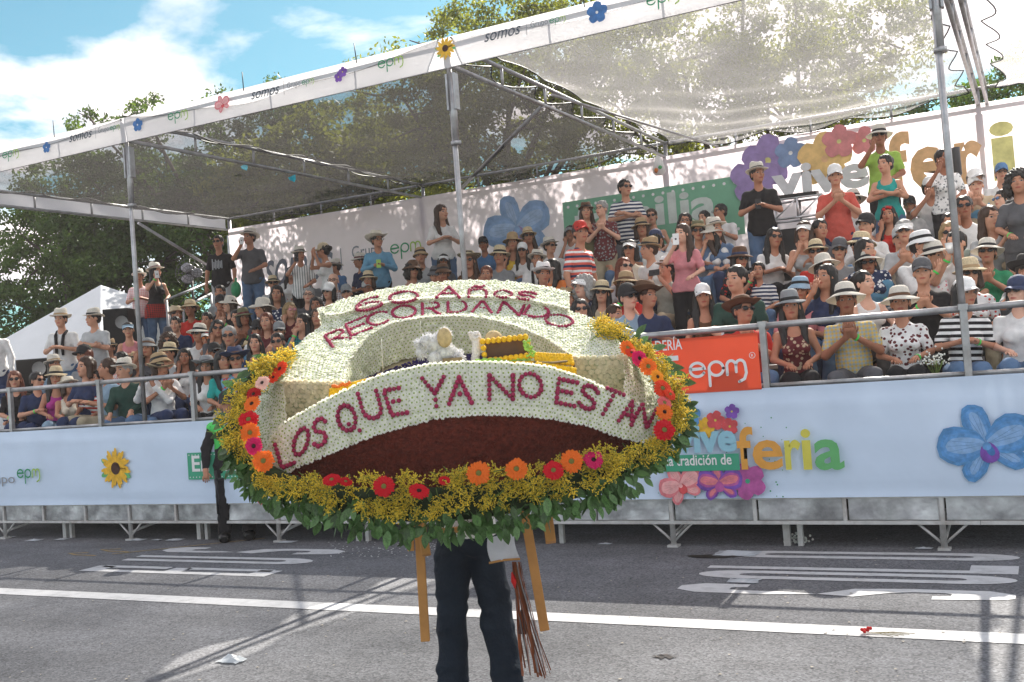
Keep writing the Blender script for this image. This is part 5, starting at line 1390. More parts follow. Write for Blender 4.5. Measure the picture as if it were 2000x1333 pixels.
def tree(label, blobs, base, n, leaf, lm, seed, clump=.5, fill=1.0, group='trees behind the stand', trunk_r=.22, asp=.45):
    g = np.random.RandomState(seed); q = random.Random(seed)
    e = empty('tree', base, label, 'tree', group); base = Vector(base)
    mb = MB(); top = sum((Vector(b[0]) for b in blobs), Vector())/len(blobs)
    fork = base.lerp(top, .45)+Vector((q.uniform(-.4, .4), q.uniform(-.4, .4), 0)); fork.x = base.x*.7+fork.x*.3
    mb.tube([Vector((0, 0, -.1)), (fork-base)*.5+Vector((q.uniform(-.2, .2), 0, 0)), fork-base], [trunk_r, trunk_r*.8, trunk_r*.65], 9)
    mb.build('trunk', BARK, e)
    for (c, r) in blobs:
        c = Vector(c); mb = MB(); pts = [fork-base]
        for i in range(1, 6): pts.append((fork.lerp(c, i/5))-base+Vector((q.uniform(-.3, .3), q.uniform(-.3, .3), q.uniform(-.15, .3)))*(.8 if i < 5 else 0))
        mb.tube(pts, [trunk_r*.55*(1-i/6.5) for i in range(6)], 6)
        for k in range(7):
            i = q.randint(2, 5); d = Vector((q.gauss(0, 1), q.gauss(0, 1), q.gauss(.2, .7))).normalized()*r*q.uniform(.6, .95)
            a = pts[i]; mb.tube([a, a+d*.5+Vector((0, 0, q.uniform(-.2, .2))), a+d], [.045, .03, .012], 4)
        mb.build('limb', BARK, e)
    tot = sum(r**2 for _, r in blobs); P = []; tone = []
    for (c, r) in blobs:
        m_ = int(n*r**2/tot); nc = max(8, int(34*r*fill))
        d = g.normal(size=(nc, 3)); d /= np.linalg.norm(d, axis=1)[:, None]
        cc = np.array(c)+d*(r*g.uniform(.35, 1.0, (nc, 1))**.6)*[1, 1, .8]; tn = g.uniform(0, 1, nc); cr = clump*g.uniform(.6, 1.3, nc)
        k = g.randint(0, nc, m_); off = g.normal(size=(m_, 3)); off /= np.linalg.norm(off, axis=1)[:, None]
        P.append(cc[k]+off*(cr[k]*g.uniform(0, 1, m_)**.45)[:, None]*[1, 1, .55]); tone.append(np.clip(tn[k]*.7+g.uniform(0, .5, m_), 0, 1))
    P = np.concatenate(P)-np.array(base); tone = np.concatenate(tone); m_ = len(P)
    a = g.normal(size=(m_, 3)); a[:, 2] -= .2; a /= np.linalg.norm(a, axis=1)[:, None]
    b = np.cross(a, g.normal(size=(m_, 3))); b /= np.linalg.norm(b, axis=1)[:, None]
    L = leaf*g.uniform(.6, 1.3, (m_, 1)); W = L*asp
    V = np.stack([P, P+a*L*.5+b*W*.5, P+a*L, P+a*L*.5-b*W*.5], 1).reshape(-1, 3)
    Q = np.arange(m_*4).reshape(-1, 4)
    me = raw_mesh('crown', V, Q, False); at = me.attributes.new('tone', 'FLOAT', 'FACE'); at.data.foreach_set('value', tone.astype(np.float32)[:len(me.polygons)])
    link('crown', me, e, mats=lm)
    return e
def B(lst, dep): return [(tuple(at_d(x, y, dep+dd)), r*(1.28 if dep in (27, 24, 22, 20) else 1)) for x, y, dd, r in lst]
def gnd(x, dep):
    p = at_d(x, 760, dep); return (p.x, p.y, 0)
tree('big dense dark green tree filling the gap left of the backdrop', B([(100, 500, 0, 2.1), (250, 430, 2, 2.5), (370, 470, 1, 2.3), (50, 600, 0, 2.0), (160, 400, 2, 1.9), (420, 560, 2, 2.2), (220, 560, 3, 2.6), (330, 380, 3, 1.9), (470, 410, 2, 2.0)], 28), gnd(230, 30), 100000, .145, LF_D, 1, .5)
tree('loose-crowned tree with light sprays showing above the left fascia', B([(290, 235, 0, .9), (200, 265, 0, 1.2), (430, 230, 1, 1.1), (540, 210, 1, 1.0), (480, 290, 0, 1.8), (600, 280, 1, 1.9)], 29), gnd(450, 29), 13000, .14, LF_D, 2, .35, .45)
tree('mid green bushy tree behind the painted word on the backdrop', B([(540, 370, 0, 1.5), (640, 330, 1, 1.7), (730, 360, 0, 1.6), (600, 430, 0, 1.4), (800, 330, 1, 1.5)], 27), gnd(660, 28), 28000, .17, LF_Y, 3, .5)
tree('tall feathery yellow-green tree rising over the middle canopy post', B([(900, 120, 0, 1.3), (1010, 60, 1, 1.5), (1130, 30, 0, 1.4), (1000, 210, 0, 1.7), (860, 250, 0, 1.4), (1110, 230, 1, 1.6), (930, 350, 0, 1.3), (780, 180, 1, 1.1), (1220, 90, 1, 1.2)], 24), gnd(1000, 25), 46000, .13, LF_Y, 4, .45, .75)
tree('wide airy tree with thin dark branches behind the right bay net', B([(1330, 120, 0, 1.5), (1450, 60, 1, 1.5), (1560, 170, 0, 1.6), (1400, 240, 0, 1.6), (1240, 260, 0, 1.3), (1680, 80, 1, 1.3), (1500, 300, -1, 1.3), (1650, 240, 0, 1.1)], 22), gnd(1450, 23), 40000, .12, LF_Y, 5, .42, .7)
tree('green tree behind the far right corner of the backdrop', B([(1840, 250, 0, .9), (1960, 230, 0, 1.1), (2060, 170, 0, 1.4), (1950, 330, 0, 1.2)], 20), gnd(1960, 21), 16000, .11, LF_D, 6, .35, .7)
for i, (x, d) in enumerate(((-60, 24), (150, 26), (330, 24))):
    pass
mb = None
g_ = np.random.RandomState(9)
n_ = 26000; P = np.stack([g_.uniform(-34, -15, n_), g_.uniform(11, 14, n_), np.abs(g_.normal(0, 1, n_))*1.6], 1)
P[:, 2] = np.minimum(P[:, 2], 3.4+.5*np.sin(P[:, 0]*1.3))
a = g_.normal(size=(n_, 3)); a /= np.linalg.norm(a, axis=1)[:, None]; b = np.cross(a, g_.normal(size=(n_, 3))); b /= np.linalg.norm(b, axis=1)[:, None]
V = np.stack([P, P+a*.1+b*.05, P+a*.2, P+a*.1-b*.05], 1).reshape(-1, 3)
me = raw_mesh('undergrowth', V, np.arange(n_*4).reshape(-1, 4), False); at_ = me.attributes.new('tone', 'FLOAT', 'FACE'); at_.data.foreach_set('value', g_.uniform(0, 1, n_).astype(np.float32))
link('undergrowth', me, label='dark green undergrowth behind the white tent', cat='undergrowth', kind='stuff', mats=LF_D)
# ================================================================== FLOWER FLOAT (silleta)
hF = Vector((-math.sin(CYAW), math.cos(CYAW), 0)); hR = Vector((math.cos(CYAW), math.sin(CYAW), 0)); hZ = Vector((0, 0, 1))
AL = R_(29); nB = (-hF*math.sin(AL)+hZ*math.cos(AL)).normalized()
P0 = at_d(900, 745, 5.3)
fcen = Vector((P0.x, P0.y, 0))
sil = empty('flower_float', (0, 0, 0), 'large round flower arrangement with arched daisy lettering carried on a back', 'flower arrangement')
def onB(x, y, off=0.):
    d = Vector(ray(x, y)); return Vector(cC)+d*((P0+nB*off-Vector(cC)).dot(nB)/d.dot(nB))
def resample(pts, n):
    pts = [Vector(p) for p in pts]; L = [0]
    for i in range(1, len(pts)): L.append(L[-1]+(pts[i]-pts[i-1]).length)
    out = []; j = 0
    for i in range(n):
        s = L[-1]*i/(n-1)
        while j < len(L)-2 and L[j+1] < s: j += 1
        t = (s-L[j])/max(1e-9, L[j+1]-L[j]); out.append(pts[j].lerp(pts[j+1], min(1, t)))
    return out
def smooth_px(p, n):   # Catmull-Rom through picture points (2-D or with extra numbers)
    p = [np.array(q, float) for q in p]; out = []
    for i in range(n):
        t = i/(n-1)*(len(p)-1); k = min(int(t), len(p)-2); u = t-k
        a, b, c, d = p[max(k-1, 0)], p[k], p[k+1], p[min(k+2, len(p)-1)]
        out.append(.5*((2*b)+(-a+c)*u+(2*a-5*b+4*c-d)*u*u+(-a+3*b-3*c+d)*u**3))
    return out
FOAM = mat('pale_green_backing', (.56, .6, .4), .9, 0, .3, 30)
FOAMB = mat('brown_backing', (.22, .16, .09), .9, 0, .35, 30)
PET = mat('daisy_petal', (.95, .95, .86), .7, 0, .08, 30, trl=.36, spec=.1)
PETC = mat('cream_petal', (.88, .83, .66), .7, 0, .12, 30, trl=.3, spec=.1)
EYE = mat('daisy_eye_green', (.33, .45, .09), .8, 0, .3, 60)
def daisy_mesh(r, n, seed, cup=.22, two=False):
    q = random.Random(seed); mb = MB()
    for lay in range(2 if two else 1):
        rr = r*(1-.25*lay)
        for k in range(n):
            w = 2*math.pi*(k+.5*lay)/n+q.uniform(-.12, .12); L = rr*q.uniform(.88, 1.08); hw = 2.1*rr/n*1.6
            c, s = math.cos(w), math.sin(w); z1 = r*cup*(.5+lay*.5)*q.uniform(.5, 1.2)
            def P(u, v, z): return (u*c-v*s, u*s+v*c, z)
            mb.add([P(r*.12, 0, .001), P(L*.6, hw, z1), P(L, hw*.3, z1*.75), P(L, -hw*.3, z1*.75), P(L*.6, -hw, z1)], [(0, 4, 3, 2, 1)], 0, True)
    e = r*.3; mb.add([(0, 0, r*.36)]+[(e*math.cos(a*math.pi/3), e*math.sin(a*math.pi/3), r*.2) for a in range(6)], [(0, 1+k, 1+(k+1) % 6) for k in range(6)], 1, True)
    return mb
DA = [daisy_mesh(.0165, 12, s) for s in range(4)]
DM = [d.mesh('daisy') for d in DA]
DC = [daisy_mesh(.0195, 13, s+9, .45, True) for s in range(3)]
sil_spots = []      # (kind, position, normal, tiltscale)
def strip_mesh(name, A, Bp, m, back=None, nseg=4):
    n = len(A); mb = MB(); vs_ = []
    for i in range(n):
        for j in range(nseg+1): vs_.append(A[i].lerp(Bp[i], j/nseg))
    mb.add(vs_, [(i*(nseg+1)+j, (i+1)*(nseg+1)+j, (i+1)*(nseg+1)+j+1, i*(nseg+1)+j+1) for i in range(n-1) for j in range(nseg)], 0, True)
    if back is not None:
        vb = [v+back for v in vs_]; mb.add(vb, [(i*(nseg+1)+j, i*(nseg+1)+j+1, (i+1)*(nseg+1)+j+1, (i+1)*(nseg+1)+j) for i in range(n-1) for j in range(nseg)], 0, True)
        m0 = len(vs_)
        for i in range(n-1):
            for j in (0, nseg): mb.add([vs_[i*(nseg+1)+j], vs_[(i+1)*(nseg+1)+j], vb[(i+1)*(nseg+1)+j], vb[i*(nseg+1)+j]], [(0, 1, 2, 3)])
        for i in (0, n-1): mb.add([vs_[i*(nseg+1)], vs_[i*(nseg+1)+nseg], vb[i*(nseg+1)+nseg], vb[i*(nseg+1)]], [(0, 1, 2, 3)])
    return mb.build(name, m, sil)
def scatter(A, Bp, toward, sp=.0255, kind='d', avoid=None):
    """hex rows of flowers over the ruled strip A-B, facing the side 'toward'"""
    wid = max((A[i]-Bp[i]).length for i in range(len(A))); rows = max(1, int(round(wid/(sp*.9))))
    for j in range(rows+1):
        v = j/rows; ln = [A[i].lerp(Bp[i], v) for i in range(len(A))]
        L = sum((ln[i+1]-ln[i]).length for i in range(len(ln)-1)); k = max(2, int(L/sp)); pts = resample(ln, k+1)
        for i in range(k+1):
            if (j % 2) and i == k: continue
            p = pts[i] if not (j % 2) else pts[i].lerp(pts[min(i+1, k)], .5)
            f = i/max(1, k); a = min(len(A)-2, int(f*(len(A)-1)))
            t = (ln[a+1]-ln[a]); w = (Bp[a]-A[a]); nn = t.cross(w)
            if nn.length < 1e-9: continue
            nn.normalize()
            if nn.dot(toward) < 0: nn = -nn
            # skip where rows crowd together
            lw = (A[a]-Bp[a]).length
            if lw < wid*.55 and j % 2 and rows > 3: continue
            p = p+Vector((rnd.uniform(-1, 1), rnd.uniform(-1, 1), rnd.uniform(-1, 1)))*.0025
            if avoid and any((p-q_).length_squared < .00016 for q_ in avoid): continue
            sil_spots.append((kind, p+nn*.004, nn))
# strokes for the hand-made letters, unit cell (x right, y up)
def ell(cx, cy, rx, ry, a0, a1, n=14): return [(cx+rx*math.cos(R_(a0+(a1-a0)*i/n)), cy+ry*math.sin(R_(a0+(a1-a0)*i/n))) for i in range(n+1)]
GL = dict(L=[[(0, 1), (0, 0), (1, 0)]], O=[ell(.5, .5, .5, .5, 90, 450, 20)], S=[ell(.52, .76, .46, .24, 20, 250, 10)+ell(.5, .25, .48, .26, 80, -150, 10)],
          Q=[ell(.5, .5, .5, .5, 90, 450, 20), [(.55, .25), (1.1, -.05)]], U=[[(0, 1), (0, .35)]+ell(.5, .35, .5, .35, 180, 360, 8)+[(1, 1)]],
          E=[[(1, 1), (0, 1), (0, 0), (1, 0)], [(0, .52), (.75, .52)]], Y=[[(0, 1), (.5, .45), (1, 1)], [(.5, .45), (.5, 0)]],
          A=[[(0, 0), (.5, 1), (1, 0)], [(.2, .36), (.8, .36)]], N=[[(0, 0), (0, 1), (1, 0), (1, 1)]], T=[[(0, 1), (1, 1)], [(.5, 1), (.5, 0)]],
          R=[[(0, 0), (0, 1)]+ell(.45, .75, .5, .25, 90, -90, 8)+[(.05, .5)], [(.4, .5), (1, 0)]], C=[ell(.55, .5, .55, .5, 45, 315, 14)],
          D=[[(0, 0), (0, 1), (.35, 1)]+ell(.4, .5, .6, .5, 80, -80, 10)+[(0, 0)]],
          n=[[(0, 0), (0, 1)], [(0, .7)]+ell(.5, .65, .5, .35, 160, 0, 6)+[(1, 0)]], o=[ell(.5, .5, .5, .5, 90, 450, 14)], s=[ell(.52, .75, .46, .25, 20, 250, 8)+ell(.5, .25, .48, .26, 80, -150, 8)])
GL['6'] = [ell(.5, .3, .5, .3, 0, 360, 14), ell(.62, .42, .62, .58, 80, 190, 8)]; GL['0'] = GL['O']; GL['~'] = [[(0, .2), (.3, .8), (.7, .2), (1, .8)]]
letters = []
def letter(ch, cx, cy, w, h, rot, proj, shear=0., r=.0106, thick=1):
    pts3 = []; c, s = math.cos(R_(rot)), math.sin(R_(rot))
    for st_ in GL[ch]:
        P = [(cx+((x-.5)*w+(y-.5)*h*shear)*c+(y-.5)*h*s*-1*-1*0 + (y-.5)*h*math.sin(R_(rot))*-1*-1*0, 0) for x, y in st_]
        P = []
        for x, y in st_:
            u = (x-.5)*w+(y-.5)*h*shear; v = (y-.5)*h
            P.append(proj(cx+u*c-v*s, cy-u*s-v*c))
        L = sum((P[i+1]-P[i]).length for i in range(len(P)-1)); k = max(2, int(L/(r*1.75)))
        pts3 += resample(P, k+1)
    letters.append((pts3, r)); return pts3
# --- surfaces
A_out = [(553, 745), (559, 705), (579, 681), (600, 662), (625, 644), (661, 621), (700, 608), (750, 599), (790, 594), (840, 589), (880, 587), (940, 586), (1000, 589), (1050, 596), (1090, 604), (1112, 610), (1138, 619), (1174, 637), (1198, 661), (1214, 681), (1221, 698)]
A_in = [(668, 748), (671, 732), (678, 710), (692, 687), (712, 663), (738, 645), (778, 629), (837, 620), (900, 618), (940, 621), (979, 629), (1019, 641), (1059, 657), (1087, 673), (1103, 685), (1124, 699)]
NS = 60
sO = resample([onB(x, y) for x, y in smooth_px(A_out, 90)], NS); sI = resample([onB(x, y) for x, y in smooth_px(A_in, 90)], NS)
TH = .24; dn = -nB*TH
recl = []
pj = lambda x, y: onB(x, y, .006)
for ch, cx, cy, w, h, rot, sh in (('R', 659, 659, 38, 26, 26, -.2), ('E', 700, 638, 42, 25, 22, -.1), ('C', 738, 623, 42, 24, 12, 0), ('O', 789, 610, 46, 24, 5, 0), ('R', 842, 603, 34, 24, 2, 0),
                                  ('D', 893, 599, 36, 24, 0, 0), ('A', 942, 599, 38, 24, -3, 0), ('N', 999, 603, 42, 24, -8, .3), ('D', 1050, 609, 42, 24, -12, .4), ('O', 1092, 627, 54, 22, -8, .2)):
    recl += letter(ch, cx, cy, w, h, rot, pj, sh)
strip_mesh('arch_top', sO, sI, FOAM)
scatter(sO, sI, nB, .0255, avoid=recl)
strip_mesh('arch_inner_wall', sI, [p+dn for p in sI], FOAM); scatter(sI, [p+dn*.97 for p in sI], -hF, .024)
strip_mesh('arch_outer_wall', sO, [p+dn for p in sO], FOAM)
for a, b in ((sO[0], sI[0]), (sI[-1], sO[-1])):
    A = resample([a, b], 6); Bq = [p+dn*1.05 for p in A]; strip_mesh('arch_foot', A, Bq, FOAM); scatter([p-hF*.004 for p in A], [p-hF*.004 for p in Bq], -hF, .031, 'c')
T60 = [(624, 606), (660, 592), (700, 580), (750, 568), (800, 560), (850, 554), (900, 551), (950, 551), (1000, 553), (1050, 560), (1085, 567), (1108, 574)]
L60 = [(642, 616), (668, 613), (700, 603), (750, 593), (790, 588), (840, 583), (880, 581), (940, 580), (1000, 583), (1045, 589), (1085, 597), (1108, 603)]
up = .035
aT = resample([onB(x, y, up) for x, y in smooth_px(T60, 60)], 36); aL = resample([onB(x, y, up) for x, y in smooth_px(L60, 60)], 36)
pj6 = lambda x, y: onB(x, y, up+.006); l6 = []
for ch, cx, cy, w, h, rot, sh in (('6', 722, 594, 50, 22, 10, .5), ('0', 788, 581, 56, 21, 4, .2), ('A', 876, 571, 44, 20, 0, .1), ('n', 933, 573, 34, 14, 0, .1), ('~', 934, 561, 22, 5, 0, 0), ('o', 983, 575, 34, 13, -3, .1), ('s', 1028, 578, 36, 14, -6, .4)):
    l6 += letter(ch, cx, cy, w, h, rot, pj6, sh)
strip_mesh('step_top', aT, aL, FOAM); scatter(aT, aL, nB, .0255, avoid=l6)
strip_mesh('step_back_wall', aT, [p+dn for p in aT], FOAM)
strip_mesh('step_edge', aL, [p-nB*.05 for p in aL], FOAM); scatter(aL, [p-nB*.03 for p in aL], -hF, .024)
for p, q2 in ((aT[0], aL[0]), (aL[-1], aT[-1])):
    A = resample([p, q2], 5); Bq = [x+dn for x in A]; strip_mesh('step_end', A, Bq, FOAM); scatter(A, Bq, -hF+(hR if p is not aT[0] else -hR)*.6, .0235)
# flared sides
for side in (0, 1):
    if side == 0:
        U_ = [(565, 697, 0), (553, 742, 0), (555, 795, -.12), (557, 842, -.2)]; Lw = [(540, 708, -.12), (503, 770, -.22), (493, 825, -.26), (514, 884, -.26)]
    else:
        U_ = [(1217, 686, 0), (1221, 735, -.03), (1220, 785, -.12), (1222, 800, -.16)]; Lw = [(1240, 694, -.12), (1268, 735, -.2), (1287, 782, -.24), (1284, 822, -.26)]
    A = resample([onB(x, y, o) for x, y, o in smooth_px(U_, 20)], 16); Bq = resample([onB(x, y, o) for x, y, o in smooth_px(Lw, 20)], 16)
    strip_mesh('side_flare', A, Bq, FOAM); scatter(A, Bq, -hF, .0225)
# base board
bo = [onB(x, y, -.26) for x, y in smooth_px([(500, 800), (540, 720), (620, 650), (760, 600), (900, 590), (1060, 605), (1180, 645), (1260, 715), (1290, 790), (1240, 850), (1000, 800), (900, 780), (760, 800), (560, 880), (500, 800)], 60)]
mb = MB(); cB = sum(bo, Vector())/len(bo); mb.add([cB]+bo, [(0, 1+i, 1+(i+1) % 60) for i in range(60)]); mb.add([cB-nB*.02]+[p-nB*.02 for p in bo], [(0, 1+(i+1) % 60, 1+i) for i in range(60)])
mb.build('base_board', mat('plywood', (.42, .36, .22), .8, 0, .3, 6), sil)
# front banner of daisies
T1 = [(523, 880), (540, 850), (559, 828), (600, 804), (646, 779), (698, 755), (738, 738), (790, 724), (850, 714), (900, 710), (950, 710), (1000, 712), (1059, 718), (1118, 734), (1178, 760), (1220, 778), (1257, 800), (1283, 842)]
B1 = [(523, 930), (545, 930), (570, 915), (605, 900), (640, 884), (680, 868), (738, 844), (797, 828), (850, 815), (900, 809), (950, 806), (1000, 808), (1059, 812), (1118, 822), (1160, 832), (1200, 848), (1240, 858), (1292, 866)]
dep = lambda x: 4.98+.24*((x-905)/380)**2
bT = resample([at_d(x, y, dep(x)) for x, y in smooth_px(T1, 90)], 64); bB = resample([at_d(x, y, dep(x)+.01) for x, y in smooth_px(B1, 90)], 64)
pjb = lambda x, y: at_d(x, y, dep(x)-.007); lb_ = []
for ch, cx, cy, w, h, rot, sh in (('L', 556, 887, 26, 46, 22, .1), ('O', 588, 863, 26, 52, 0, .25), ('S', 624, 845, 26, 50, 18, .3), ('Q', 677, 817, 34, 50, 8, -.05), ('U', 724, 792, 36, 52, 10, -.1),
                                  ('E', 772, 785, 30, 50, 10, -.15), ('Y', 849, 766, 42, 56, 4, -.05), ('A', 898, 763, 44, 50, 3, 0), ('N', 979, 757, 46, 46, 0, 0), ('O', 1036, 753, 44, 46, -4, -.1),
                                  ('E', 1107, 767, 36, 46, -12, -.1), ('S', 1149, 776, 34, 44, -22, -.1), ('T', 1190, 787, 34, 50, -22, .12), ('A', 1228, 805, 26, 44, -18, 0), ('N', 1259, 812, 30, 40, -28, 0)):
    lb_ += letter(ch, cx, cy, w, h, rot, pjb, sh, r=.0125)
strip_mesh('front_band', bT, bB, FOAM, back=hF*.03)
scatter(bT, bB, -hF, .0262, avoid=lb_)
rimt = [p-hF*.0+hZ*.0 for p in bT]; scatter(rimt, [p+hF*.028 for p in rimt], hZ, .022)
# dark red underside
RU = [(540, 940), (600, 955), (650, 968), (750, 978), (850, 978), (950, 968), (1050, 955), (1130, 938), (1200, 912), (1292, 872)]
rB = resample([at_d(x, y, dep(x)+.26) for x, y in smooth_px(RU, 60)], 64); bB2 = [p+hF*.015 for p in bB]
REDM = mat('dark_red_moss', (.17, .03, .018), .9, 0, .45, 45, bump=1.0, bscale=90)
strip_mesh('underside', bB2, rB, REDM, nseg=6)
rq = np.random.RandomState(3); mb = MB()
for k in range(2600):
    i = rq.randint(0, 63); t, v = rq.uniform(), rq.uniform(); p = bB2[i].lerp(bB2[i+1], t).lerp(rB[i].lerp(rB[i+1], t), v)-hF*.006
    a = Vector(rq.normal(size=3)).normalized()*.009; b_ = a.cross(Vector(rq.normal(size=3))).normalized()*.005
    mb.add([p, p+a*.6+b_, p+a*1.4, p+a*.6-b_], [(0, 1, 2, 3)])
mb.build('red_moss_petals', REDM, sil, kind='stuff')
# bead letters
BEAD = mat('magenta_globe_flower', (.42, .03, .10), .75, 0, .3, 70, bump=.8, bscale=160, rnd_obj=.12)
for pts, r in letters:
    mb = MB(); o0 = pts[0]
    for p in pts: mb.ball(p-o0, r*rnd.uniform(.88, 1.1), 7, 5)
    mb.build('letter', BEAD, sil, loc=o0)
# place daisies: the 300 nearest the camera are single parts, the rest one mesh per kind
def basis(n, tilt):
    n = (n+Vector((rnd.gauss(0, tilt), rnd.gauss(0, tilt), rnd.gauss(0, tilt)))).normalized()
    a = n.cross(Vector((.3, .2, .9))).normalized(); a = Matrix.Rotation(rnd.uniform(0, 6.28), 3, n) @ a; b = n.cross(a)
    return Matrix((a, b, n)).transposed()
cam_v = Vector(cC)
sil_spots.sort(key=lambda s_: (s_[0] != 'd', (s_[1]-cam_v).length))
rest = {'d': [], 'c': []}
for i, (kd, p, n) in enumerate(sil_spots):
    M3 = basis(n, .2)
    if kd == 'd' and i < 300:
        o = link('daisy', DM[i % 4], sil); M = M3.to_4x4(); M.translation = p; o.matrix_local = M
        if i < 4: DM[i].materials.append(PET); DM[i].materials.append(EYE)
    else: rest[kd].append((M3, p))
for kd, lst in rest.items():
    V, Fa, MI = [], [], []; off = 0
    tp = [(np.array([list(v) for v in d.v]), d.f, d.mi) for d in (DA if kd == 'd' else DC)]
    for i, (M3, p) in enumerate(lst):
        v, f, mi = tp[i % len(tp)]; A = np.array(M3)*rnd.uniform(.88, 1.1); V.append(v@A.T+np.array(p)); Fa += [tuple(j+off for j in ff) for ff in f]; MI += mi; off += len(v)
    me = bpy.data.meshes.new('daisies'); me.from_pydata(np.concatenate(V).tolist(), [], Fa); me.polygons.foreach_set('material_index', MI)
    link('daisy_covering' if kd == 'd' else 'chrysanthemum_covering', me, sil, kind='stuff', mats=[PET, EYE] if kd == 'd' else [PETC, PETC])

# --- ornaments in the niche
YEL = mat('marigold_yellow', (.95, .55, .02), .8, 0, .25, 60, bump=.8, bscale=150); GRN = mat('fresh_green', (.32, .55, .09), .7, 0, .35, 60, bump=.5, bscale=100)
def balls(mb, P, r, sq=(1, 1, 1), mi=0):
    for p in P: mb.ball(p, r*rnd.uniform(.9, 1.12), 8, 5, mi, sq)
d_ = 5.42
def W(x, y, dd=0.): return at_d(x, y, d_+dd)
# purple carpet
pc = [onB(x, y, -.25) for x, y in ((735, 745), (745, 722), (790, 712), (812, 703), (832, 700), (845, 720), (860, 745), (930, 740), (955, 700), (930, 695), (925, 745))][:7]
mb = MB(); cc_ = sum(pc, Vector())/len(pc)
PUR = mat('purple_flowers', (.05, .03, .16), .85, 0, .5, 70, bump=1, bscale=120)
for k in range(2000):
    x, y = rnd.uniform(715, 945), rnd.uniform(692, 748)
    if y < 738-(x-715)*.36 and x < 840: continue
    p = onB(x, y, -.225+rnd.uniform(0, .015)); mb.ball(p, .007, 5, 3)
mb.build('purple_carpet', PUR, sil, kind='stuff')
# white fibrous figure with tan bowl
mb = MB(); q = random.Random(11); FIB = mat('white_fibre', (.66, .66, .68), .85, 0, .15, 60, trl=.15)
cores = [(850, 672, .0, .055), (835, 668, .0, .045), (822, 690, .0, .03), (870, 690, .0, .06), (890, 700, .02, .05), (852, 700, -.01, .05), (866, 655, .01, .04), (815, 672, 0, .02)]
for x, y, dd, r in cores: mb.ball(W(x, y, dd), r*.85, 10, 7)
for x, y, dd, r in cores:
    for k in range(int(r*4200)):
        d = Vector((q.gauss(0, 1), q.gauss(0, 1), q.gauss(0, 1))).normalized(); p = W(x, y, dd)+d*r*.8
        e_ = (d+Vector((q.gauss(0, .6), q.gauss(0, .6), q.gauss(0, .6)))).normalized()*.022; s_ = e_.cross(Vector(cF)).normalized()*.0016
        mb.add([p-s_, p+s_, p+e_*.6+s_+Vector((0, 0, .003)), p+e_, p+e_*.6-s_], [(0, 1, 2, 3, 4)])
mb.build('white_fibre_figure', FIB, sil)
mb = MB(); mb.ball(W(868, 660, -.055), .052, 14, 9, 0, (.85, .4, 1)); mb.build('tan_gourd', mat('tan_felt', (.5, .38, .2), .9, 0, .2, 40, bump=.4), sil)
mb = MB(); mb.box(W(884, 706, -.05), (.10, .05, .035), 0, Matrix.Rotation(CYAW, 3, 'Z')); mb.build('brown_base', FOAMB, sil)
# white candle-like column
mb = MB(); pts = [W(928, 712), W(930, 690), W(931, 672), W(929, 660), W(925, 650)]
for k in range(260):
    t = q.random(); i = min(3, int(t*4)); p = pts[i].lerp(pts[i+1], t*4-i); w_ = q.uniform(0, 6.28); rr = .018+.008*(t > .7); mb.ball(p+hR*math.cos(w_)*rr-hF*abs(math.sin(w_))*rr, .0075, 5, 3)
mb.tube(pts, [.022, .02, .02, .024, .016], 8); mb.build('white_column', mat('white_blossom', (.72, .68, .68), .8, 0, .15, 80), sil)
mb = MB(); mb.ball(W(964, 664, .1), .05, 12, 8, 0, (1.1, .7, 1)); mb.build('tan_gourd', FOAMB if 0 else mat('tan_felt', (.5, .38, .2)), sil)
# framed dark picture edged with marigolds
C4 = [W(943, 668), W(1026, 659), W(1038, 695), W(948, 706)]; fr_ = empty('picture', tuple(C4[0]), parent=sil)
mb = MB()
for i in range(4):
    a, b_ = C4[i], C4[(i+1) % 4]; k = int((a-b_).length/.026)
    balls(mb, [a.lerp(b_, j/k)-C4[0]-hF*.03 for j in range(k)], .0165)
mb.build('marigold_frame', YEL, fr_)
CM = sum(C4, Vector())/4; C4b = [p.lerp(CM, .08) for p in C4]
mb = MB(); mb.add([p-C4[0]+hF*.0 for p in C4b]+[p-C4[0]+hF*.02 for p in C4b], [(0, 1, 2, 3), (4, 7, 6, 5), (0, 4, 5, 1), (1, 5, 6, 2), (2, 6, 7, 3), (3, 7, 4, 0)])
mb.build('dark_panel', mat('dark_brown_panel', (.10, .05, .03), .7, 0, .2, 20), fr_)
mb = MB(); balls(mb, [W(1020+q.uniform(0, 16)+j*2.0, 668+j*5+q.uniform(-4, 4), -.07) for j in range(6) for _ in range(5)], .009, (1, 1, .8)); mb.build('green_bud_bundle', GRN, sil)
mb = MB(); balls(mb, [W(x, 705+q.uniform(-3, 4)-(x-935)*.03, -.06) for x in range(930, 976, 3) for _ in (0, 1)], .008)
balls(mb, [W(x, 706-(x-975)*.06+q.uniform(-2, 2), -.04) for x in range(975, 1036, 4)], .007); mb.build('green_bud_row', GRN, sil)
bxm = MB(); pp = []
for i in range(12):
    for j in range(4): pp.append(W(1046+i*6.1+j*1.5, 693+j*4.5+i*.3, -.04-.01*j))
for i in range(13):
    for j in range(3): pp.append(W(1050+i*6.0, 712+j*6.0+i*.9, -.10))
for i in range(18): pp.append(W(985+i*4.2, 712-(i)*.1, -.06))
balls(bxm, pp, .0145); bxm.build('marigold_box', YEL, sil)
mb = MB(); mb.tube([W(1042, 708, -.09), W(1075, 709, -.1), (W(1108, 706, -.08))], .006, 5); mb.tube([W(1108, 690, -.04), W(1120, 705, -.05), W(1124, 733, -.07)], .007, 5); mb.build('box_seam', FOAMB, sil)
mb = MB(); balls(mb, [W(646+i*4.8, 762+j*5-i*1.3, -.14) for i in range(18) for j in range(4 if i < 9 else 2)], .011); mb.build('marigold_border', YEL, sil)
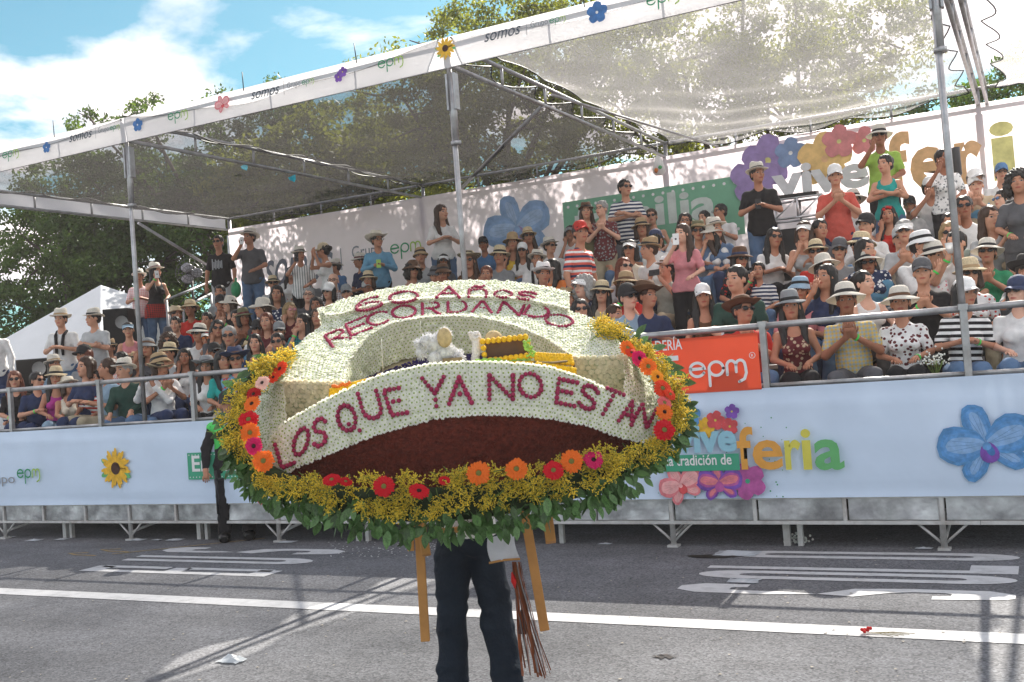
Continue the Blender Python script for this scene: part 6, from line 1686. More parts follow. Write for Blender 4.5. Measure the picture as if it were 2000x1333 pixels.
mb = MB(); balls(mb, [W(650+i*4, 756-i*.8+q.uniform(-2, 2), -.15) for i in range(9)], .009); mb.build('orange_petals', mat('orange_petal', (.75, .16, .02), .7), sil)
mb = MB(); mb.ball(W(745, 736, -.1), .035, 10, 6, 0, (1, .6, .55)); mb.build('tan_mound', mat('tan_felt', (.5, .38, .2)), sil)
for a, b_ in (((745, 662), (748, 726)), ((821, 628), (822, 655)), ((962, 624), (964, 650))):
    mb = MB(); mb.tube([W(*a, -.03), W(*b_, -.03)], .0018, 4); mb.build('string', mat('cotton_string', (.7, .68, .6)), sil)

# --- garland of leaves, yellow sprays and gerberas
GP = smooth_px([(575, 690, 5.65, 18), (535, 712, 5.5, 24), (492, 745, 5.4, 27), (468, 795, 5.3, 29), (466, 855, 5.2, 36), (500, 912, 5.15, 42), (560, 948, 5.1, 46), (640, 970, 5.05, 50), (740, 984, 5.0, 60), (850, 986, 5.0, 66), (960, 976, 5.0, 64),
                (1060, 958, 5.0, 60), (1150, 936, 5.05, 56), (1220, 905, 5.1, 48), (1280, 865, 5.2, 40), (1314, 820, 5.25, 30), (1310, 770, 5.3, 27), (1288, 722, 5.4, 25), (1250, 685, 5.5, 22), (1205, 652, 5.65, 18), (1165, 628, 5.8, 11)], 130)
mb = MB(); mb.tube([at_d(g[0], g[1], g[2]+.06) for g in GP], [g[3]*.62/CF*g[2]*.85 for g in GP], 10); mb.build('garland_core', mat('dark_foliage_core', (.02, .035, .012), .9, 0, .4, 20), sil)
LEAF = mat('laurel_leaf', (.075, .16, .045), .42, 0, .5, 9, trl=.18, rnd_obj=.5, spec=.5)
lm_ = []
for s_ in range(4):
    q2 = random.Random(s_); mb = MB(); vs_ = []; N_ = 7
    for i in range(N_+1):
        t = i/N_; w_ = .54*math.sin(math.pi*min(1, t*1.02))**.8*(1-.25*t)*.5; z_ = -.25*t*t+.03*math.sin(t*6+s_)
        vs_ += [(-w_, t, z_+.06*w_*4), (0, t, z_), (w_, t, z_+.06*w_*4)]
    fs = [(i*3+j, i*3+j+1, i*3+4+j, i*3+3+j) for i in range(N_) for j in (0, 1)]
    mb.add(vs_, fs, 0, True); mb.tube([(0, -.25, .02), (0, 0, 0)], .015, 4); me = mb.mesh('leaf'); me.materials.append(LEAF); lm_.append(me)
SPR = mat('goldenrod_yellow', (.92, .70, .07), .75, 0, .3, 70, rnd_obj=.18, trl=.25); STM = mat('sprig_green', (.14, .2, .04), .7, 0, .2, 30)
sm_ = []
for s_ in range(6):
    q2 = random.Random(50+s_); mb = MB(); mb.tube([(0, -.03, 0), (0, .06, .004), (.004, .12, 0)], [.002, .0016, .001], 4, 1)
    for k in range(11):
        t = .1+.85*k/11; w_ = k*2.4; L_ = .045*(1-.55*t); b0 = Vector((0, .12*t, 0)); d = Vector((math.cos(w_), .55, math.sin(w_)))*L_
        for j in range(9):
            p = b0+d*(j/8)+Vector((q2.gauss(0, .0028), q2.gauss(0, .0028), q2.gauss(0, .0028))); mb.ball(p, q2.uniform(.0026, .0045), 4, 3)
        mb.tube([b0, b0+d], .0009, 3, 1, False)
    me = mb.mesh('yellow_sprig'); me.materials.append(SPR); me.materials.append(STM); sm_.append(me)
def orient(o, p, ydir, up_, s_):
    y = ydir.normalized(); x = y.cross(up_).normalized(); z = x.cross(y); M = Matrix((x, y, z)).transposed().to_4x4(); M = M @ Matrix.Scale(s_, 4); M.translation = p; o.matrix_local = M
q = random.Random(21); ng = len(GP)
KEEP = [(585, 690), (540, 738), (512, 800), (508, 860), (520, 938), (600, 925), (750, 925), (900, 915), (1050, 905), (1200, 868), (1285, 862), (1290, 800), (1262, 725), (1215, 680), (1100, 640), (700, 640)]
def inside(x, y):
    c = False
    for i in range(len(KEEP)):
        (x1, y1), (x2, y2) = KEEP[i-1], KEEP[i]
        if (y1 > y) != (y2 > y) and x < (x2-x1)*(y-y1)/(y2-y1)+x1: c = not c
    return c
def pix(p):
    d = np.array(p)-cC; z = d@cF; return 1000+CF*(d@cR)/z, 666.5-CF*(d@cU)/z
cen = (905, 800)
for k in range(296):   # leaves, mostly along the lower and outer edge
    g = GP[int(ng*(.02+.93*q.random()))]; bot = g[1] > 900
    if not bot and q.random() < .6: g = GP[int(ng*(.2+.55*q.random()))]; bot = g[1] > 900
    ox, oy = g[0]-cen[0], (g[1]-cen[1])*1.9; l = math.hypot(ox, oy); ox, oy = ox/l, oy/l
    if bot: ox, oy = ox*.25, .97
    rad = g[3]*q.uniform(.35, .95) if not bot else g[3]*q.uniform(.2, 1.0)
    side = q.uniform(-.5, .5)*g[3]
    p = at_d(g[0]+ox*rad-oy*side, g[1]+oy*rad+ox*side, g[2]-.03-.05*q.random())
    out = hR*ox-hZ*oy; yd = out+Vector((q.gauss(0, .45), q.gauss(0, .45), q.gauss(0, .4)))-hZ*.25
    if q.random() < .0: yd = -yd
    if inside(*pix(p)) or inside(*pix(p+yd.normalized()*.09)): yd = Vector((yd.x, yd.y, -abs(yd.z)-.6)); p = p-hZ*.05
    o = link('leaf', lm_[k % 4], sil); orient(o, p, yd, -hF+Vector((q.gauss(0, .5), q.gauss(0, .5), q.gauss(.2, .4))), q.uniform(.055, .09))
for k in range(290):
    g = GP[int(ng*(.0+.998*q.random()))]; bot = g[1] > 900
    ox, oy = g[0]-cen[0], (g[1]-cen[1])*1.9; l = math.hypot(ox, oy); ox, oy = ox/l, oy/l
    rad = g[3]*q.uniform(-1.0, .35) if bot else g[3]*q.uniform(-.7, .7)
    if bot: ox, oy = ox*.2, .98
    if bot and q.random() < .25: g = GP[int(ng*(.25+.45*q.random()))]
    side = q.uniform(-.5, .5)*g[3]
    p = at_d(g[0]+ox*rad-oy*side, g[1]+oy*rad+ox*side, g[2]-.075-.035*q.random()); out = hR*ox-hZ*oy*.4
    yd = out*.5+Vector((q.gauss(0, .7), q.gauss(0, .7), q.gauss(.25, .6)))-hF*.35
    sc_ = q.uniform(.75, 1.2); b0_ = p-yd.normalized()*.06*sc_; tries = 0
    while (inside(*pix(b0_)) or inside(*pix(b0_+yd.normalized()*.12*sc_)) or inside(*pix(b0_+yd.normalized()*.06*sc_))) and tries < 8:
        tries += 1; e_o = Vector((0, 0, -.02)) if bot else (hR*(.02 if g[0] > 900 else -.02)+Vector((0, 0, -.004))); b0_ += e_o; sc_ *= .94
    o = link('yellow_sprig', sm_[k % 6], sil); orient(o, b0_, yd, -hF, sc_)
def mass(name, meshes, mats_, items):
    V, Fa, MI = [], [], []; off = 0; cache = []
    for me in meshes:
        co = np.zeros(len(me.vertices)*3); me.vertices.foreach_get('co', co); cache.append((co.reshape(-1, 3), [tuple(p.vertices) for p in me.polygons], [p.material_index for p in me.polygons]))
    for i, M in enumerate(items):
        v, f, mi = cache[i % len(cache)]; A = np.array(M); V.append(v@A[:3, :3].T+A[:3, 3]); Fa += [tuple(j+off for j in ff) for ff in f]; MI += mi; off += len(v)
    me = bpy.data.meshes.new(name); me.from_pydata(np.concatenate(V).tolist(), [], Fa); me.polygons.foreach_set('material_index', MI); me.polygons.foreach_set('use_smooth', [True]*len(Fa))
    return link(name, me, sil, kind='stuff', mats=mats_)
def omat(p, ydir, up_, s_):
    y = ydir.normalized(); x = y.cross(up_).normalized(); z = x.cross(y); M = Matrix((x, y, z)).transposed().to_4x4() @ Matrix.Scale(s_, 4); M.translation = p; return M
its, its2 = [], []
for k in range(950):
    g = GP[int(ng*(.17+.62*q.random()))]
    ox, oy = (g[0]-cen[0])/500*.3, .96; f_ = q.uniform(-.2, .95); p = at_d(g[0]+ox*g[3]*f_+q.uniform(-20, 20), g[1]+oy*g[3]*f_, g[2]+.03-.06*q.random())
    if inside(*pix(p)): continue
    its.append(omat(p, hR*ox-hZ*.55+Vector((q.gauss(0, .5), q.gauss(0, .5), q.gauss(0, .35))), -hF+Vector((q.gauss(0, .8), q.gauss(0, .8), q.gauss(.2, .6))), q.uniform(.045, .085)))
for k in range(150):
    g = GP[int(ng*(.15+.66*q.random()))]; f_ = q.uniform(-.95, .25); p = at_d(g[0]+q.uniform(-20, 20), g[1]+g[3]*f_, g[2]-.05-.03*q.random()); yd = Vector((q.gauss(0, .7), q.gauss(0, .7), q.gauss(.2, .5)))-hF*.3; sc_ = q.uniform(.55, .95)
    if inside(*pix(p)) or inside(*pix(p+yd.normalized()*.1*sc_)): continue
    its2.append(omat(p, yd, -hF, sc_))
mass('leaf_cluster', lm_, [LEAF], its); mass('yellow_sprig_cluster', sm_, [SPR, STM], its2)
GC = dict(o=(.82, .17, .02), r=(.6, .01, .02), m=(.62, .015, .12), p=(.8, .16, .16), w=(.8, .5, .42), d=(.42, .008, .01), y=(.85, .32, .02), R=(.75, .06, .02))
GE = {k: mat('gerbera_'+k, v, .6, 0, .22, 50, trl=.22, spec=.2) for k, v in GC.items()}
GCE = mat('gerbera_centre_dark', (.05, .02, .012), .8, 0, .4, 90, bump=1, bscale=200); GCL = mat('gerbera_centre_light', (.4, .42, .1), .8, 0, .4, 90, bump=1, bscale=200)
gm_ = {}
def gerbera(x, y, dd, px, c, tilt=(0, 0), light=True):
    r = px*1.08/2/CF*dd; key = (c, light)
    if key not in gm_:
        q3 = random.Random(len(gm_)); mb = MB()
        for lay, (n_, L_, zz) in enumerate(((20, 1., .0), (18, .9, .06), (14, .55, .12))):
            for k in range(n_):
                w_ = 2*math.pi*(k+.5*lay)/n_+q3.uniform(-.06, .06); c_, s_ = math.cos(w_), math.sin(w_); ll = L_*q3.uniform(.92, 1.06); hw = .13 if lay < 2 else .09; z_ = zz+q3.uniform(-.03, .05)
                P_ = lambda u, v, z: (u*c_-v*s_, u*s_+v*c_, z)
                mb.add([P_(.15, 0, zz), P_(ll*.55, hw, z_+.12), P_(ll*.9, hw*.9, z_+.10), P_(ll, 0, z_+.05), P_(ll*.9, -hw*.9, z_+.10), P_(ll*.55, -hw, z_+.12)], [(0, 5, 4, 3, 2, 1)], 0, False)
        mb.lathe([(0, .26), (.13, .25), (.22, .19), (.25, .1)], 14, 1); me = mb.mesh('gerbera'); me.materials.append(GE[c]); me.materials.append(GCL if light else GCE); gm_[key] = me
    o = link('gerbera', gm_[key], sil); n = (-hF+hR*tilt[0]+hZ*(tilt[1]+.15)).normalized(); a = n.cross(hZ).normalized(); a = Matrix.Rotation(x*.37, 3, n) @ a
    M = Matrix((a, n.cross(a), n)).transposed().to_4x4() @ Matrix.Scale(r, 4); M.translation = at_d(x, y, dd); o.matrix_local = M
for x, y, dd, px, c, tx, tz, li in ((548, 722, 5.4, 34, 'R', -.6, .5, 0), (535, 738, 5.38, 26, 'R', -.5, .5, 0), (513, 749, 5.3, 30, 'w', -.3, .4, 0), (496, 771, 5.26, 30, 'd', -.2, .5, 0), (493, 790, 5.22, 34, 'o', -.3, .5, 0), (486, 821, 5.16, 40, 'r', 0, .6, 1),
                            (489, 846, 5.1, 38, 'o', 0, .1, 1), (497, 872, 5.06, 36, 'm', -.2, 0, 0), (515, 901, 5.02, 42, 'o', 0, .1, 1), (648, 939, 4.93, 36, 'r', 0, 1.3, 1), (675, 942, 4.95, 26, 'r', .5, 1.2, 1),
                            (750, 951, 4.88, 42, 'r', 0, .2, 1), (818, 961, 4.88, 40, 'r', .4, 1.0, 0), (868, 940, 4.92, 24, 'r', .2, 1.0, 0), (935, 925, 4.9, 45, 'o', 0, .1, 1), (1009, 917, 4.9, 42, 'o', -.1, .2, 1), (1081, 920, 4.9, 40, 'r', 0, .4, 1),
                            (1116, 902, 4.93, 44, 'o', 0, .1, 1), (1159, 899, 4.96, 38, 'm', .1, .3, 0), (1225, 681, 5.42, 32, 'o', .4, .3, 1), (1233, 690, 5.4, 24, 'R', .4, .6, 0), (1248, 701, 5.35, 32, 'm', .3, .1, 0), (1265, 717, 5.3, 36, 'o', .3, .2, 1),
                            (1283, 737, 5.26, 30, 'y', .6, .2, 0), (1293, 760, 5.22, 38, 'R', .4, .3, 1), (1308, 771, 5.2, 26, 'R', .7, .4, 1), (1297, 788, 5.17, 30, 'p', .4, .5, 1), (1297, 806, 5.14, 34, 'o', .3, .3, 0), (1297, 841, 5.08, 42, 'r', .1, .2, 1)):
    gerbera(x, y, dd-(.09 if x < 530 or x > 1180 else .05), px, c, (tx, tz), bool(li))
# wooden carrying frame
WOOD = mat('pine_wood', (.5, .24, .07), .6, 0, .18, 5, bump=.15, bscale=20, spec=.3)
def plank(a, b, w, t, name='wooden_leg'):
    a, b = Vector(a), Vector(b); y = (b-a).normalized(); x = hR-y*hR.dot(y); x.normalize(); z = x.cross(y); M = Matrix((x, y, z)).transposed()
    mb = MB(); mb.box((0, 0, 0), (w, (b-a).length, t), 0, M)
    bm = bmesh.new(); me = mb.mesh(name); bm.from_mesh(me); bmesh.ops.bevel(bm, geom=bm.edges[:], offset=.003, segments=1, affect='EDGES'); bm.to_mesh(me); bm.free()
    return link(name, me, sil, loc=(a+b)/2, mats=WOOD)
plank(at_d(816, 1000, 5.42), at_d(831, 1253, 5.36), .046, .03); plank(at_d(1022, 985, 5.42), at_d(1064, 1232, 5.36), .05, .03)
plank(at_d(822, 1020, 5.35), at_d(833, 1085, 5.28), .045, .05, 'wooden_block'); plank(at_d(1068, 1000, 5.33), at_d(1076, 1060, 5.26), .052, .05, 'wooden_block')
plank(at_d(802, 1057, 5.4), at_d(803, 1076, 5.4), .035, .03, 'wooden_block'); plank(at_d(840, 1040, 5.4), at_d(905, 1034, 5.4), .03, .03, 'wooden_crossbar')
plank(at_d(790, 1000, 5.45), at_d(1080, 985, 5.45), .02, .05, 'wooden_crossbar')

# ================================================================== CARRIER
def P(x, y, d=5.62): return np.array(at_d(x, y, d))
hipL, hipR = P(884, 1070), P(948, 1068); knL, knR = P(883, 1215, 5.6), P(972, 1215, 5.58); anL, anR = P(889, 1375, 5.62), P(996, 1385, 5.5)
anL[2] = max(.08, anL[2]); anR[2] = max(.08, anR[2])
hf, hr, hz_ = np.array(hF), np.array(hR), np.array(hZ)
pel = (hipL+hipR)/2+hz_*.06; chest = pel+hz_*.33+hf*.12; neck = pel+hz_*.5+hf*.2; head = neck+hz_*.14+hf*.10
shL, shR = neck-hr*.18-hz_*.06, neck+hr*.18-hz_*.06; elL, elR = shL-hr*.05-hz_*.27+hf*.03, shR+hr*.05-hz_*.27+hf*.03; wrL, wrR = elL+hf*.1+hz_*.22, elR+hf*.1+hz_*.22
def cf(kind):
    lo = np.minimum(hipL, anR)-[.45, .45, 0]; hi = np.maximum(hipR, anL)+[.45, .6, 0]; lo[2] = -.01; hi[2] = head[2]+.2
    F = Field(lo, hi, .0135)
    if kind == 'body':
        F.ell(pel, (.15, .13, .12), .05); F.ell((pel+chest)/2, (.13, .12, .16), .05); F.ell(chest, (.15, .13, .17), .05)
        headf(F, head, rotm(CYAW+math.pi, R_(-10))); F.cone(neck-hz_*.04, neck+hz_*.05, .06, .055, .04); F.cone(shL, shR, .055, .055, .05)
        for a, b, c in ((shL, elL, wrL), (shR, elR, wrR)):
            F.cone(a, b, .05, .04, .03); F.cone(b, c, .04, .03, .02); F.cone(c, c+hz_*.08, .03, .03, .02)
        for a, b, c in ((hipL, knL, anL), (hipR, knR, anR)):
            F.cone(a, b, .075, .05, .04); F.cone(b, c, .05, .035, .03); F.cone(c-hf*.04-hz_*.03, c+hf*.13-hz_*.045, .035, .03, .02)
    elif kind == 'shirt':
        F.ell(pel+hz_*.03, (.17, .15, .13), .05); F.ell((pel+chest)/2, (.16, .15, .18), .05); F.ell(chest, (.175, .15, .19), .05); F.cone(shL, shR, .07, .07, .05)
        for a, b, c in ((shL, elL, wrL), (shR, elR, wrR)): F.cone(a, b, .065, .055, .03); F.cone(b, b+(c-b)*.8, .055, .042, .02)
    else:
        F.ell(pel-hz_*.01, (.168, .15, .13), .05)
        for s_, (a, b, c) in ((-1, (hipL, knL, anL)), (1, (hipR, knR, anR))):
            F.cone(a+hr*s_*.0, b, .097, .081, .035); F.cone(b, c+hz_*.03, .081, .080, .03)
            F.cone(c+hz_*.06, c+hz_*.02, .083, .083, .01)
    V, Q = surfnet(F)
    if kind != 'body':
        x, y, z = V.T; u = x*CYAW+z; kn = np.exp(-((z-.47)/.12)**2)+np.exp(-((z-.82)/.12)**2)+np.exp(-((z-.1)/.1)**2); d = .006*np.sin(z*26+x*14)*np.sin(x*30+y*18+z*4)+.004*np.sin(z*9+x*41)+kn*(.0045*np.sin(z*62+x*22+2*np.sin(x*20))+.0025*np.sin(z*95-x*35))
        V = displace(V, Q, d)
    return V, Q
car = empty('person', (0, 0, 0), 'man in dark navy trousers seen from behind carrying the flower float on his back', 'person')
V, Q = cf('body'); me = raw_mesh('body', V, Q); hl_attr(me, head, rotm(CYAW+math.pi, R_(-10))/HS); o = link('body', me, car, mats=skin(1))
V, Q = cf('shirt'); link('shirt', raw_mesh('shirt', V, Q), car, mats=cloth('white'))
V, Q = cf('trousers'); link('trousers', raw_mesh('trousers', V, Q), car, mats=mat('navy_trousers', (.016, .024, .036), .85, 0, .2, 8, bump=.6, bscale=30, spec=.15))
inst('hair', hair_mesh('s'), car, HAIRC['k'], m4(head, rotm(CYAW+math.pi, R_(-10)), 0, HS)); h = inst('hat', hat_mesh('pan'), car, PANA, m4(head, rotm(CYAW+math.pi, R_(-10)), 0, 1.1*HS)); inst('hat_band', _A['pan_band'], h, BANDK)
for a in (anL, anR):
    mb = MB(); mb.tube([a-hf*.06-hz_*.03, a+hf*.02-hz_*.02, a+hf*.14-hz_*.045], [.045, .048, .035], 10); mb.build('shoe', mat('espadrille_white', (.6, .58, .55), .8), car)
# white cloth and leather fringe
ct = empty('fringed_bag', tuple(at_d(1000, 1090, 5.3)), 'brown leather bag with long fringes and a white cloth at the carrier\'s right hip', 'bag'); c0 = at_d(1000, 1090, 5.3)
mb = MB(); vs_ = []
for i in range(9):
    for j in range(7):
        u, v = i/8, j/6; x = (952+52*u)*(1-v)+(960+56*u)*v-4*math.sin(v*3); y = (1052-14*u)*(1-v)+(1099-8*u)*v
        vs_.append(at_d(x, y, 5.28+.015*math.sin(u*7+v*2))-c0)
mb.add(vs_, [(i*7+j, (i+1)*7+j, (i+1)*7+j+1, i*7+j+1) for i in range(8) for j in range(6)], 0, True); mb.build('white_cloth', mat('white_cotton', (.72, .72, .76), .85, 0, .08, 10, bump=.5, trl=.2), ct)
mb = MB(); mb.tube([at_d(955, 1100, 5.27)-c0, at_d(985, 1094, 5.27)-c0, at_d(1016, 1092, 5.27)-c0], .006, 5); mb.build('wooden_rod', WOOD, ct)
LEA = mat('brown_leather', (.26, .075, .025), .5, 0, .25, 20, rnd_obj=.35, spec=.4); LEG = mat('grey_leather', (.25, .23, .23), .6, 0, .2, 20)
q = random.Random(5)
for k in range(22):
    t = k/21; x0_, x1_ = 1003+12*t+q.uniform(-2, 2), 1022+52*t+q.uniform(-4, 4); yb_ = 1322-6*abs(t-.5)+q.uniform(-14, 6); pts = []
    for i in range(9):
        s_ = i/8; pts.append(at_d(x0_+(x1_-x0_)*s_**1.15+3*math.sin(s_*5+k), 1098+(yb_-1098)*s_, 5.25+.04*q.random()*s_+.02*math.sin(k))-c0)
    mb = MB(); vs_ = []
    for i, p in enumerate(pts):
        a_ = k*.8+i*.12; w_ = Vector((math.cos(CYAW+a_*.3), math.sin(CYAW+a_*.3), 0))*(.0055); vs_ += [p-w_, p+w_, p+w_+hF*.002, p-w_+hF*.002]
    fs = [(i*4+a, i*4+(a+1) % 4, i*4+4+(a+1) % 4, i*4+4+a) for i in range(8) for a in range(4)]
    mb.add(vs_, fs, 0, False); mb.build('fringe_strip', LEG if k % 7 == 3 else LEA, ct)
mb = MB(); mb.tube([at_d(1000, 1118, 5.24)-c0, at_d(1004, 1135, 5.24)-c0, at_d(1006, 1150, 5.24)-c0], [.004, .016, .003], 7); mb.build('red_tassel', mat('red_wool', (.6, .02, .02), .9), ct)
mb = MB(); mb.box(at_d(1022, 1215, 5.27)-c0, (.04, .02, .12), 0, Matrix.Rotation(CYAW, 3, 'Z')@Matrix.Rotation(.18, 3, 'Y')); mb.build('pouch', mat('dark_leather', (.08, .03, .02), .5), ct)
# ================================================================== POLICE OFFICER
f0 = at_z(464, 1056, 0)
po, J = person((f0.x, f0.y, 0), R_(38), 1.0, True, 'side', 'm', 2, 'sk', 'cap:black', '', 'L|black', 'police officer in black uniform and green vest standing by the kerb behind the flower float', None, 'black', 0, False)
po.scale[0] *= 1.15
F = Field((-.3, -.3, .95), (.3, .3, 1.6), .016); torso(F, J, .022); F.ell([0, 0, J['zs']+.1], (.08, .08, .08), .01, sub=True)
V, Q = surfnet(F); k_ = V[:, 2].min(); link('green_vest', raw_mesh('green_vest', V, Q), po, mats=mat('signal_green', (.08, .6, .12), .6, 0, .1, 10))
for i in (0, 1):
    mb = MB(); a = J['an'][i]; mb.tube([(a[0], a[1]+.06, .05), (a[0], a[1]-.02, .06), (a[0], a[1]-.13, .05), (a[0], a[1]-.19, .04)], [.055, .062, .058, .035], 12); mb.tube([(a[0], a[1], .04), (a[0], a[1], .24)], .058, 10); mb.build('boot', mat('boot_leather', (.012, .012, .012), .35), po)
mb = MB(); a = at_d(421, 920, (at_z(468, 1056, 0)-Vector(cC)).dot(Vector(cF))-.15); mb.tube([a, a-Vector((0, 0, .5))], .016, 8); mb.tube([a-Vector((0, 0, .1)), a-Vector((0, 0, .1))+hR*.09], .014, 6)
mb.build('baton', RUBBER, label='black baton hanging at the police officer\'s left side', cat='baton')

# ================================================================== PROPS AROUND THE STAND
# white peaked tent
dT = 22.; ap = at_d(197, 557, dT); bl = at_d(-60, 705, dT-2.); br = at_d(262, 606, dT-.3); rr = at_d(420, 640, dT+3); bk_ = at_d(120, 600, dT+4)
tent = empty('tent', (ap.x, ap.y, 0), 'white peaked tent standing behind the left end of the stand', 'tent'); o3 = Vector((ap.x, ap.y, 0))
TENT = mat('tent_canvas', (.74, .76, .8), .7, 0, .05, 2, trl=.25)
wl_ = at_d(195, 690, dT-1.2)
mb = MB(); corners = [bl, at_d(196, 600+100, dT-2.3), rr, bk_]
L_ = at_d(-80, 712, dT-1.5); M_ = at_d(196, 690, dT-2.2); R2 = at_d(330, 600, dT+.5); R3 = at_d(330, 700, dT+.5)
mb.add([p-o3 for p in (ap, L_, M_)], [(0, 1, 2)]); mb.build('roof_slope', TENT, tent)
mb = MB(); mb.add([p-o3 for p in (ap, M_, R2)], [(0, 1, 2)]); mb.build('roof_slope', TENT, tent)
mb = MB(); mb.add([p-o3 for p in (ap, R2, bk_+Vector((0, 4, 0)))], [(0, 1, 2)]); mb.build('roof_slope', TENT, tent)
mb = MB(); mb.add([p-o3 for p in (ap, bk_+Vector((0, 4, 0)), L_)], [(0, 1, 2)]); mb.build('roof_slope', TENT, tent)
for p, r_ in ((L_, 1), (M_, 1), (R2, 1)):
    mb = MB(); mb.tube([p-o3, Vector((p.x-o3.x, p.y-o3.y, 0))], .04, 6); mb.build('tent_pole', STEEL, tent)
for a, b in ((L_, M_), (M_, R2)):
    mb = MB(); mb.add([a-o3, b-o3, Vector((b.x-o3.x, b.y-o3.y, 0)), Vector((a.x-o3.x, a.y-o3.y, 0))], [(0, 1, 2, 3)]); mb.build('side_wall', TENT, tent)
def cabinet(px0, py0, px1, py1, d, label, cat='loudspeaker'):
    a, b = at_d(px0, py0, d), at_d(px1, py1, d); w = (b-a).dot(hR); h = a.z-b.z; c = (a+b)/2
    e = empty('loudspeaker', (c.x, c.y, c.z-h/2), label, cat, rz=CYAW); mb = MB(); mb.box((0, .25, h/2), (w, .5, h)); mb.build('cabinet', mat('speaker_black', (.012, .012, .013), .6, 0, .2, 20), e)
    mb = MB(); mb.box((0, -.012, h/2), (w*.92, .02, h*.92)); mb.build('grille', mat('speaker_grille', (.02, .02, .02), .5, .5, .3, 90, bump=.8, bscale=200), e)
    mb = MB(); mb.lathe([(.0, -.0), (.1, .0), (.12, .02)], 18, 0, (w*.28, 0, 0)); o = mb.build('horn', mat('speaker_cone', (.25, .25, .25), .3), e); o.matrix_local = Matrix.Translation((0, -.03, h*.72)) @ FR
    mb = MB(); mb.box((0, .25, -(c.z-h/2)/2+.02), (w*.8, .45, c.z-h/2)); mb.build('stand_box', DECK, e)
cabinet(199, 605, 255, 700, 19.2, 'tall black loudspeaker standing right of the man with folded arms')
cabinet(30, 704, 95, 770, 17.6, 'low wide black loudspeaker box behind the front row at the far left')
# floor fan on a pole
p = at_Y(372, 534, 6.3); fan = empty('fan', (p.x, p.y, zfloor(6)), 'large black pedestal fan standing at the left end under the canopy', 'fan', rz=.6); hh = p.z-zfloor(6)
mb = MB(); mb.tube([(0, .12, 0), (0, .12, hh)], .025, 8); mb.build('pole', RUBBER, fan)
mb = MB()
for r in (.08, .15, .22, .29): mb.tube([(r*math.cos(w*math.pi/12), -.06+(.04 if r > .25 else 0), hh+r*math.sin(w*math.pi/12)) for w in range(25)], .005, 4, 0, False)
for w in range(16): mb.tube([(0, -.07, hh), (.29*math.cos(w*math.pi/8), 0, hh+.29*math.sin(w*math.pi/8))], .004, 4)
mb.build('cage', mat('fan_wire', (.12, .12, .12), .35, .8), fan)
mb = MB()
for w in range(3):
    a = w*2.094; mb.ball((.13*math.cos(a), -.0, hh+.13*math.sin(a)), .12, 10, 6, 0, (1, .12, .8))
mb.build('blades', mat('fan_blade', (.35, .36, .4), .3), fan)
mb = MB(); mb.tube([(0, .02, hh), (0, .22, hh)], .09, 12); mb.build('motor', RUBBER, fan)
# left stair handrails
for k, (a, b) in enumerate((((325, 586), (420, 547)), ((358, 602), (412, 574)))):
    A_, B_ = at_Y(*a, 5.2), at_Y(*b, 6.8); mb = MB(); mb.tube([A_, B_], .024, 8); mb.tube([A_, Vector((A_.x, A_.y, zfloor(4)))], .022, 8); mb.tube([B_, Vector((B_.x, B_.y, zfloor(6)))], .022, 8)
    mb.build('handrail', GALV, label=('upper' if k == 0 else 'lower')+' sloping steel handrail beside the fan at the left end', cat='handrail')
# metal truss box with sound desk
a, b = at_Y(1507, 392, 5.9), at_Y(1612, 470, 5.9); w = b.x-a.x; h = a.z-b.z+.35; zb_ = a.z-h
tb = empty('truss_box', (a.x, 5.9, zb_), 'aluminium truss frame carrying a black sound desk among the top rows', 'truss'); tb.rotation_euler[2] = .1
ALU = mat('aluminium_tube', (.6, .6, .62), .3, .8, .1, 10)
def tt(a, b, r=.018, nm='truss_tube'): mb = MB(); mb.tube([a, b], r, 8); mb.build(nm, ALU, tb)
for y in (0, .4):
    for z in (h, h*.72, 0): tt((0, y, z), (w, y, z))
    for x in (0, w*.5, w): tt((x, y, 0 if x != w*.5 else h*.72), (x, y, h))
for i, (x0_, x1_) in enumerate(((.05*w, .48*w), (.52*w, .95*w))): tt((x0_, 0, h*.73), (x1_, 0, h*.98), .012)
for x in (0, w):
    for z in (h, h*.72, 0): tt((x, 0, z), (x, .4, z), .014)
mb = MB(); mb.box((w*.5, .2, h*.3), (w*.9, .34, h*.55)); mb.build('flight_case', RUBBER, tb)
mb = MB(); mb.box((w*.5, .18, h+.05), (w*.8, .4, .07), 0, Matrix.Rotation(.15, 3, 'X'));
for i in range(12): mb.box((w*.15+i*w*.064, .0+.0, h+.05), (.015, .02, .02), 0)
mb.build('sound_desk', RUBBER, tb)
# inflated tube in a raised hand
a, b = at_Y(1866, 290, 6.2), at_Y(1872, 350, 6.2); c0 = b
mb = MB(); mb.tube([Vector((0, 0, 0)), (a-b)*.15, (a-b)*.9, (a-b)*1.02], [.02, .055, .055, .06], 12); mb.build('noise_tube', mat('dark_foil', (.05, .05, .055), .3), loc=tuple(b), label='dark inflated noise tube held upright in the top row near the right post', cat='noise tube')
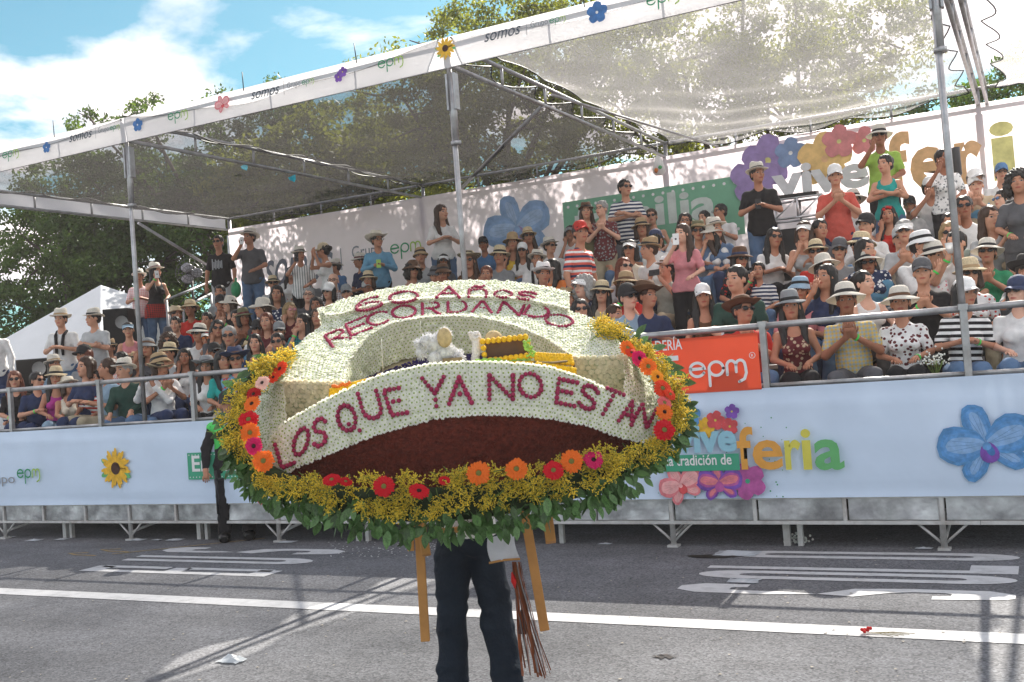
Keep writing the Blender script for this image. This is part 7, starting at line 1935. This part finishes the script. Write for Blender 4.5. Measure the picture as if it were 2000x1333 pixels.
# plastic bag hanging from the roof beam
p = at_Y(1286, 322, YB-.25); bag = empty('carrier_bag', tuple(p), 'thin white plastic bag hanging from the back roof beam over the green print', 'bag')
mb = MB(); mb.lathe([(.01, .2), (.03, .14), (.07, .05), (.10, -.05), (.105, -.12), (.07, -.17), (0, -.18)], 16, 0, (0, 0, 0), 1, .7, lambda v, w, r: Vector((v.x*(1+.08*math.sin(5*w)), v.y*(1+.1*math.sin(4*w+1)), v.z)))
mb.tube([(0, 0, .18), (.01, 0, .34)], .006, 5); mb.build('film', mat('white_film', (.8, .8, .8), .3, 0, .06, 12, trl=.5), bag)
mb = MB(); mb.ball((-.02, -.05, -.1), .045, 8, 6); mb.ball((.04, -.05, -.06), .035, 8, 6, 1); mb.build('fruit', [mat('fruit_orange', (.7, .2, .04)), mat('fruit_green', (.1, .4, .15))], bag)
# blue scraps caught in the net
for px, py in ((470, 325), (563, 347)):
    p = at_Y(px, py, 3.2); mb = MB(); q = random.Random(px); mb.add([(0, 0, 0), (.12, .02, .03), (.14, 0, -.05), (.09, .03, -.08), (.04, -.02, -.05), (.01, .01, -.04)], [(0, 1, 2, 3), (0, 3, 4, 5)])
    mb.build('blue_scrap', mat('blue_plastic', (.02, .45, .6), .5, 0, .1, 10, trl=.3), loc=tuple(p), label='small torn bright blue scrap hanging under the left net, %s one' % ('left' if px == 470 else 'right'), cat='scrap', group='blue scraps under the net')
# green bag near the standing black T-shirt, red seat shells
p = at_Y(461, 566, 5.6); mb = MB(); mb.ball((0, 0, 0), .14, 12, 8, 0, (.8, .5, 1.1)); mb.tube([(0, 0, .12), (.02, 0, .22)], .02, 6); mb.build('green_bag', mat('green_film', (.02, .3, .12), .45, 0, .2, 10, bump=.5, trl=.2), loc=tuple(p), label='knotted dark green plastic bag beside the standing man in black T-shirt', cat='bag')
# white flowers in a front-row lap
p = at_Y(1826, 712, .32); fw = empty('posy', tuple(p), 'small bunch of tiny white flowers lying on a front row lap', 'flowers'); mb = MB(); q = random.Random(8)
for k in range(70): mb.ball((q.gauss(0, .05), q.gauss(0, .03), abs(q.gauss(.03, .04))), .009, 5, 3)
mb.build('blossoms', mat('tiny_white_flower', (.75, .75, .7), .8), fw); mb = MB(); [mb.tube([(0, 0, -.12), (q.gauss(0, .04), q.gauss(0, .02), .03)], .003, 4) for k in range(10)]; mb.build('stems', STM, fw)
# litter on the road
FILM = mat('clear_film', (.7, .74, .78), .15, 0, .08, 12, trl=.35)
def scrap(px, py, s, label, m, seed, cat='litter', name='plastic_scrap', hgt=.35):
    p = at_z(px, py, 0); q = random.Random(seed); mb = MB(); n = 9; vs_ = []
    for i in range(n):
        for j in range(5):
            x = (i/(n-1)-.5)*s*(1+.2*q.random()); y = (j/4-.5)*s*.55*(1+.3*q.random()); e_ = 1-max(abs(i/(n-1)-.5), abs(j/4-.5))*2
            vs_.append((x, y, .008+s*hgt*max(0, e_)*q.uniform(.3, 1)))
    mb.add(vs_, [(i*5+j, (i+1)*5+j, (i+1)*5+j+1, i*5+j+1) for i in range(n-1) for j in range(4)], 0, False)
    return mb.build(name, m, loc=(p.x, p.y, .002), label=label, cat=cat, group='litter on the road')
scrap(452, 1293, .17, 'crumpled clear plastic cup lying alone in the left foreground', FILM, 1, name='crushed_cup')
for i, (x, y, s, t) in enumerate(((12, 1051, .2, 'flattened clear plastic scrap at the far left under the stand edge'), (66, 1057, .2, 'clear scrap second from the left under the stand edge'), (120, 1055, .18, 'clear plastic scrap below the second stand leg'),
                                  (270, 1056, .2, 'crumpled clear bag in front of the sunflower print'), (306, 1056, .12, 'small clear scrap right of the crumpled clear bag'), (342, 1056, .2, 'long clear scrap left of the police officer'),
                                  (561, 1060, .2, 'clear scrap just right of the police officer'), (1440, 1083, .35, 'large flat clear film lying on the first painted letter'), (1452, 1137, .22, 'clear film lying on the painted letter nearest the float'),
                                  (1182, 1064, .12, 'crushed bottle at the foot of a stand prop'), (1805, 1073, .12, 'tiny clear scrap left of the right stand leg'))):
    scrap(x, y, s, t, FILM, i+10, hgt=.12)
p = at_z(1558, 1064, 0); wf = empty('dropped_blossoms', (p.x, p.y+.1, 0), 'pile of dropped white blossoms under the stand edge', 'flowers', None); mb = MB(); q = random.Random(3)
for k in range(60): mb.ball((q.gauss(0, .06), q.gauss(0, .03), abs(q.gauss(.03, .03))), .012, 5, 3)
mb.build('blossoms', mat('tiny_white_flower', (.75, .75, .7)), wf)
p = at_z(1690, 1240, 0); rf = empty('fallen_flower', (p.x, p.y, 0), 'dropped red flower with a long dry stem lying beyond the white line', 'flower', rz=.1); mb = MB()
for k in range(9): mb.ball((q.gauss(0, .016), q.gauss(0, .016), .02+abs(q.gauss(0, .012))), .011, 6, 4)
mb.build('flower_head', mat('felt_red', (.6, .02, .02)), rf)
mb = MB()
for k in range(5): mb.tube([(0, 0, .01), (.08+.02*k, .01*(k-2), .015), (.16+.03*k, .02*(k-2)-.02, .008)], .002, 4)
mb.build('stem', mat('dry_stem', (.2, .16, .06), .8), rf)
p = at_z(1228, 1135, 0); o = link('fallen_leaf', lm_[1], loc=(p.x, p.y, .02), label='single green leaf lying on the road right of the float', cat='leaf'); o.scale = (.06,)*3
q = random.Random(77)
for tint_, n_, x0_, x1_, y0_, y1_, nm in ((mat('petal_litter', (.7, .7, .68), .8), 150, 640, 900, 1058, 1090, 'fallen_petals'), (mat('grit', (.4, .36, .3), .9), 160, 0, 2000, 1048, 1330, 'road_grit')):
    mb = MB()
    for k in range(n_):
        p = at_z(q.uniform(x0_, x1_), q.uniform(y0_, y1_), 0); s_ = q.uniform(.006, .014); a_ = q.random()*6
        mb.add([(p.x+s_*math.cos(a_+t*1.57), p.y+s_*math.sin(a_+t*1.57), .006+.004*(t % 2)) for t in range(4)], [(0, 1, 2, 3)])
    mb.build(nm, tint_, label='scattered pale petals and grit on the road' if nm == 'road_grit' else 'many tiny white petals scattered on the road behind the float', cat='litter', kind='stuff')
